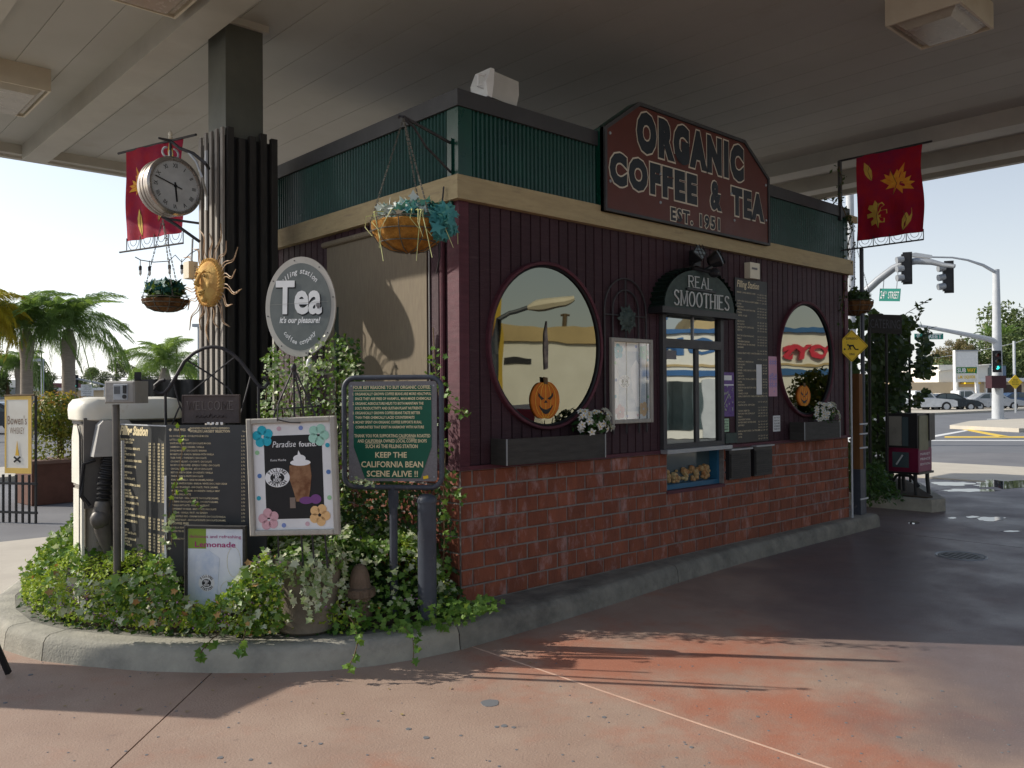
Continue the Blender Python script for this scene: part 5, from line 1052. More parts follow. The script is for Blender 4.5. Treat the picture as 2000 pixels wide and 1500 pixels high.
strand([(332, 1000, 5.28), (322, 1040, 5.28), (326, 1075, 5.28)], 18, 'bushy ivy tuft at the lower edge of the angled drink board', 'ivyp', .03)
strand([(690, 940, 5.42), (704, 940, 5.42), (722, 946, 5.42)], 12, 'ivy tuft touching the lower frame of the green sign', 'ivyp', .026)
# plant pot with ivy
pc = V((-1.10, .20, .15)); t = thing('plant_pot', 'large round stone pot overflowing with ivy before the framed poster', 'plant pot', pc); T = Matrix.Translation(pc)
part(MB().lathe([(.17, 0), (.195, .02), (.20, .30), (.215, .40), (.235, .44), (.235, .47), (.21, .47), (.19, .42), (.01, .41)], T, 40), 'pot', M['pot'], t, True)
P, D = ball_pts((pc.x - .02, pc.y - .02, pc.z + .46), .28, 520, .42); leafpart('foliage', [leaves(P, D + (0, 0, .5), .036, T_IVY, .5)], M['ivyp'], t)
P, D = ball_pts((pc.x - .02, pc.y - .02, pc.z + .44), .26, 700, .5); leafpart('foliage', [leaves(P, D + (0, 0, .5), .034, T_IVY, .5)], M['ivy'], t)
P = []
for q in range(14):
    a = random.uniform(-PI * .95, -PI * .05) - .6; L = random.uniform(.1, .34)
    for k in range(14): z = L * k / 14; P.append((pc.x + .245 * math.cos(a) + random.uniform(-.015, .015), pc.y + .245 * math.sin(a), pc.z + .44 - z))
leafpart('trailing_leaves', [leaves(P, [(-.4, -.7, .3)] * len(P), .034, T_IVY, .45, .4, 1)], M['ivyp'], t)
# stone statue
sc_ = px(703, 1205, d=5.42); sc_ = V((sc_.x, sc_.y, .15)); T = frame(sc_, (.6, -.8, 0)) @ Matrix.Rotation(-PI / 2, 4, 'X')
st = thing('statue', 'brown stone tiki-style head statue with tall cap beside the pot', 'statue', sc_)
T = Matrix.Translation(sc_) @ Matrix.Rotation(math.radians(-42), 4, 'Z') @ Matrix.Diagonal((.92, .88, .98, 1))
part(MB().lathe([(.070, 0), (.083, .03), (.088, .10), (.078, .165), (.074, .19), (.100, .20), (.104, .255), (.080, .262), (.072, .30), (.066, .34), (.052, .38), (.030, .405), (.002, .415)], T, 16), 'head', M['statue'], st)
part(MB().sph((0, -.088, .13), .014, .022, .035, T, 8, 5), 'nose', M['statue'], st, True)
for s_ in (-1, 1): part(MB().sph((s_ * .035, -.078, .155), .02, .014, .014, T, 10, 5), 'eye', M['statue'], st, True)
part(MB().sph((0, -.083, .075), .035, .014, .013, T, 10, 5), 'mouth', M['statue'], st, True)
for k in range(12): a = 2 * PI * k / 12; part(MB().box(-.016, -.109, .208, .016, -.098, .250, T @ Matrix.Rotation(a, 4, 'Z')), 'cap_block', M['statue'], st)
# ---- old pump
PC = px(246, 1000, d=6.15); PC = V((PC.x, PC.y, .15)); d_ = (V((CAM.x, CAM.y, 0)) - V((PC.x, PC.y, 0))).normalized(); ex = V((-d_.y, d_.x, 0)); ang = math.atan2(ex.y, ex.x) + math.radians(14)
T = Matrix.Translation(PC) @ Matrix.Rotation(ang, 4, 'Z')     # local: x right, y away, z up
pu = thing('gas_pump', 'old cream and grey gas pump with nozzle and rounded white top', 'fuel pump', PC)
def rr2(w_, d2, r): return rrect(-w_, -d2, w_, d2, r, 6)
part(MB().prism(rr2(.315, .21, .10), .0, .86, T), 'cabinet', M['pumpg'], pu, True)
part(MB().prism(rr2(.322, .217, .10), .86, 1.32, T), 'upper_cabinet', M['pumpg'], pu, True)
mb = MB()
for z0, z1, off in ((1.33, 1.36, .0), (1.36, 1.47, .028), (1.47, 1.50, .02), (1.50, 1.51, -.01)): pass
top = [(.325, .22, 1.32), (.352, .246, 1.335), (.357, .252, 1.40), (.352, .247, 1.44), (.33, .225, 1.475), (.26, .16, 1.492)]
vs = []; fs = []; n_ = len(rr2(1, 1, .1)); base = None
for w_, d2, z in top: vs += [(x, y, z) for x, y in rr2(w_, d2, .115)]
for i in range(len(top) - 1):
    for k in range(n_): fs.append((i * n_ + k, i * n_ + (k + 1) % n_, (i + 1) * n_ + (k + 1) % n_, (i + 1) * n_ + k))
fs += [tuple(range(n_))[::-1], tuple(range((len(top) - 1) * n_, len(top) * n_))]
part(MB().add(vs, fs, T), 'rounded_top', M['pumpw'], pu, True)
part(MB().prism(rr2(.330, .225, .105), 1.305, 1.33, T), 'top_seam', M['black'], pu)
# white side panels with dark outline
for s_ in (-1, 1): part(MB().prism([(y_, z_) for y_, z_ in ((-.13, .0), (.13, .0), (.13, .84), (-.13, .84))], .0, .006, T @ Matrix(((0, 0, s_, s_ * .316), (1, 0, 0, 0), (0, 1, 0, 0), (0, 0, 0, 1)))), 'side_panel', M['pumpw'], pu)
part(MB().prism([(-.14, .88), (.14, .88), (.14, 1.20), (.09, 1.29), (-.09, 1.29), (-.14, 1.20)], .0, .008, T @ Matrix(((0, 0, -1, -.323), (1, 0, 0, 0), (0, 1, 0, 0), (0, 0, 0, 1)))), 'side_panel', M['pumpw'], pu)
part(MB().box(-.335, -.20, 0, -.318, -.14, .86, T), 'trim_strip', M['pumpw'], pu)
part(MB().tube([(-.335, -.135, .0), (-.335, -.135, .84), (-.335, -.15, .9), (-.335, -.14, 1.22), (-.33, -.05, 1.30)], .006, 5, T), 'dark_seam', M['black'], pu)
T0 = T; T = T @ Matrix.Translation((-.14, -.23, .82)) @ Matrix.Diagonal((1.25, 1.1, 1.2, 1)) @ Matrix.Translation((.04, .23, -.80))
# front face recess, nozzle holder, hose, nozzle
part(MB().box(-.19, -.224, .72, .17, -.2165, 1.24, T), 'front_recess', mat('recess_grey', (.13, .12, .11), sc=6, rough=.6), pu)
part(MB().prism([(-.16, 1.02), (.015, 1.02), (.04, 1.20), (.02, 1.225), (-.11, 1.225), (-.13, 1.20)], .225, .33, T @ Matrix(((1, 0, 0, 0), (0, 0, -1, 0), (0, 1, 0, 0), (0, 0, 0, 1)))), 'nozzle_hood', mat('hood_grey', (.42, .41, .39), sc=4, rough=.5), pu)
hp = [(-.065, -.28, 1.02), (-.075, -.28, .95), (-.095, -.285, .88), (-.10, -.285, .80), (-.105, -.28, .74)]
mb = MB(); N = 22; pts = []; rs_ = []
for i in range(N * 2 + 1):
    q = i / (N * 2) * (len(hp) - 1); k = min(int(q), len(hp) - 2); pts.append(V(hp[k]).lerp(V(hp[k + 1]), q - k)); rs_.append(.048 - .012 * i / (2 * N) if i % 4 in (0, 1) else .038 - .012 * i / (2 * N))
part(mb.tube(pts, rs_, 12, T), 'corrugated_hose', M['rub'], pu, True)
part(MB().tube([(-.14, -.27, 1.0), (-.20, -.27, .98), (-.21, -.27, .80), (-.17, -.27, .74)], .012, 6, T), 'hose_loop', M['rub'], pu, True)
nz_ = part(MB().tube([(-.105, -.28, .76), (-.11, -.285, .68), (-.10, -.29, .58), (-.075, -.29, .48), (-.06, -.285, .40)], [.040, .055, .045, .032, .026], 10, T), 'nozzle', M['gunm'], pu, True)
part(MB().sph((-.12, -.30, .66), .055, .05, .06, T, 12, 7), 'nozzle_body', M['gunm'], nz_, True)
part(MB().tube([(-.06, -.29, .72), (.02, -.29, .70), (.06, -.29, .78), (.05, -.29, .84)], [.02, .03, .03, .012], 8, T), 'guard', M['gunm'], nz_, True)
part(MB().tube([(-.08, -.29, .66), (.0, -.29, .56), (.05, -.29, .52), (.07, -.29, .56)], .012, 6, T), 'trigger', M['gunm'], nz_)
part(MB().tube([(-.06, -.29, .42), (-.04, -.28, .34), (.03, -.27, .33), (.06, -.27, .40), (.05, -.27, .46)], [.04, .042, .045, .045, .03], 12, T), 'elbow', M['gunm'], pu, True)
part(MB().tube([(-.04, -.29, .38), (-.045, -.29, .26)], [.035, .03], 10, T), 'coupling', M['gunm'], pu, True)
# intercom box on post in front of pump
ic = px(228, 960, d=5.55); bx_ = thing('intercom_box', 'grey speaker box with slotted grille on a round post before the pump', 'speaker box', (ic.x, ic.y, .15))
part(MB().tube([(ic.x + .005, ic.y, .15), (ic.x - .005, ic.y, px(226, 790, d=5.55).z)], .024, 10), 'post', M['gunm'], bx_, True)
Mi, iw_, ih_ = board(203, 745, 262, 743, 788, 5.5, 5.46)
part(MB().bbox(0, 0, -.15, iw_, ih_, .0, Mi, .01), 'housing', mat('box_grey', (.30, .29, .27), (.25, .24, .22), sc=8, rough=.6, bump=.3), bx_)
fpz = part(MB().bbox(iw_ * .32, ih_ * .14, .0, iw_ * .80, ih_ * .86, .006, Mi, .003), 'front_plate', M['steel'], bx_)
for k in range(6): part(MB().box(iw_ * (.36 + .035 * k), ih_ * .42, .006, iw_ * (.375 + .035 * k), ih_ * .76, .0075, Mi), 'slot', M['black'], fpz)
part(MB().box(iw_ * .66, ih_ * .44, .006, iw_ * .76, ih_ * .8, .012, Mi), 'button', M['black'], fpz); part(MB().disc(iw_ * .70, ih_ * .3, .014, .014, .006, .012, Mi, 10), 'button', M['black'], fpz)
part(MB().tube([(ic.x + .045, ic.y + .02, .55), (ic.x + .045, ic.y + .02, 1.35)], .010, 6), 'conduit', M['lgrey'], bx_)
# dark corrugated screen behind pump
Ms, sw_, sh_ = board(262, 742, 400, 741, 1150, 6.55, 6.75)
dsn = thing('dark_screen', 'low black corrugated metal screen behind the white-topped pump', 'screen', Ms @ V((sw_ / 2, 0, 0)))
part(corr(0, sw_, 0, sh_, Ms, .14, .02), 'corrugated_sheet', M['black'], dsn, True); part(MB().box(.0, sh_ - .12, -.06, .05, sh_ + .06, -.03, Ms), 'post', M['black'], dsn)
# welcome arch
Dw = 5.72
wa = thing('garden_arch', 'grey wrought iron arch trellis with crossed rods behind the boards', 'trellis', px(410, 1100, d=Dw))
W = lambda pts, d=Dw: [px(u, v, d=d) for u, v in pts]
part(MB().tube(W([(322, 742), (312, 748), (303, 758), (306, 770), (318, 772), (326, 762), (322, 742)][:1] + [(313, 744), (303, 753), (302, 763), (310, 769), (321, 768), (330, 758), (345, 733), (360, 706), (378, 690), (398, 680), (416, 677), (434, 680), (452, 690), (468, 704), (484, 724), (500, 746), (508, 756), (517, 757), (524, 748), (521, 738), (513, 737)]), .0125, 8), 'arch_rod', M['iron'], wa, True)
part(MB().tube(W([(323, 768), (325, 900), (327, 1120)]), .0095, 6), 'upright', M['iron'], wa, True); part(MB().tube(W([(505, 755), (506, 900), (508, 1120)]), .0095, 6), 'upright', M['iron'], wa, True)
for q in ([(364, 703), (413, 733), (448, 760), (470, 795)], [(458, 698), (413, 733), (370, 768)], [(338, 744), (350, 790), (360, 812)], [(352, 790), (336, 830)], [(490, 733), (470, 810)]): part(MB().tube(W(q), .006, 5), 'cross_rod', M['iron'], wa)
Mw_, ww, wh = board(355, 771, 468, 771, 827, 5.62, 5.60)
wp = thing('welcome_plaque', 'brown raised-letter WELCOME plaque hung on the iron arch', 'plaque', Mw_ @ V((ww / 2, 0, 0)))
part(MB().bbox(0, 0, -.02, ww, wh, .0, Mw_, .004), 'plate', M['plaq'], wp); part(edge_loop([(0.003, 0.003), (ww - .003, .003), (ww - .003, wh - .003), (.003, wh - .003)], .008, -.004, .007, Mw_), 'border', M['plaq'], wp)
part(serif(MB(), 'WELCOME', .055, ww / 2, wh * .48, ww * .80, .003, Mw_), 'lettering', flat('plaque_letter', (.24, .20, .18), .5), wp)
mb = MB()
for k in range(-3, 4): mb.tube([(ww / 2 + k * .03 - .012, wh * .22, .003), (ww / 2 + k * .03, wh * (.28 if k else .34), .006), (ww / 2 + k * .03 + .014, wh * .20, .003)], .004, 5, Mw_)
part(mb, 'ornament', M['plaq'], wp, kind='stuff')
# ---- station clock on bracket
CC = px(333, 366, d=6.93); nf = V((.165 - .0, -.986, 0)); nf = V((math.sin(math.radians(9.5)), -math.cos(math.radians(9.5)), 0)); ex = V((0, 0, 1)).cross(nf); Mc = frame(CC, ex)
ck = thing('station_clock', 'round double-faced station clock with Roman numerals on a scroll bracket', 'clock', CC)
rC = .235
part(MB().lathe([(rC * .80, -.115), (rC * .97, -.11), (rC, -.09), (rC, -.062), (rC * .94, -.058), (rC * .94, -.05), (rC * 1.0, -.045), (rC * 1.0, -.02), (rC * .94, -.015), (rC * .94, -.008), (rC, .0), (rC * 1.0, .022), (rC * .94, .028), (rC * .94, .036), (rC * 1.03, .042), (rC * 1.03, .07), (rC * .97, .085), (rC * .90, .085), (rC * .87, .07), (.01, .068)], Mc, 56), 'case', mat('clock_case', (.42, .38, .34), (.32, .28, .25), sc=5, rough=.28, met=.75), ck, True)
fc_ = part(MB().disc(0, 0, rC * .87, rC * .87, .069, .071, Mc, 48), 'dial', mat('clock_dial', (.56, .57, .56), sc=7, rough=.4), ck)
mb = MB()
for i, t in enumerate(('XII', 'I', 'II', 'III', 'IIII', 'V', 'VI', 'VII', 'VIII', 'IX', 'X', 'XI')):
    a = -2 * PI * i / 12; mb.text(t, .036, 0, rC * .64, .0725, sx=.72 if len(t) > 1 else .9, off=.02, M=Mc @ Matrix.Rotation(a, 4, 'Z'))
part(mb, 'numerals', M['blk'], fc_)
mb = MB()
for i in range(60): mb.box(-.0008, rC * .83, .072, .0008, rC * .855, .0727, Mc @ Matrix.Rotation(2 * PI * i / 60, 4, 'Z'))
part(mb, 'minute_marks', M['blk'], fc_, kind='stuff')
part(MB().box(-.007, -.03, .076, .007, rC * .55, .078, Mc @ Matrix.Rotation(math.radians(-174), 4, 'Z')), 'hour_hand', M['blk'], ck); part(MB().box(-.0045, -.06, .080, .0045, rC * .78, .082, Mc @ Matrix.Rotation(math.radians(73), 4, 'Z')), 'minute_hand', M['blk'], ck); part(MB().disc(0, 0, .012, .012, .07, .084, Mc, 12), 'hub', M['blk'], ck)
zt = rC
part(MB().tube([(0, zt, 0), (0, zt + .17, 0)], .010, 8, Mc), 'stem', M['iron'], ck); part(MB().lathe([(.008, 0), (.02, .012), (.012, .03), (.018, .045), (.014, .06), (.002, .075)], Mc @ Matrix.Translation((0, zt + .16, 0)) @ Matrix.Rotation(-PI / 2, 4, 'X'), 10), 'finial', M['cream'], ck, True)
for s_ in (-1, 1): part(MB().tube([(s_ * (.03 + .04 * math.sin(q)), zt + .05 + .04 * math.cos(q) * (1 if q < 3 else .9), 0) for q in [PI * 1.7 * i / 14 for i in range(15)]] + [(s_ * .0, zt + .10, 0)][:0], .0085, 6, Mc), 'scroll', M['lgrey'], ck, True)
# bracket to column battens
cb = px(408, 300, x=-.83); cb2 = px(407, 385, x=-.83)
bk = thing('clock_bracket', 'curved iron wall bracket joining the station clock to the column', 'bracket', (cb.x, cb.y, cb2.z))
part(MB().box(-.862, cb.y - .015, cb2.z - .12, -.846, cb.y + .015, cb.z + .02), 'wall_strap', M['lgrey'], bk)
topp = Mc @ V((0, zt + .135, 0)); part(MB().tube([topp + V((-.10, .0, .02)), topp + V((.0, 0, .015)), px(350, 289, d=6.9), px(378, 300, d=6.88), px(400, 318, d=6.86), (cb.x, cb.y, px(407, 328, x=-.84).z)], [.008] + [.014] * 5, 6), 'arm', M['iron'], bk, True)
part(MB().tube([px(368, 297, d=6.89), px(383, 315, d=6.86), px(394, 345, d=6.84), (cb2.x - .012, cb2.y, cb2.z)], .011, 6), 'brace', M['lgrey'], bk, True)
# ---- banner bracket and banners
def banner(lab, glab, P0, ed, wid, tot, hgt, drop, leavesL, loops, post=None):
    """P0 mount point, ed unit direction of the pole, banner hangs from wid[0] to wid[1] along it"""
    P0 = V(P0); ed = V(ed).normalized(); Mx = frame(P0, ed)
    pr_ = thing('banner_bracket', glab, 'bracket', P0, 'wrought iron banner brackets'); part(MB().tube([P0, P0 + ed * tot], .012, 7), 'pole', M['iron'], pr_)
    zb = -hgt - drop
    part(MB().tube([P0 + ed * 0.02 + V((0, 0, zb)), P0 + ed * wid[1] + V((0, 0, zb))], .009, 6), 'lower_rail', M['iron'], pr_)
    n = 4; mbr = MB()
    for i in range(n + 1): x = wid[0] + (wid[1] - wid[0]) * i / n; part(MB().tube([(x, zb, 0), (x, zb + drop + .03, 0)], .005, 5, Mx), 'rail_bar', M['iron'], pr_)
    s_ = (wid[1] - wid[0]) / n
    for i in range(n):
        for rq in (.42, .24): part(MB().tube([(wid[0] + s_ * (i + .5) + s_ * rq * math.cos(a), zb + drop - .0 + s_ * rq * 1.1 * math.sin(a), 0) for a in [PI + PI * k / 12 for k in range(13)]], .0028, 4, Mx), 'scroll', M['iron'], pr_)
    if post: part(post, 'post', M['iron'], pr_)
    b = thing('banner', lab, 'banner', P0 + ed * (wid[0] + wid[1]) / 2, 'autumn leaf banners'); nx, ny = 28, 30; vs = []; fs = []
    def wav(x, y): return .012 * math.sin(x * 22 + y * 3) * (.3 + abs(y)) + .01 * math.sin(y * 9 + x * 4)
    for j in range(ny + 1):
        for i in range(nx + 1): x = wid[0] + (wid[1] - wid[0]) * i / nx; y = -hgt * j / ny; vs.append((x + .012 * math.sin(y * 7), y, wav(x, y)))
    for j in range(ny):
        for i in range(nx): a = j * (nx + 1) + i; fs.append((a, a + nx + 1, a + nx + 2, a + 1))
    part(MB().add(vs, fs, Mx), 'cloth', M['banner'], b, True)
    for (kind, fx, fy, sz, rot, m) in leavesL:
        if kind == 'maple': o = [(0, -.55), (.06, -.2), (.45, -.38), (.36, -.16), (.85, -.05), (.62, .1), (.78, .28), (.5, .25), (.52, .5), (.28, .3), (.22, .62), (.12, .55), (0, 1), (-.12, .55), (-.22, .62), (-.28, .3), (-.52, .5), (-.5, .25), (-.78, .28), (-.62, .1), (-.85, -.05), (-.36, -.16), (-.45, -.38), (-.06, -.2)]
        elif kind == 'oak': o = [(0, -.8), (.1, -.45), (.4, -.5), (.42, -.25), (.2, -.15), (.25, 0), (.6, .0), (.6, .25), (.25, .25), (.28, .45), (.5, .55), (.38, .75), (.15, .68), (0, .95), (-.15, .68), (-.38, .75), (-.5, .55), (-.28, .45), (-.25, .25), (-.6, .25), (-.6, 0), (-.25, 0), (-.2, -.15), (-.42, -.25), (-.4, -.5), (-.1, -.45)]
        else: o = [(0, -1), (.22, -.6), (.36, -.1), (.3, .4), (0, 1), (-.3, .4), (-.36, -.1), (-.22, -.6)]
        cx_ = wid[0] + (wid[1] - wid[0]) * fx; cy_ = -hgt * fy; c_, s2 = math.cos(rot), math.sin(rot); pts = [(cx_ + sz * (x * c_ - y * s2), cy_ + sz * (x * s2 + y * c_)) for x, y in o]
        for sgn in (1,):
            mbb = MB(); vs = [(x, y, wav(x, y) + .0035) for x, y in pts] + [(cx_, cy_, wav(cx_, cy_) + .0035)]; n2 = len(pts); mbb.add(vs, [(i, (i + 1) % n2, n2) for i in range(n2)], Mx); lf = part(mbb, 'printed_leaf', M[m], b)
            a_, b2 = pts[0], (cx_ - sz * .8 * -s2, cy_ + sz * .8 * c_); part(MB().tube([(a_[0], a_[1], wav(*a_) + .006), (cx_, cy_, wav(cx_, cy_) + .006), (b2[0], b2[1], wav(*b2) + .006)], .0025, 4, Mx), 'leaf_vein', M['stem'], lf)
    return b
LV = [('oval', .18, .20, .12, .35, 'leafy'), ('maple', .62, .40, .235, -.40, 'leafo'), ('oak', .32, .74, .19, .12, 'leafy'), ('oval', .77, .83, .13, -.35, 'leafy')]
# right one: pole runs toward the drive from the far corner post
Rb = px(1638, 315, y=-.03); rz = Rb.z
Re = px(1815, 278, x=Rb.x)
banner('dark red autumn leaf banner hanging at the far right kiosk corner', 'iron banner bracket with scrolled lower rail at the far right kiosk corner', Rb, (0, -1, 0), (abs(px(1668, 310, x=Rb.x).y), abs(px(1796, 285, x=Rb.x).y)), abs(Re.y), Rb.z - px(1668, 480, x=Rb.x, ).z - .05, .085, LV, .1, MB().box(Rb.x - .02, -.06, px(1638, 430, y=-.03).z, Rb.x + .02, -.025, Rb.z))
L0 = px(383, 263, d=7.95); L1 = px(231, 300, z=L0.z)
edl = (L1 - L0).normalized(); tot = (L1 - L0).length; f0 = (px(360, 270, z=L0.z) - L0).length; f1 = (px(247, 296, z=L0.z) - L0).length
hg = L0.z - px(370, 458, d=(px(370, 268, z=L0.z) - CAM).dot(FW_)).z
# seen from behind-left: flip so that the pole runs from column outwards
banner('bright red autumn leaf banner hanging behind the station clock', 'iron banner bracket with scrolled lower rail behind the station clock', L1, -edl, (tot - f1, tot - f0), tot, hg - .02, .10, [('oval', .26, .82, .14, .12, 'leafy'), ('maple', .24, .40, .20, .3, 'leafo'), ('oval', .64, .72, .12, -.5, 'leafy'), ('oval', .80, .14, .11, .3, 'leafy')], .1)
# ---- hanging basket left with plant
hb = px(323, 585, d=6.85)
def fol2(t, c, r):
    P, D = ball_pts((c[0], c[1], c[2] + .06), r * .9, 420, .5); leafpart('foliage', [leaves(P, D, .045, T_OVAL, .7)], M['ivyd'], t)
    P, D = ball_pts((c[0], c[1], c[2] + .08), r * .85, 130, .5); leafpart('foliage', [leaves(P, D, .05, T_STAR, .5)], mat('deep_teal_leaf', (.01, .07, .06), (.03, .14, .11), rough=.5, attr='rnd'), t)
    P, D = ball_pts((c[0], c[1], c[2] + .05), r * 1.0, 60, .5); leafpart('foliage', [leaves(P, D, .06, (np.array([(0, 0, 0), (.5, .05, 0), (1.4, 0, -.2), (.5, -.05, 0)]), [(0, 3, 2), (0, 2, 1)]), .6)], M['palm'], t)
basket('hanging_basket', 'dark coco basket with green plant hanging below the station clock', px(318, 428, d=6.85), hb, .175, .10, 'cocod', fol2)
hk = thing('hanging_bracket', 'black iron arm from the column that carries the basket under the clock', 'bracket', px(320, 428, d=6.85)); part(MB().tube(W([(316, 424), (330, 428), (388, 436)], 6.87), .010, 6), 'rod', M['iron'], hk); part(MB().tube(W([(322, 426), (345, 440), (390, 472)], 6.86), .013, 6), 'brace', M['iron'], hk)
# string lights
sl_ = thing('string_lights', 'string of clear bulbs looped under the left banner rail', 'string lights', px(330, 500, d=6.85))
part(MB().tube(W([(388, 486), (372, 495), (355, 512), (342, 498), (330, 510), (300, 512), (275, 508), (264, 502)], 6.83), .004, 4), 'cord', M['rub'], sl_)
for u, v in ((274, 522), (292, 523), (331, 520), (355, 520)): part(MB().tube(W([(u, v - 14), (u, v)], 6.83), .003, 4), 'drop_cord', M['rub'], sl_); s2 = part(MB().lathe([(.012, 0), (.013, .03), (.009, .038)], Matrix.Translation(px(u, v + 6, d=6.83)), 8), 'socket', M['rub'], sl_); part(MB().lathe([(.002, -.045), (.011, -.03), (.012, -.01), (.009, .0)], Matrix.Translation(px(u, v + 6, d=6.83)), 8), 'bulb', M['bulb'], s2, True)
jb = px(370, 533, d=6.9); a = px(367, 502, d=6.95); b = px(393, 532, d=6.85)
jx_ = thing('junction_box', 'small grey electrical box on the column beside the sun face', 'electrical box', (-.9, 2.6, a.z - .12)); cbx = px(392, 516, x=-.86); part(MB().box(-.98, cbx.y - .04, b.z, -.90, cbx.y + .08, a.z), 'housing', M['cream'], jx_); part(MB().tube([(-.94, cbx.y + .0, a.z), (-.93, cbx.y, a.z + .2)], .01, 5), 'conduit', M['steel'], jx_)
# ---- sun face on the column
SC = px(409, 552, x=-.90); sf = thing('sun_plaque', 'golden terracotta sun face with wavy wire rays on the column', 'sun face', SC); Msn = frame(SC, (.12, -1, 0)); 
R = .205
part(MB().lathe([(R, -.02), (R * 1.0, .0), (R * .97, .02), (R * .90, .026), (R * .86, .02), (R * .8, .035), (R * .6, .062), (R * .3, .078), (.004, .082)], Msn, 40), 'face', M['sunf'], sf, True)
for k in range(44): part(MB().sph((0, 0, 0), .013, .007, .008, Msn @ Matrix.Rotation(2 * PI * k / 44, 4, 'Z') @ Matrix.Translation((R * .93, 0, .026)) @ Matrix.Rotation(.5, 4, 'Z'), 6, 4), 'rim_bead', M['sunf'], sf)
part(MB().tube([(0, .075, .075), (0, .03, .10), (0, -.02, .118), (0, -.035, .09)], [.010, .015, .024, .015], 8, Msn), 'nose', M['sunf'], sf, True)
for s_ in (-1, 1):
    e0 = part(MB().sph((s_ * .062, .045, .068), .032, .020, .018, Msn, 12, 6), 'eye', M['sunf'], sf, True); part(MB().ring(s_ * .062, .045, .016, .014, .007, .076, .090, Msn, 14), 'eye_ring', M['stem'], e0)
    part(MB().tube([(s_ * .02, .075, .078), (s_ * .06, .092, .078), (s_ * .105, .070, .060)], .008, 6, Msn), 'brow', M['sunf'], sf, True); part(MB().sph((s_ * .088, -.03, .052), .04, .042, .025, Msn, 10, 6), 'cheek', M['sunf'], sf, True)
part(MB().tube([(-.055, -.065, .066), (-.03, -.08, .082), (0, -.078, .09), (.03, -.08, .082), (.055, -.062, .066)], [.004, .011, .012, .011, .004], 8, Msn), 'lip', M['sunf'], sf, True); part(MB().tube([(-.045, -.085, .068), (0, -.108, .084), (.045, -.083, .068)], [.004, .014, .004], 8, Msn), 'lip', M['sunf'], sf, True); part(MB().tube([(-.05, -.074, .070), (0, -.090, .082), (.05, -.071, .070)], .006, 6, Msn), 'mouth_gap', M['stem'], sf)
part(MB().sph((0, -.145, .05), .035, .025, .025, Msn, 10, 6), 'chin', M['sunf'], sf, True)
rw = mat('ray_wire', (.50, .34, .20), (.36, .22, .13), sc=8, rough=.5)
for k in range(18):
    a = 2 * PI * k / 18 + .1; L = .21 + .09 * (k % 2); pl = [(R * .98 + L * q, (.022 * math.sin(q * 7.5)) * (.5 + q), .0) for q in [i / 9 for i in range(10)]]
    A = Msn @ Matrix.Rotation(a, 4, 'Z'); part(MB().tube([(x, y + .018 * (1 - (x - R) / L), .0) for x, y, z in pl] + [(x, y - .018 * (1 - (x - R) / L), .0) for x, y, z in pl[::-1]][1:], .0042, 5, A), 'ray', rw, sf, True)
# sandwich board: only its foot is in the frame at the left edge, the added board below throws the long shadow
sb0 = px(2, 1318, z=0.0)
sbx = thing('sandwich_board', 'dark wooden foot of a board stand at the left edge of the drive', 'board stand', sb0)
tipA = V((-1.992, -.487, 0)); L_ = math.tan(SUN_EL)
def back(p, h): return V((p.x, p.y, 0)) - V((.631, -.776, 0)) * (h / L_) + V((0, 0, h))
exv = V((.94, .34, 0)).normalized()
f0 = px(16, 1314, z=.012); f1 = px(-6, 1262, d=4.9); f2 = px(-90, 1060, d=4.95)
part(MB().tube([f0, f1, f2], .02, 5), 'leg', M['black'], sbx); part(MB().tube([f0 + V((-.12, .5, 0)), f1 + V((-.12, .45, 0)), f2 + V((-.05, .2, 0))], .02, 5), 'leg', M['black'], sbx)
pm_ = frame(px(-230, 1250, d=4.95), V((RT_.x, RT_.y, 0))); part(MB().box(0, .0, -.02, .40, .70, .0, pm_), 'panel', M['dwood'], sbx)

# unseen board added past the left edge, sized to cast the drive shadow
hB = 2.2; B1 = back(tipA, hB); Mbd = frame((B1.x, B1.y, 0), exv)
bdp = thing('shadow_board', 'unseen board on two posts added to cast the shadow across the left drive', 'notice board', (B1.x + .3, B1.y, 0))
part(MB().box(0, .9, -.03, .70, hB, .0, Mbd), 'panel', M['dwood'], bdp)
for x in (0.0, .64): part(MB().box(x, 0, -.09, x + .06, hB, -.03, Mbd), 'post', M['dwood'], bdp)
part(MB().box(0.06, .05, -.08, .64, .9, -.05, Mbd), 'lower_panel', M['dwood'], bdp)
# ---------------- right-hand side: sign pole, post, vine arbour, paper racks ----------------
eb = px(1665, 1011, z=.15); es = thing('crossing_sign', 'yellow diamond ESPRESSO XING sign on a thin steel pole at the kiosk end', 'sign', eb)
de = (eb - CAM).dot(FW_); ec = px(1661, 676, d=de)
part(MB().tube([(eb.x, eb.y, .14), (ec.x + .01, ec.y, ec.z + .2)], .011, 8), 'pole', M['lgrey'], es, True)
Md = frame(ec + V((-.03, -.03, 0)), (.70, -.71, 0)) @ Matrix.Rotation(PI / 4, 4, 'Z'); hs_ = .135
part(MB().prism(rrect(-hs_, -hs_, hs_, hs_, .018, 3), -.003, .003, Md), 'plate', M['yel'], es)
Q = rrect(-hs_ + .01, -hs_ + .01, hs_ - .01, hs_ - .01, .014, 3); part(MB().tube([(x, y, .004) for x, y in Q + Q[:1]], .0022, 4, Md, cap=False), 'border', M['blk'], es)
M0 = Md @ Matrix.Rotation(-PI / 4, 4, 'Z')
part(MB().text('ESPRESSO', .026, 0, .075, .0042, off=.03, M=M0, w=.135).text('XING', .026, 0, -.11, .0042, off=.03, M=M0, w=.065), 'lettering', M['blk'], es)
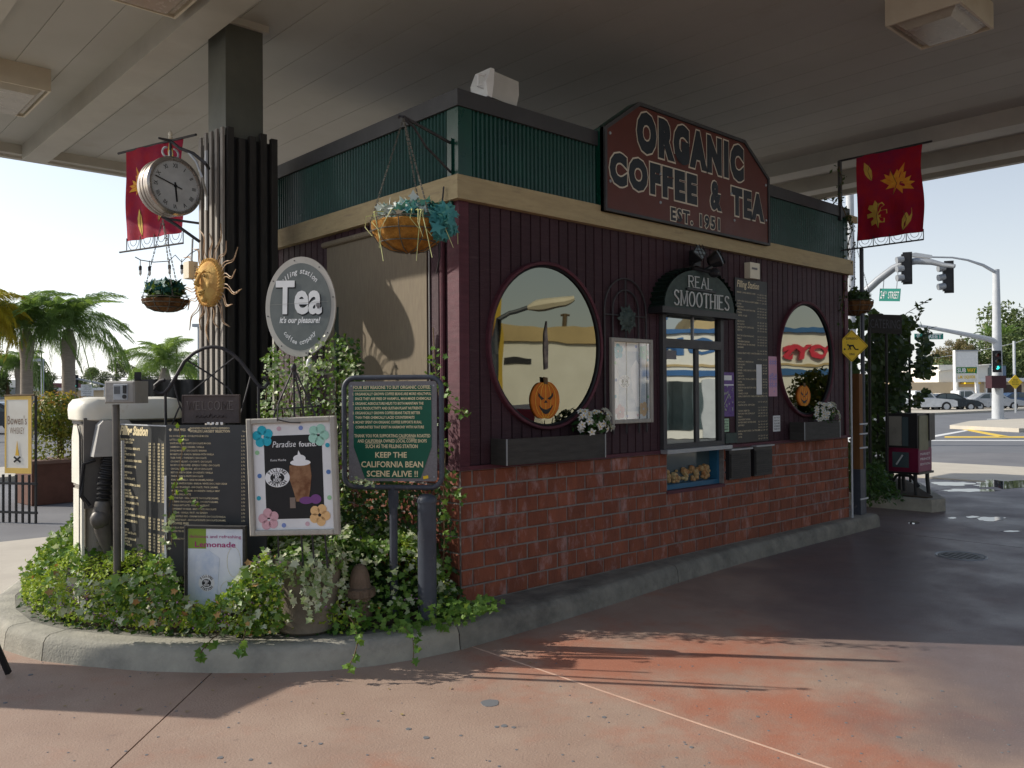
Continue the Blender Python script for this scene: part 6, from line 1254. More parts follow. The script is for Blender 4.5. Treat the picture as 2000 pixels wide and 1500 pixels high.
mb = MB(); mb.disc(-.045, .012, .011, .011, .003, .005, M0, 12); mb.tube([(-.035, .002, .004), (.02, .004, .004)], .011, 6, M0); mb.tube([(.015, .002, .004), (.04, -.04, .004), (.075, -.042, .004)], .0075, 5, M0); mb.tube([(-.028, -.002, .004), (-.03, -.03, .004), (-.045, -.043, .004)], .005, 5, M0); mb.tube([(-.02, -.002, .004), (-.015, -.03, .004), (-.012, -.045, .004)], .005, 5, M0)
part(mb, 'crawling_figure', M['blk'], es)
part(MB().prism([(-.095, -.048), (-.072, -.048), (-.076, -.028), (-.091, -.028)], .003, .0045, M0), 'cup_print', M['blk'], es)
part(MB().tube([(-.06, .03, .004), (-.055, .038, .004), (-.062, .046, .004), (-.056, .056, .004)], .0015, 4, M0), 'steam_print', M['blk'], es)
wb = px(1677, 1004, z=.15); dw = (wb - CAM).dot(FW_); wt = px(1676, 730, d=dw)
wpst = thing('wooden_post', 'brown wooden post with dark sleeve and clips behind the diamond sign pole', 'post', wb)
part(MB().box(wb.x - .045, wb.y - .045, .70, wb.x + .045, wb.y + .045, wt.z), 'timber', M['wpost'], wpst); part(MB().box(wb.x - .055, wb.y - .055, .14, wb.x + .06, wb.y + .06, .70), 'sleeve', M['boll'], wpst)
part(MB().tube([(wb.x + .11, wb.y - .02, .14), (wb.x + .11, wb.y - .02, 3.4)], .025, 8), 'dark_pipe', M['boll'], wpst, True)
for z in (.33, .95, 1.12, 1.24): part(MB().box(wb.x - .06, wb.y - .06, z, wb.x + .14, wb.y - .048, z + .018), 'clip', M['lgrey'], wpst)
# vine on the far kiosk corner and bracket post
vc = thing('vine', 'sparse dark vine winding up the far corner post below the right banner', 'vine', (KX + .05, 0, 2.4))
Wv = [px(u, v, y=-.06) for u, v in ((1648, 640), (1642, 600), (1652, 560), (1660, 520), (1655, 480), (1664, 450), (1652, 420), (1640, 390), (1645, 350), (1638, 325))]
part(MB().tube(Wv, .006, 4).tube([px(u, v, y=-.06) for u, v in ((1655, 500), (1668, 478), (1664, 430))], .004, 4).tube([px(u, v, y=.1) for u, v in ((1640, 400), (1612, 386), (1592, 392))], .004, 4), 'stem', M['stem'], vc, kind='stuff')
P = []
for i in range(150): k = random.randrange(len(Wv) - 1); P.append(Wv[k].lerp(Wv[k + 1], random.random()) + V((random.gauss(0, .05), random.gauss(0, .03), random.gauss(0, .03))))
for i in range(26): P.append(px(random.uniform(1590, 1640), random.uniform(386, 406), y=.1))
leafpart('foliage', [leaves(P, [(-.3, -.8, .2)] * len(P), .042, T_OVAL, .8)], M['vine'], vc)
p_ = px(1655, 430, y=-.02); part(MB().box(KX - .02, -.075, p_.z - .03, KX + .18, -.045, p_.z + .05), 'strap', M['beige'], vc)
# right hanging basket
rb = px(1671, 590, y=.10); 
def fol3(t, c, r):
    P, D = ball_pts((c[0], c[1], c[2] + .07), r * .85, 420, .5); leafpart('foliage', [leaves(P, D, .055, T_OVAL, .7)], M['vine'], t)
    P, D = ball_pts((c[0], c[1], c[2] + .05), r * .8, 60, .4); leafpart('foliage', [leaves(P, D, .07, T_STAR, .6)], M['ivyd'], t)
basket('hanging_basket', 'dark hanging basket at the far right kiosk corner above the diamond sign', (rb.x, rb.y, rb.z + .75), rb, .20, .17, 'cocod', fol3)
# second island kerb with vine arbour
i2 = thing('kerb_island', None, None, (9.3, 1.2, 0), kind='structure')
K2 = [(8.05, .62), (8.08, -.12), (8.35, -.20), (10.4, 1.0), (13.2, 5.5), (10.4, 7.2), (8.05, 2.4)]
part(MB().prism(K2, -.01, .17), 'kerb', M['kerb'], i2); part(MB().prism(inset(K2, .16), .1, .19), 'soil', M['soil'], i2)
arb = thing('vine_arbour', 'tall dark arbour overgrown with round-leaved vine beside the drive', 'arbour', (8.9, 1.3, .18))
bars = MB()
for u, d in ((1700, 11.6), (1716, 12.6), (1733, 11.8), (1757, 12.4), (1778, 13.6)): a = px(u, 960, d=d); b = px(u - 2, 640, d=d); part(MB().tube([(a.x, a.y, .15), (b.x, b.y, b.z)], .022, 6), 'upright', M['black'], arb)
dens = lambda u, v: noise.noise(V((u * .03, v * .03, 1))) > (-.22 if u < 1775 else -.05)
pol = [(1652, 640), (1700, 608), (1745, 636), (1765, 618), (1790, 632), (1812, 645), (1812, 690), (1822, 720), (1808, 760), (1796, 790), (1768, 800), (1737, 808), (1732, 950), (1700, 985), (1660, 960), (1655, 760)]
P = region_pts(5600, pol, 12.0, 14.0, dens); leafpart('foliage', [leaves(P, [(-.5, -.6, .3)] * len(P), .085, (np.array([(0, 0, 0), (.25, .32, .02), (.7, .36, .02), (1, 0, 0), (.7, -.36, .02), (.25, -.32, .02)]), [(0, 1, 2), (0, 2, 3), (0, 3, 4), (0, 4, 5)]), .6)], M['vine'], arb)
P = region_pts(900, [(1684, 700), (1760, 760), (1750, 900), (1690, 960)], 13.8, 14.4); leafpart('foliage', [leaves(P, [(-.5, -.6, .3)] * len(P), .08, T_OVAL, .6)], M['ivyd'], arb)
# see-through upper gaps need stems
mb = MB(); P = []
for q in (((1760, 640), (1770, 612), (1790, 600), (1812, 586)), ((1790, 690), (1810, 668), (1815, 640)), ((1790, 720), (1815, 706), (1828, 690)), ((1780, 640), (1800, 612), (1790, 603)), ((1760, 800), (1780, 790), (1800, 770))):
    Wq = [px(u, v, d=12.4) for u, v in q]; mb.tube(Wq, .005, 4)
    for i in range(11): k = random.randrange(len(Wq) - 1); P.append(Wq[k].lerp(Wq[k + 1], random.random()) + V((0, 0, random.uniform(-.03, .04))))
part(mb, 'runner', M['stem'], arb, kind='stuff'); leafpart('foliage', [leaves(P, [(-.5, -.6, .3)] * len(P), .095, T_OVAL, .6)], M['vine'], arb)
P = [p for p in region_pts(2200, [(1684, 900), (1720, 905), (1738, 930), (1765, 975), (1740, 985), (1684, 985)], 11.2, 12.6) if p.z > .15]; leafpart('ground_foliage', [leaves(P, [(-.3, -.4, .8)] * len(P), .06, T_OVAL, .6)], M['ivyd'], arb)
Mq, qw, qh = board(1697, 612, 1752, 630, 660, 12.1, 11.9); cs_ = thing('catering_sign', 'weathered dark CATERING board half hidden by the vine arbour', 'sign', Mq @ V((0, 0, 0)))
Mq = frame(px(1697, 650, d=11.6), px(1752, 652, d=11.5) - px(1697, 650, d=11.6)); part(MB().box(0, 0, -.02, .42, .26, .0, Mq), 'board', M['dwood'], cs_); part(MB().text('CATERING', .13, .21, .07, .002, w=.38, off=-.01, M=Mq), 'lettering', flat('grey_letter', (.12, .125, .14), .7), cs_)
# newspaper racks
nb_ = px(1793, 918, z=.62); nx0, ny0 = 9.05, .45
nc = px(1793, 925, d=11.7); X0, Y0 = nc.x, nc.y
def zat(v, u=1793): return px(u, v, d=(V((X0, Y0, 1)) - CAM).dot(FW_)).z
dl = abs(px(1735, 870, x=X0).y - Y0); dr = abs(px(1819, 870, y=Y0).x - X0)
z0, z1, z2 = zat(923), zat(876), zat(808)
nr_ = thing('newspaper_rack', 'magenta newspaper box with pink side label on curved black legs', 'newspaper box', (X0 + dr / 2, Y0 + dl / 2, .17))
part(MB().box(X0, Y0, z0, X0 + dr, Y0 + dl, z1), 'box', M['magenta'], nr_)
LX = Matrix(((0, 0, -1, X0), (-1, 0, 0, Y0), (0, 1, 0, 0), (0, 0, 0, 1)))  # on x=X0 face: local x=-world y
part(MB().box(-dl + .06, z0 + .06, .002, -.12, z1 - .06, .012, LX), 'window', M['cglass'], nr_)
part(MB().tube([(-dl + .12, z0 + .1, .02), (-.2, z1 - .1, .02)], .012, 5, LX), 'handle_bar', M['lgrey'], nr_)
LY = frame((X0, Y0, 0), (1, 0, 0))
part(MB().box(.01, z0 + .01, .002, dr - .01, z1 - .01, .006, LY), 'side_label', flat('pink_label', (.24, .07, .12), .6), nr_); part(MB().text('MARKET', .035, dr / 2, z1 - .10, .0075, w=dr * .7, M=LY).text('PRINCE', .035, dr / 2, z1 - .17, .0075, w=dr * .7, M=LY).text('EDITION', .03, dr / 2, z1 - .24, .0075, w=dr * .7, M=LY), 'lettering', M['wht'], nr_)
part(MB().box(X0 - .02, Y0 - .02, z0 - .03, X0 + dr + .03, Y0 + dl + .05, z0), 'shelf', M['black'], nr_)
for yy in (Y0 + .05, Y0 + dl - .02):
    for s_ in (0, 1):
        xx = X0 + (.03 if s_ == 0 else dr - .03); part(MB().tube([(xx, yy, z0 - .03), (xx, yy, z0 - .12), (xx, yy - .02, .15)], .028, 8), 'leg', M['black'], nr_, True)
part(MB().tube([(X0 + .03, Y0 + .0, z0 - .2), (X0 + .03, Y0 + dl * .25, z0 - .06), (X0 + .03, Y0 + dl * .5, z0 - .05), (X0 + .03, Y0 + dl * .75, z0 - .06), (X0 + .03, Y0 + dl, z0 - .2)], .022, 7), 'arched_brace', M['black'], nr_, True)
nu = thing('newspaper_rack', 'black newspaper box with cream window stacked on the magenta one', 'newspaper box', (X0 + dr / 2, Y0 + dl / 2, z1))
part(MB().box(X0 - .01, Y0 - .0, z1 + .002, X0 + dr, Y0 + dl + .02, z2), 'box', M['black'], nu); part(MB().box(-dl + .02, z1 + .03, .012, -dl * .52, z2 - .04, .02, LX), 'window', mat('rack_window', (.24, .23, .20), rough=.3), nu); part(MB().box(-dl * .5, z1 + .03, .012, -.12, z2 - .05, .018, LX), 'window', M['cglass'], nu)
part(MB().box(.03, z1 - .03, .002, dr * .72, z2 - .03, .012, LY), 'side_panel', mat('rack_side', (.22, .21, .13), sc=9, rough=.6), nu); part(MB().box(dr * .72, z1 + .1, .002, dr + .06, z2, .03, LY), 'coin_box', M['black'], nu)
# light gray pole behind the kiosk corner
# ---------------- traffic signals ----------------
def signal(t, c, ex_, s=1., lit=None, name='signal_head', depth=.2):
    Mx = frame(c, ex_) @ Matrix.Diagonal((s, s, s, 1)); h = part(MB().box(-.17, -.53, -.12, .17, .53, .06, Mx), name, M['black'], t); part(MB().box(-.24, -.60, -.0, .24, .60, .012, Mx), 'backplate', M['black'], h)
    for k, m in enumerate(('lens_r', 'lens_y', 'lens_g' if lit else 'lens_y')):
        y = .34 - .34 * k; part(MB().disc(0, y, .10, .10, .06, .075, Mx, 16), 'lens', M[m], h); part(MB().tube([(.115 * math.cos(a), y + .115 * math.sin(a), .06 + .16 * (1 if True else 0) * 0) for a in [PI * (-.1 + 1.2 * i / 10) for i in range(11)]], .012, 4, Mx), 'visor', M['black'], h)
        vs = []; 
        for a in [PI * (-.15 + 1.3 * i / 10) for i in range(11)]: vs += [(.12 * math.cos(a), y + .12 * math.sin(a), .05), (.12 * math.cos(a), y + .12 * math.sin(a), .27)]
        part(MB().add(vs, [(2 * i, 2 * i + 2, 2 * i + 3, 2 * i + 1) for i in range(10)], Mx), 'hood', M['black'], h)
    return h
dB = 45.; pb_ = px(1949, 823, d=dB); t = thing('signal_pole', 'tall galvanised corner signal pole with green light showing and curved lamp arm', 'traffic light', pb_)
pz = px(1941, 526, d=dB).z
part(MB().tube([(pb_.x, pb_.y, 0), (pb_.x, pb_.y, pz)], [.30, .17], 14), 'pole', M['lgrey'], t, True); part(MB().box(pb_.x - .4, pb_.y - .4, 0, pb_.x + .4, pb_.y + .4, .12), 'base', M['steel'], t)
part(MB().tube([px(u, v, d=dB) for u, v in ((1941, 530), (1920, 518), (1890, 508), (1860, 503), (1818, 502))], [.09, .08, .06, .05, .05], 8), 'lamp_arm', M['lgrey'], t, True)
part(MB().prism([(0, 0), (-1.1, .10), (-1.2, .24), (-.9, .30), (0, .16)], -.16, .16, frame(px(1818, 505, d=dB), RT_)), 'lamp_head', M['white'], t)
part(MB().tube([px(u, v, d=dB) for u, v in ((1946, 668), (1930, 662), (1850, 646), (1800, 637), (1745, 632))], [.17, .15, .11, .09, .07], 8), 'mast_arm', M['lgrey'], t, True)
signal(t, px(1947, 706, d=44.2), RT_ - FW_ * .1, .95, True); part(MB().box(-.38, -.33, -.3, .38, .33, .3, frame(px(1945, 746, d=44.6), RT_)), 'walk_signal', mat('ped_head', (.05, .015, .02), rough=.5), t)
ss = thing('street_sign', 'green street sign ending in STREET hung from the far mast arm', 'street sign', px(1815, 660, d=44.)); Ms_, a_, b__ = board(1786, 652, 1842, 651, 663, 44., 44.); part(MB().box(0, 0, -.02, a_, b__, .02, Ms_), 'plate', M['stgreen'], ss); part(MB().text('ST', b__ * .7, a_ * .12, b__ * .18, .03, off=.03, M=Ms_, w=a_ * .12).text('STREET', b__ * .75, a_ * .60, b__ * .18, .03, off=.03, M=Ms_, w=a_ * .68), 'lettering', M['wht'], ss)
dN = 26.; nbp = px(1664, 780, d=dN); t = thing('mast_arm_pole', 'nearer pale signal pole with thick curved mast arm and two signal heads', 'traffic light', V((nbp.x, nbp.y, 0)))
part(MB().tube([(nbp.x, nbp.y, 0), (nbp.x, nbp.y, px(1664, 300, d=dN).z)], [.16, .11], 12), 'pole', M['lgrey'], t, True)
part(MB().tube([px(u, v, d=d) for u, v, d in ((1664, 604, 26), (1690, 570, 25.8), (1716, 546, 25.6), (1745, 524, 25.4), (1768, 513, 25.2), (1790, 510, 25), (1820, 512, 24.8), (1845, 518, 24.6), (1865, 520, 24.4))], [.13, .12, .115, .11, .105, .10, .085, .07, .06], 10), 'mast_arm', M['steel'], t, True)
def side_signal(u, v, sz):
    c = px(u, v, d=25.); Mx = frame(c, (RT_ * .35 + FW_ * .93)) @ Matrix.Diagonal((.8, .8, .8, 1)); h = part(MB().box(-.12, -.52, -.15, .12, .52, .15, Mx), 'signal_head', M['black'], t)
    part(MB().box(-.02, -.60, -.10, .03, .60, .22, Mx), 'backplate', M['black'], h)
    for k in range(3): y = .27 - .27 * k; T = frame(c + V((0, 0, y)), RT_); part(MB().tube([(-.08, 0, 0), (-.27, -.03, 0)], [.105, .10], 12, T), 'hood', M['steel'], h, True)
side_signal(1769, 524, 1); side_signal(1850, 541, 1)
s2_ = thing('street_sign', 'green 24th STREET sign hanging from the nearer curved mast arm', 'street sign', px(1738, 575, d=25.5)); a = px(1717, 588, d=25.6); b = px(1757, 591, d=25.2); Ms_ = frame(a, V((b.x - a.x, b.y - a.y, 0))) @ Matrix.Rotation(-.09, 4, 'Z'); wv = (b - a).length; part(MB().box(0, 0, -.015, wv, .38, .015, Ms_), 'plate', M['stgreen'], s2_)
part(MB().text('24', .24, wv * .15, .08, .022, off=.0, M=Ms_, w=wv * .20).text('TH', .09, wv * .31, .21, .022, M=Ms_, w=wv * .08).text('STREET', .22, wv * .69, .08, .022, off=.0, M=Ms_, w=wv * .52), 'lettering', M['wht'], s2_)
for q in (.15, .8): part(MB().tube([Ms_ @ V((wv * q, .38, 0)), Ms_ @ V((wv * q, .75 + .35 * q, 0))], .012, 5), 'hanger', M['steel'], s2_)
# ---------------- street, far pavement, markings ----------------
def gpoly(uv, z0, z1, name, m): struct(MB().prism([tuple(px(u, v, z=z1).xy) for u, v in uv], z0, z1), name, M[m])
pts = [px(u, v, z=0).xy for u, v in ((1855, 836), (1895, 827), (2005, 822), (2100, 826), (2060, 842), (1990, 843))]
struct(MB().prism([tuple(p) for p in pts], -.04, .13), 'pavement', M['walk'])
pts = [px(u, v, z=0).xy for u, v in ((1640, 816), (1800, 811), (2050, 799), (2200, 795), (2190, 791), (2000, 793), (1640, 800))]
struct(MB().prism([tuple(p) for p in pts], -.04, .12), 'pavement', M['walk'])
def mark(uv, m, z=.0): struct(MB().prism([tuple(px(u, v, z=0).xy) for u, v in uv], -.029, z - .022), 'road_marking', M[m])
mark([(1818, 850), (1885, 839), (1892, 840), (1822, 853)], 'paint_w'); mark([(1880, 838), (1898, 838), (1972, 851), (1955, 852)], 'paint_y'); mark([(1845, 851), (2060, 851), (2060, 853.5), (1845, 853.5)], 'paint_y'); mark([(1818, 858), (2060, 858), (2060, 859.5), (1818, 859.5)], 'paint_w')
mark([(1680, 889), (2060, 889), (2060, 891), (1680, 891)], 'paint_w')
struct(MB().prism([tuple(px(u, v, z=0).xy) for u, v in ((1600, 926), (2100, 925), (2100, 884), (1600, 884))], -.03, -.004), 'road_apron', M['asph'])
# left road
struct(MB().prism([(-30, 13.0), (-2.5, 13.0), (14, 19), (14, 21.5), (-3, 15.3), (-30, 15.3)], -.03, .10), 'pavement', M['walk'])
# far left: planter box with topiary, banner on railing
pa = px(66, 986, z=0); bp = thing('brick_planter', 'long dark brown masonry planter box across the left drive', 'planter', V((1.2, 9.3, 0)))
xa = px(62, 988, z=0); ex = V((.98, .2, 0)).normalized(); Mpl = frame((xa.x, xa.y, 0), (1, .10, 0)); hpl = .62
part(MB().box(0, 0, -.7, 3.4, hpl, 0, Mpl), 'box', mat('planter_brown', (.15, .075, .055), (.11, .055, .04), sc=5, rough=.85), bp); part(MB().box(-.03, hpl, -.73, 3.43, hpl + .05, .03, Mpl), 'coping', mat('planter_cap', (.22, .14, .11), rough=.8), bp)
P = [Mpl @ V((random.uniform(.05, 3.3), hpl + random.uniform(0, .42) ** 1.0, random.uniform(-.65, 0))) for _ in range(2600)]
sb_ = thing('planter_shrub', 'low dark green shrubs filling the brown planter box', 'shrub', Mpl @ V((1.7, hpl, -.3))); leafpart('foliage', [leaves(P, [(-.5, -.4, .6)] * len(P), .055, T_OVAL, .7)], M['hedge'], sb_)
tc = px(118, 815, d=13.4); tp_ = thing('topiary_tree', 'round clipped tree with reddish leaf tips in the brown planter', 'tree', V((tc.x, tc.y, hpl)))
part(MB().tube([(tc.x, tc.y, hpl - .1), (tc.x, tc.y, tc.z)], .05, 7), 'trunk', M['stem'], tp_)
P, D = ball_pts(tc, .50, 3400, .74, .6); leafpart('crown', [leaves(P, D, .06, T_OVAL, .6)], M['hedge'], tp_)
P, D = ball_pts(tc + V((0, 0, .08)), .50, 500, .70, .9); P2 = P[D[:, 2] > .1]; leafpart('reddish_tips', [leaves(P2, D[D[:, 2] > .1], .05, T_OVAL, .7)], mat('red_leaf', (.30, .10, .02), (.5, .22, .04), rough=.5, attr='rnd', trans=.3), tp_)
# whiskey banner on railing
dbn = 11.0; Mbn, bw_, bh_ = board(10, 775, 62, 771, 924, dbn, dbn - .1)
wbn = thing('whiskey_banner', "yellow-edged cream whiskey banner, vertical, tied to a black railing", 'banner', Mbn @ V((bw_ / 2, 0, 0)))
part(MB().box(0, 0, -.004, bw_, bh_, .004, Mbn), 'cloth', mat('banner_cream', (.72, .69, .62), (.66, .62, .54), sc=4, rough=.7), wbn)
for a in ((0, 0, bw_ * .06, bh_), (bw_ * .88, 0, bw_, bh_), (bw_ * .06, bh_ * .95, bw_ * .88, bh_), (bw_ * .06, 0, bw_ * .88, bh_ * .07)): part(MB().box(a[0], a[1], .004, a[2], a[3], .007, Mbn), 'yellow_border', flat('banner_gold', (.72, .48, .12), .6), wbn)
part(MB().tube([(-.01, bh_, 0), (bw_ + .04, bh_ + .01, 0)], .014, 6, Mbn), 'top_bar', M['stem'], wbn)
part(MB().text("Bowen's", .12, bw_ * .47, bh_ * .63, .009, w=bw_ * .72, M=Mbn).text('WHISKEY', .09, bw_ * .47, bh_ * .51, .009, w=bw_ * .55, off=-.01, M=Mbn), 'lettering', flat('brown_print', (.20, .13, .09), .6), wbn)
part(MB().prism([(bw_ * .40, bh_ * .23), (bw_ * .54, bh_ * .23), (bw_ * .50, bh_ * .32), (bw_ * .47, bh_ * .42), (bw_ * .43, bh_ * .3)], .007, .009, Mbn), 'flame_print', flat('flame', (.75, .45, .05), .6), wbn)
part(MB().box(-.06, -.012, .007, .06, .012, .0095, Mbn @ Matrix.Translation((bw_ * .47, bh_ * .18, 0)) @ Matrix.Rotation(.6, 4, 'Z')).box(-.06, -.012, .007, .06, .012, .0096, Mbn @ Matrix.Translation((bw_ * .47, bh_ * .18, 0)) @ Matrix.Rotation(-.6, 4, 'Z')), 'log_print', M['blk'], wbn)
rl = thing('railing', 'low black picket railing under the yellow-edged banner', 'railing', Mbn @ V((bw_ / 2, -.5, 0)))
zg = (Mbn @ V((0, 0, 0))).z
for z in (-zg + .12, -.15): part(MB().box(-.3, z, -.05, bw_ + .05, z + .03, -.02, Mbn), 'rail', M['black'], rl)
for i in range(8): x = -.28 + i * (bw_ + .30) / 7; part(MB().box(x, -zg + .0, -.048, x + .02, -.02 if i < 7 else bh_, -.022, Mbn), 'picket', M['black'], rl)
# ---------------- palms ----------------
def frond_mesh(L, n, w_, droop, m, seed, queen=True):
    rs = random.Random(seed); vs = []; fs = []; rn = []
    def quad(a, b, c, d): k = len(vs); vs.extend([tuple(a), tuple(b), tuple(c), tuple(d)]); fs.append((k, k + 1, k + 2)); fs.append((k, k + 2, k + 3)); q = rs.random(); rn.extend([q, q])
    pr_ = V((0, 0, 0)); spine = []
    for i in range(15): q = i / 14; spine.append(V((L * (q - .22 * droop * q * q), 0, L * (.62 * q - .95 * droop * q ** 2.2))))
    for i in range(14): a, b = spine[i], spine[i + 1]; quad(a + V((0, .02, 0)), b + V((0, .02, 0)), b - V((0, .02, 0)), a - V((0, .02, 0)))
    for i in range(n):
        q = .12 + .88 * i / n; k = min(13, int(q * 14)); p = spine[k].lerp(spine[k + 1], q * 14 - k); ll = w_ * math.sin(PI * (.15 + .8 * q)) ** .6 * rs.uniform(.75, 1.1)
        for s_ in (-1, 1):
            d1 = V((.35, s_ * .75, rs.uniform(-.35, .2))).normalized(); mid = p + d1 * ll * .45; tip = mid + V((.12 + rs.uniform(-.1, .1), s_ * .16, -.8)).normalized() * ll * .6 if queen else p + d1 * ll
            t_ = V((.010, 0, 0)); quad(p - t_, p + t_, mid + t_, mid - t_); quad(mid - t_, mid + t_, tip + t_ * .3, tip - t_ * .3)
    me = bpy.data.meshes.new('frond'); me.from_pydata(vs, [], fs); me.update(); a = me.attributes.new('rnd', 'FLOAT', 'FACE'); a.data.foreach_set('value', rn); me.materials.append(m); return me
def palm(lab, u, vg, vt, d, tr, L, n, seed, droop=1.0, m='palm', group='palm trees', w_=.8, elev=(-.5, .9), bark='bark', bulge=1.25):
    rs = random.Random(seed); b = px(u, vt, d=d); t = thing('palm_tree', lab, 'palm tree', V((b.x, b.y, 0)), group)
    H = b.z; k = 10; pts = [(b.x, b.y, H * i / k) for i in range(k + 1)]; part(MB().tube(pts + [(b.x, b.y, H + tr * 2.5)], [tr * (1.15 - .15 * i / k) for i in range(k - 1)] + [tr * bulge, tr * bulge * 1.05, tr * .6], 12), 'trunk', M[bark], t, True)
    mesh = [frond_mesh(L, 110, w_, droop * q, M[m], seed + i) for i, q in enumerate((.8, 1.0, 1.2))]
    for i in range(n):
        az = 2 * PI * (i * .382 + .1 * rs.random()); el = elev[0] + (elev[1] - elev[0]) * (i / n) ** .9; o = inst(mesh[i % 3], 'frond', t, (b.x, b.y, H + tr * 1.5), (rs.uniform(-.25, .25), -el, az), (rs.uniform(.85, 1.1),) * 3)
    return t
palm('queen palm with thick ringed trunk and drooping fronds, right of the two big left palms', 134, 0, 672, 34, .24, 2.9, 24, 3, 1.2, elev=(-.3, 1.4))
palm('queen palm partly hidden at the left edge, its fronds touching the next palm', 52, 0, 668, 33, .21, 2.7, 22, 5, 1.2, elev=(-.3, 1.35))
palm('yellowing palm fronds at the extreme left edge of the picture', -48, 0, 640, 31, .2, 2.2, 22, 9, 1.0, 'palmy', elev=(-.4, .9))
palm('smaller bushy palm rising over the dark screen between pump and column', 322, 0, 742, 52, .3, 3.3, 24, 12, .9, elev=(-.2, 1.3))
palm('small palm low behind the left palm trunk', 40, 0, 725, 60, .3, 2.2, 20, 15, 1.0)
palm('tall thin fan palm left of the signal pole on the far right', 1930, 0, 668, 120, .35, 2.6, 22, 18, .8, w_=.5, elev=(-.8, 1.3))
palm('tall thin fan palm right of the signal pole on the far right', 1963, 0, 668, 118, .35, 2.9, 24, 21, .8, w_=.5, elev=(-.8, 1.3))
palm('short far palm above the tiled roof on the right', 1826, 0, 728, 110, .3, 3.2, 22, 24, .9)
# ---------------- broadleaf trees ----------------
def tree(lab, u, vc, d, r, sz=.9, m='tree', n=5200, seed=1, group='background trees', ls=None):
    random.seed(seed); c = px(u, vc, d=d); t = thing('tree', lab, 'tree', V((c.x, c.y, 0)), group); part(MB().tube([(c.x, c.y, 0), (c.x + .1, c.y, c.z * .6), (c.x, c.y, c.z)], [r * .09, r * .07, r * .03], 7), 'trunk', M['stem'], t)
    PP = []; DD = []
    for k in range(9):
        o = V((random.gauss(0, .45) * r, random.gauss(0, .45) * r, random.gauss(0, .38) * r * sz)); P, D = ball_pts(c + o, r * random.uniform(.35, .55), n // 9, .8, .5); PP.append(P); DD.append(D)
    leafpart('crown', [leaves(np.concatenate(PP), np.concatenate(DD), ls or r * .085, T_OVAL, .7)], M[m], t); return t
tree('olive green tree beyond the tiled roof at the vine edge', 1795, 745, 100, 4.0, seed=2)
tree('brownish tree left of the tall sign tower', 1860, 705, 105, 2.6, m='treeb', seed=3)
tree('green tree behind the low wall right of the short palm', 1842, 735, 104, 2.6, seed=4)
tree('large dark tree behind the buildings at the right edge', 1985, 712, 125, 7.0, seed=5, n=7000)
tree('bushy tree between sign tower and signal pole', 1915, 708, 112, 4.4, seed=6)
tree('broad tree right of the signal pole under the tall palm', 1955, 715, 115, 4.8, seed=16)
tree('small tree top peeking over the white sign tower', 1876, 674, 110, 1.5, m='treeb', seed=7)
tree('pale conifer-like tree behind the utility wires on the left', 226, 700, 85, 1.5, 1.5, seed=8)
tree('round grey-green tree right of the notice board on the left', 197, 738, 75, 1.3, seed=9)
tree('dusty green trees at the left edge under the palms', 12, 735, 60, 2.0, seed=10)
tree('low green tree behind the palm trunks', 95, 750, 62, 1.3, seed=11)
tree('hazy green tree behind the small palm near the column', 372, 722, 95, 1.9, seed=12)
tree('hazy low tree left of the small palm', 285, 730, 90, 1.8, seed=13)
tree('hazy tree low behind the right palm trunk', 165, 745, 90, 1.5, seed=14)
# ---------------- far-left odds ----------------
sg = thing('parking_notice', 'white notice board with small lines of text on a post beyond the left planter', 'notice board', px(173, 800, d=40)); Mn_, a, b = board(158, 751, 182, 751, 774, 40); part(MB().box(0, 0, -.03, a, b, .0, Mn_), 'board', M['paper'], sg); part(MB().box(a * .45, -1.4, -.06, a * .55, 0, -.03, Mn_), 'post', M['steel'], sg)
mb = MB()
for i in range(6): mb.text('NO PARKING TOW AWAY', .055, a / 2, b - .1 - i * .09, .003, w=a * random.uniform(.5, .85), M=Mn_, res=1)
part(mb, 'lettering', M['blk'], sg)
t = thing('street_lamp', 'slim grey street lamp with flat head between the left palm trunks', 'street lamp', px(83, 800, d=50)); a = px(83, 800, d=50); part(MB().tube([(a.x, a.y, 0), (a.x, a.y, px(83, 704, d=50).z)], .09, 8), 'pole', M['lgrey'], t); part(MB().box(-.75, -.08, -.15, .05, .08, .15, frame(px(83, 703, d=50), RT_)), 'lamp_head', M['lgrey'], t)
t = thing('street_lamp', 'far lamp head peeking left of the column above the arch', 'street lamp', px(386, 780, d=60)); a = px(388, 780, d=60); part(MB().tube([(a.x, a.y, 0), (a.x, a.y, px(388, 636, d=60).z)], .08, 8), 'pole', M['lgrey'], t); part(MB().box(-.4, -.1, -.2, .1, .12, .2, frame(px(388, 636, d=60), RT_)), 'lamp_head', M['lgrey'], t)
t = thing('left_signal', 'green traffic light on a long thin arm behind the right palm trunk', 'traffic light', px(205, 800, d=46)); part(MB().tube([px(205, 790, d=46), px(205, 752, d=46), px(190, 748, d=46), px(152, 740, d=46), px(120, 738, d=46)], .06, 6), 'mast_arm', M['steel'], t); signal(t, px(148, 745, d=46), RT_, .6, True)
ut = thing('utility_pole', 'wooden utility pole behind the small palm', 'utility pole', px(345, 780, d=90)); a = px(345, 780, d=90); part(MB().tube([(a.x, a.y, 0), (a.x, a.y, px(345, 680, d=90).z)], .12, 6), 'pole', M['stem'], ut); part(MB().box(-.9, -.06, -.06, .9, .06, .06, frame(px(345, 694, d=90), RT_)), 'crossarm', M['stem'], ut)
ov = thing('overhead_wires', 'thin overhead wires crossing low behind the left palms', 'wires', px(200, 736, d=70))
part(MB().tube([px(-60, 730, d=70), px(200, 737, d=72), px(420, 738, d=75)], .025, 4), 'wire', M['black'], ov); part(MB().tube([px(-60, 735, d=70), px(200, 741, d=72), px(420, 741, d=75)], .02, 4), 'wire', M['black'], ov)
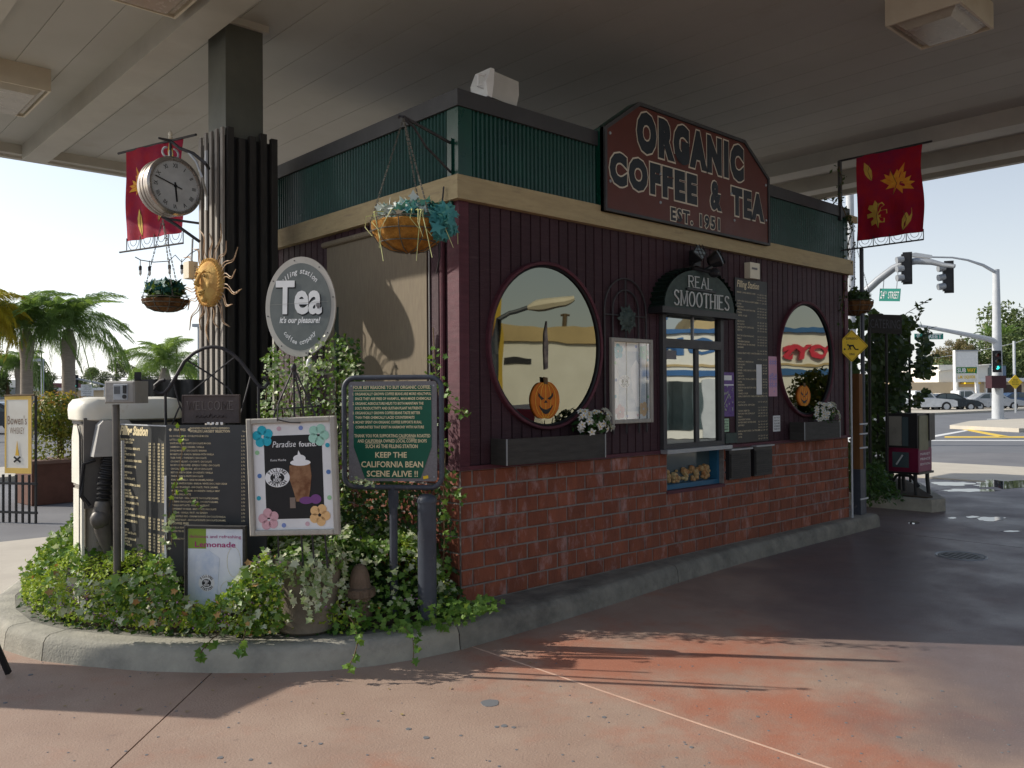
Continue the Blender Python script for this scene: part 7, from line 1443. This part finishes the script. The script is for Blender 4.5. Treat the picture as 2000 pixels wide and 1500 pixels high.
up = thing('utility_pole', 'thin pale pole at the far right edge behind the small yellow sign', 'utility pole', px(1982, 790, d=80)); a = px(1982, 790, d=80); part(MB().tube([(a.x, a.y, 0), (a.x, a.y, px(1982, 666, d=80).z)], .13, 6), 'pole', M['lgrey'], up)
ow_ = thing('overhead_wires', 'thin wires running from the far right pole to the vine', 'wires', px(1900, 690, d=80)); part(MB().tube([px(1983, 670, d=80), px(1900, 688, d=90), px(1820, 700, d=100)], .03, 4), 'wire', M['steel'], ow_); part(MB().tube([px(1983, 670, d=80), px(2060, 640, d=60)], .03, 4), 'wire', M['steel'], ow_)
# ---------------- buildings on the right ----------------
def bframe(u, d, ang=0): p = px(u, 790, d=d); e = V((RT_.x, RT_.y, 0)).normalized(); return frame((p.x, p.y, 0), Matrix.Rotation(ang, 3, 'Z') @ e)
def Lx(Mx, u, v, o=0):
    """photo pixel -> local x,y on the face plane of frame Mx"""
    n = V((Mx[0][2], Mx[1][2], Mx[2][2])); p0 = Mx @ V((0, 0, o)); D = ray(u, v); t_ = (p0 - CAM).dot(n) / D.dot(n); q = Mx.inverted() @ (CAM + D * t_); return q.x, q.y
MB_ = bframe(1830, 78)
B = thing('strip_building', 'long white and tan commercial building with yellow awning across the street', 'building', MB_ @ V((0, 0, 0)))
X = lambda u: Lx(MB_, u, 780)[0]; Yv = lambda v, u=1900: Lx(MB_, u, v)[1]
part(MB().box(X(1762), 0, -9, X(2080), Yv(746), 0, MB_), 'wall', M['stuccob'], B); part(MB().box(X(1866), Yv(746), -9, X(2080), Yv(739), .6, MB_), 'canopy_band', M['white'], B)
part(MB().box(X(1838), Yv(746), -8, X(1938), Yv(712), -.4, MB_), 'upper_storey', M['stucco'], B); part(MB().prism([(X(1838), Yv(724)), (X(1938), Yv(713)), (X(1938), Yv(711)), (X(1838), Yv(722))], -8, -.1, MB_), 'parapet', M['stucco'], B)
part(MB().box(X(1938), Yv(744), -8, X(1978), Yv(714), -1, MB_), 'blue_block', mat('blue_grey_wall', (.16, .21, .28), rough=.9), B); part(MB().box(X(1962), Yv(738), -1, X(1970), Yv(727), -.95, MB_), 'window', M['cglass'], B); part(MB().box(X(1935), Yv(736), -.4, X(1942), Yv(718), -.3, MB_), 'window', M['cglass'], B)
for a, b in ((1925, 1944), (1958, 1995), (2002, 2060)): part(MB().box(X(a), Yv(787), .0, X(b), Yv(752), .05, MB_), 'shopfront', mat('dark_shopfront', (.10, .07, .05), (.07, .05, .04), sc=1, rough=.6), B)
part(MB().box(X(1876), Yv(750), .0, X(1905), Yv(747), .9, MB_), 'yellow_awning', M['yel'], B); part(MB().box(X(1872), Yv(790), .0, X(1902), Yv(756), .04, MB_), 'poster_wall', M['paper'], B)
for a in (1866, 1907, 1922, 1952): part(MB().box(X(a), 0, .0, X(a + 3), Yv(746), .3, MB_), 'pillar', M['white'], B)
B2 = thing('tiled_building', 'low white building with reddish tiled roof behind the parked pickup', 'building', px(1800, 790, d=84)); M2 = bframe(1800, 84); X = lambda u: Lx(M2, u, 780)[0]; Y2 = lambda v: Lx(M2, 1800, v)[1]
part(MB().box(X(1700), 0, -6, X(1850), Y2(746), 0, M2), 'wall', M['stucco'], B2); part(MB().add([(X(1690), Y2(745), .8), (X(1850), Y2(745), .8), (X(1850), Y2(729), -3), (X(1690), Y2(729), -3), (X(1690), Y2(744), .8), (X(1850), Y2(744), .8)], [(0, 1, 2, 3)], M2), 'roof', M['tile'], B2)
part(MB().box(X(1780), Y2(762), 0, X(1835), Y2(749), .05, M2), 'window', mat('grey_window', (.25, .27, .25), rough=.5), B2); part(MB().box(X(1700), 0, 1.0, X(1845), Y2(770), 1.2, M2), 'low_wall', mat('tan_wall', (.38, .32, .22), rough=.9), B2)
B3 = thing('white_wing', 'plain white building wing left of the sign tower', 'building', px(1850, 790, d=80)); M3 = bframe(1850, 80.5); X3 = lambda u: Lx(M3, u, 780)[0]; part(MB().prism([(X3(1838), 0), (X3(1872), 0), (X3(1872), Lx(M3, 1850, 718)[1]), (X3(1828), Lx(M3, 1850, 724)[1]), (X3(1828), Lx(M3, 1850, 727)[1]), (X3(1838), Lx(M3, 1850, 727)[1])], -5, 0, M3), 'wall', M['stucco'], B3); part(MB().box(X3(1838), 0, .01, X3(1866), Lx(M3, 1850, 752)[1], .1, M3), 'tan_panel', M['stuccob'], B3)
tw_ = thing('sign_tower', 'tall white roadside sign tower with green sandwich shop panel', 'sign', px(1890, 790, d=74)); M4 = bframe(1868, 74); X4 = lambda u: Lx(M4, u, 780)[0]; Y4 = lambda v: Lx(M4, 1890, v)[1]
for a in (1866.5, 1909): part(MB().box(X4(a), 0, -.4, X4(a + 2), Y4(684), .0, M4), 'post', M['white'], tw_)
part(MB().box(X4(1868), Y4(716), -.35, X4(1909), Y4(686), -.05, M4), 'blank_panel', M['white'], tw_); part(MB().box(X4(1868), Y4(729), -.35, X4(1909), Y4(717), -.03, M4), 'green_panel', mat('panel_green', (.02, .20, .05), rough=.5), tw_); part(MB().box(X4(1868), Y4(746), -.35, X4(1909), Y4(730), -.05, M4), 'cream_panel', M['stucco'], tw_); part(MB().box(X4(1867), Y4(686), -.4, X4(1911), Y4(683.5), .02, M4), 'cap', M['steel'], tw_)
part(MB().text('SUB', Y4(719) - Y4(727), X4(1879), Y4(727), .0, off=.04, M=M4, w=X4(1888) - X4(1871)), 'lettering', M['wht'], tw_); part(MB().text('WAY', Y4(719) - Y4(727), X4(1898), Y4(727), .0, off=.04, M=M4, w=X4(1906) - X4(1889)).text('L.M. LIQUOR', Y4(733) - Y4(739), X4(1889), Y4(739), -.02, off=.03, M=M4, w=X4(1906) - X4(1872)), 'lettering', M['yel'], tw_)
ys = thing('warning_sign', 'small yellow diamond warning sign right of the signal pole', 'sign', px(1983, 815, d=60)); My = frame(px(1983, 746, d=60), RT_) @ Matrix.Rotation(PI / 4, 4, 'Z'); part(MB().box(-.36, -.36, -.02, .36, .36, .02, My), 'plate', M['yel'], ys); a = px(1983, 746, d=60.1); part(MB().box(a.x - .06, a.y - .06, 0, a.x + .06, a.y + .06, a.z - .3), 'post', M['steel'], ys)
part(MB().text('END', .12, 0, .10, .025, M=My @ Matrix.Rotation(-PI / 4, 4, 'Z')).text('ROAD', .12, 0, -.06, .025, M=My @ Matrix.Rotation(-PI / 4, 4, 'Z')).text('WORK', .12, 0, -.22, .025, M=My @ Matrix.Rotation(-PI / 4, 4, 'Z')), 'lettering', M['blk'], ys)
# far-left buildings
B5 = thing('low_shop', 'low flat-roofed tan shop beyond the left palms', 'building', px(60, 790, d=68)); M5 = bframe(60, 68); X5 = lambda u: Lx(M5, u, 780)[0]; part(MB().box(X5(60), 0, -6, X5(260), Lx(M5, 60, 763)[1], 0, M5), 'wall', M['stuccob'], B5); part(MB().box(X5(58), Lx(M5, 60, 763)[1], -6, X5(262), Lx(M5, 60, 758)[1], .3, M5), 'roof_edge', M['white'], B5); part(MB().box(X5(100), Lx(M5, 60, 788)[1], .01, X5(150), Lx(M5, 60, 770)[1], .05, M5), 'window', M['cglass'], B5)
B6 = thing('red_roof_house', 'low building with dark red roof at the far left', 'building', px(85, 790, d=74)); M6 = bframe(85, 74); part(MB().box(Lx(M6, 60, 780)[0], 0, -5, Lx(M6, 120, 780)[0], Lx(M6, 90, 770)[1], 0, M6), 'wall', M['stucco'], B6); part(MB().prism([(Lx(M6, 56, 780)[0], Lx(M6, 90, 770)[1]), (Lx(M6, 124, 780)[0], Lx(M6, 90, 770)[1]), (Lx(M6, 100, 780)[0], Lx(M6, 90, 748)[1])], -5, .3, M6), 'roof', mat('dark_red_roof', (.25, .09, .08), rough=.9), B6)
B7 = thing('grey_shop', 'long grey building far behind, seen between the palm trunks', 'building', px(-40, 790, d=80)); M7 = bframe(-40, 80); part(MB().box(Lx(M7, -100, 780)[0], 0, -5, Lx(M7, 48, 780)[0], Lx(M7, 0, 742)[1], 0, M7), 'wall', M['stucco'], B7); part(MB().box(Lx(M7, -60, 780)[0], Lx(M7, 0, 780)[1], 0, Lx(M7, 40, 780)[0], Lx(M7, 0, 757)[1], .05, M7), 'window', M['cglass'], B7)
# ---------------- cars ----------------
def car(lab, u, d, paint, kind='sedan', flip=False, ang=0, group='cars parked along the far street'):
    p = px(u, 790, d=d); e = V((RT_.x, RT_.y, 0)).normalized(); Mx = frame((p.x, p.y, 0), Matrix.Rotation(ang, 3, 'Z') @ e)
    if flip: Mx = Mx @ Matrix.Diagonal((-1, 1, 1, 1)) 
    t = thing('parked_car', lab, 'car', (p.x, p.y, 0), group); A = lambda pts, a, b, m, nm, par=t: part(MB().prism(pts, a, b, Mx), nm, M[m] if isinstance(m, str) else m, par)
    if kind == 'pickup':
        body = [(-2.7, .45), (-2.7, .95), (-.75, .98), (-.72, 1.0), (1.0, 1.03), (2.35, .92), (2.62, .8), (2.65, .4), (2.2, .35), (-2.4, .35)]; cab = [(-.72, 1.0), (-.66, 1.6), (-.5, 1.66), (.35, 1.66), (.55, 1.6), (1.05, 1.03)]; gl = [[(-.58, 1.08), (-.55, 1.55), (-.25, 1.57), (-.25, 1.08)], [(-.18, 1.08), (-.18, 1.57), (.40, 1.57), (.85, 1.10)]]; wx = (-1.75, 1.75); r = .38
    else:
        body = [(-2.25, .5), (-2.22, .88), (-1.5, .95), (1.0, .95), (2.0, .82), (2.25, .68), (2.25, .36), (-2.1, .34)]; cab = [(-1.75, .93), (-1.05, 1.38), (-.6, 1.44), (.15, 1.42), (.4, 1.36), (1.15, .95)]; gl = [[(-1.35, .98), (-.95, 1.31), (-.5, 1.36), (-.5, .98)], [(-.43, .98), (-.43, 1.36), (.22, 1.34), (.85, .98)]]; wx = (-1.4, 1.4); r = .33
    A(body, -.85, .85, paint, 'body'); A(cab, -.72, .72, paint, 'cabin')
    for g_ in gl: A(g_, .715, .735, 'cglass', 'side_window')
    A([(x + .06 * (1 if x > 0 else -1), y) for x, y in (cab[-1], cab[-2])] + [(cab[-2][0] - .1, cab[-2][1] - .04), (cab[-1][0] - .1, cab[-1][1])], -.66, .66, 'cglass', 'windscreen')
    for x in wx:
        for s_ in (-.87, .70): wh_ = part(MB().tube([(x, r, s_), (x, r, s_ + .17)], r, 18, Mx), 'wheel', M['rub'], t); part(MB().tube([(x, r, s_ - .01), (x, r, s_ + .185)], r * .6, 14, Mx), 'rim', M['lgrey'], wh_)
    A([(2.2, .62), (2.27, .62), (2.27, .74), (2.18, .76)], .5, .8, 'bulb', 'headlight'); A([(2.2, .62), (2.27, .62), (2.27, .74), (2.18, .76)], -.8, -.5, 'bulb', 'headlight')
    return t
car('white pickup truck parked nearest the vine across the street', 1795, 67, 'carw', 'pickup')
car('black sedan between the two light pickups across the street', 1851, 68, 'cark')
car('second white pickup behind the black sedan', 1880, 74, 'carw', 'pickup')
car('silver car parked beside the shopfront near the signal pole', 1936, 70, 'cars')
car('dark blue car at the far right edge of the street', 1990, 76, 'carb')
car('dark car at the left picture edge behind the whiskey banner', -2, 38, 'cark', group='cars in the left lot')
car('blue-grey car seen between the planter trees on the left', 92, 42, 'carb', group='cars in the left lot')
car('silver car beyond the planter at the left', 135, 44, 'cars', flip=True, group='cars in the left lot')
# ---------------- buildings behind the camera that the windows mirror ----------------
def mframe(u0, u1, d0, d1):
    """face seen in the kiosk glass between photo columns u0..u1; the real wall stands across the drive"""
    a = mir(u0, 770, d0); b = mir(u1, 770, d1); a.z = b.z = 0; return frame(a, b - a) @ Matrix.Rotation(0, 4, 'Z'), (b - a).length
def mbuild(name, lab, u0, u1, d0, d1, rows, mats, extra=None, dep=6):
    a = mir(u0, 770, d0); b = mir(u1, 770, d1); a.z = b.z = 0; L = (b - a).length
    Mx = frame(b, a - b); t = thing(name, lab, 'building', (a + b) / 2)     # faces the kiosk: local x runs from b to a
    z = 0
    for nm, h, m, o in rows: part(MB().box(0, z, -dep if o < .3 else -.3, L, z + h, o, Mx), nm, M[m], t); z += h
    if extra: extra(t, Mx, L)
    return t
def HV(u, v, d): return mir(u, v, d).z
# cream block wall building (near round window)
d = 26
mbuild('block_building', 'long cream block building with tan parapet across the side street', 957, 1240, 25, 27.5, [('wall', HV(1058, 668, d), 'stucco', 0), ('parapet', HV(1058, 640, d) - HV(1058, 668, d), 'tan', .12)], None,
       lambda t, Mx, L: [part(MB().box(L - 1.45, HV(1000, 712, d), .0, L - .40, HV(1000, 700, d), .04, Mx), 'dark_opening', M['darkv'], t)] + [part(MB().box(0, HV(1058, 868, d) + .0, .0, L, HV(1058, 868, d) + .05, .03, Mx), 'base_line', M['steel'], t)])
mbuild('yellow_building', 'tall yellow building beyond the cream block wall', 900, 977, 21, 22, [('wall', HV(965, 572, 22), 'yelw', 0)], None, lambda t, Mx, L: [part(MB().box(L * .18, 2.3, .0, L * .40, 4.0, .04, Mx), 'brick_panel', M['brick'], t)])
# white and blue storefront with red letters
def store(t, Mx, L):
    dd = 30; z1 = HV(1560, 733, dd); z2 = HV(1560, 721, dd); z3 = HV(1560, 650, dd); z4 = HV(1560, 642, dd)
    part(MB().box(-.02, z1, .002, L + .02, z2, .10, Mx), 'blue_band', M['bluep'], t); part(MB().box(-.02, z3, .002, L + .02, z4, .14, Mx), 'blue_band', M['bluep'], t); part(MB().box(0, z2 + .12, .0, L, z2 + .2, .06, Mx), 'tan_line', M['tan'], t)
    w_ = (mir(1640, 770, dd) - mir(1518, 770, dd)).length; o = (mir(1640, 770, dd) - mir(1655, 770, dd)).length
    hh = HV(1560, 674, dd) - HV(1560, 699, dd)
    x1 = L * (1 - (1518 - 1250) / (1700 - 1250)); x0 = L * (1 - (1620 - 1250) / (1700 - 1250))
    part(MB().text('TOYS', hh * .95, (x0 + x1) / 2 - .3, HV(1560, 699, dd), .12, w=(x1 - x0) * 1.15, off=.09, ext=.10, M=Mx), 'letters', M['redp'], t)
    for q in (.70, .78, .86): part(MB().box(L * q, .3, .0, L * q + 1.5, 2.0, .04, Mx), 'shop_window', M['cglass'], t)
    part(MB().text('OM', .6, L * .80, HV(1340, 733, dd) + .75, .03, off=.03, M=Mx, w=2.2), 'letters', M['bluep'], t)
    part(MB().box(L * .60, .0, .0, L * .60 + 1.1, 2.1, .05, Mx), 'door', M['lgrey'], t)
    part(MB().prism([(L * .40, z4), (L * .78, z4), (L * .70, z4 + 1.0), (L * .48, z4 + 1.2)], -4, -.2, Mx), 'roof_gable', M['tan'], t)
    part(MB().box(L * .90, z4 + .3, -.2, L * 1.0, z4 + 2.8, .6, Mx), 'blue_tower', M['bluep'], t); part(MB().text('CO', 1.0, L * .95, z4 + 1.2, .62, off=.06, M=Mx), 'letters', M['wht'], t)
mbuild('blue_white_store', 'white storefront with blue bands and big red letters across the drive', 1250, 1700, 30, 30, [('wall', HV(1560, 645, 30), 'stucco', 0)], None, store)
# bush, car, lamp, utility pole mirrored
c = mir(1596, 778, 14); bt = thing('bush_tree', 'rounded green tree across the drive mirrored in the far round window', 'tree', V((c.x, c.y, 0))); P, D = ball_pts(c, .50, 2200, 1., .5); leafpart('crown', [leaves(P, D, .09, T_OVAL, .7)], M['hedge'], bt); part(MB().tube([(c.x, c.y, 0), (c.x, c.y, c.z)], .07, 6), 'trunk', M['stem'], bt)
a = mir(955, 800, 18); t = thing('street_lamp', 'cream cobra-head street lamp mirrored in the near round window', 'street lamp', V((a.x, a.y, 0)))
part(MB().tube([V((a.x, a.y, 0)), mir(962, 690, 18), mir(972, 628, 18), mir(990, 614, 18), mir(1035, 603, 18)], [.10, .08, .06, .05, .05], 8), 'pole', M['boll'], t, True); part(MB().tube([mir(1032, 604, 18), mir(1050, 600, 18), mir(1100, 589, 18), mir(1121, 582, 18)], [.05, .13, .12, .06], 8), 'lamp_head', M['cream'], t, True)
a = mir(1102, 700, 60); t = thing('utility_pole', 'utility pole behind the cream block building', 'utility pole', V((a.x, a.y, 0))); part(MB().tube([V((a.x, a.y, 0)), mir(1102, 615, 60)], .15, 6), 'pole', M['stem'], t); q0, q1 = mir(1094, 618, 60), mir(1110, 618, 60); part(MB().tube([q0, q1], .08, 4), 'crossarm', M['stem'], t)
cpos = mir(1000, 800, 15.5); 
_p = px; 
def car_at(lab, pos, dirv, paint):
    global px
    px = lambda u, v, x=None, y=None, z=None, d=None: pos
    t = car(lab, 0, 0, paint, ang=0, group=None); px = _p; return t
car_at('dark red sedan parked in front of the cream block building', V((cpos.x - .3, cpos.y, 0)), None, 'carr')
# small litter: fallen leaves on kerb and drive
P = []
for i in range(46):
    u = random.uniform(20, 1100); v = random.uniform(1285, 1400); p = px(u, v, z=.004); P.append(tuple(p))
leafpart('fallen_leaves', [leaves(P, [(0, 0, 1)] * len(P), .022, T_OVAL, .12)], mat('dry_leaf', (.20, .13, .05), (.30, .24, .10), rough=.7, attr='rnd'), None)
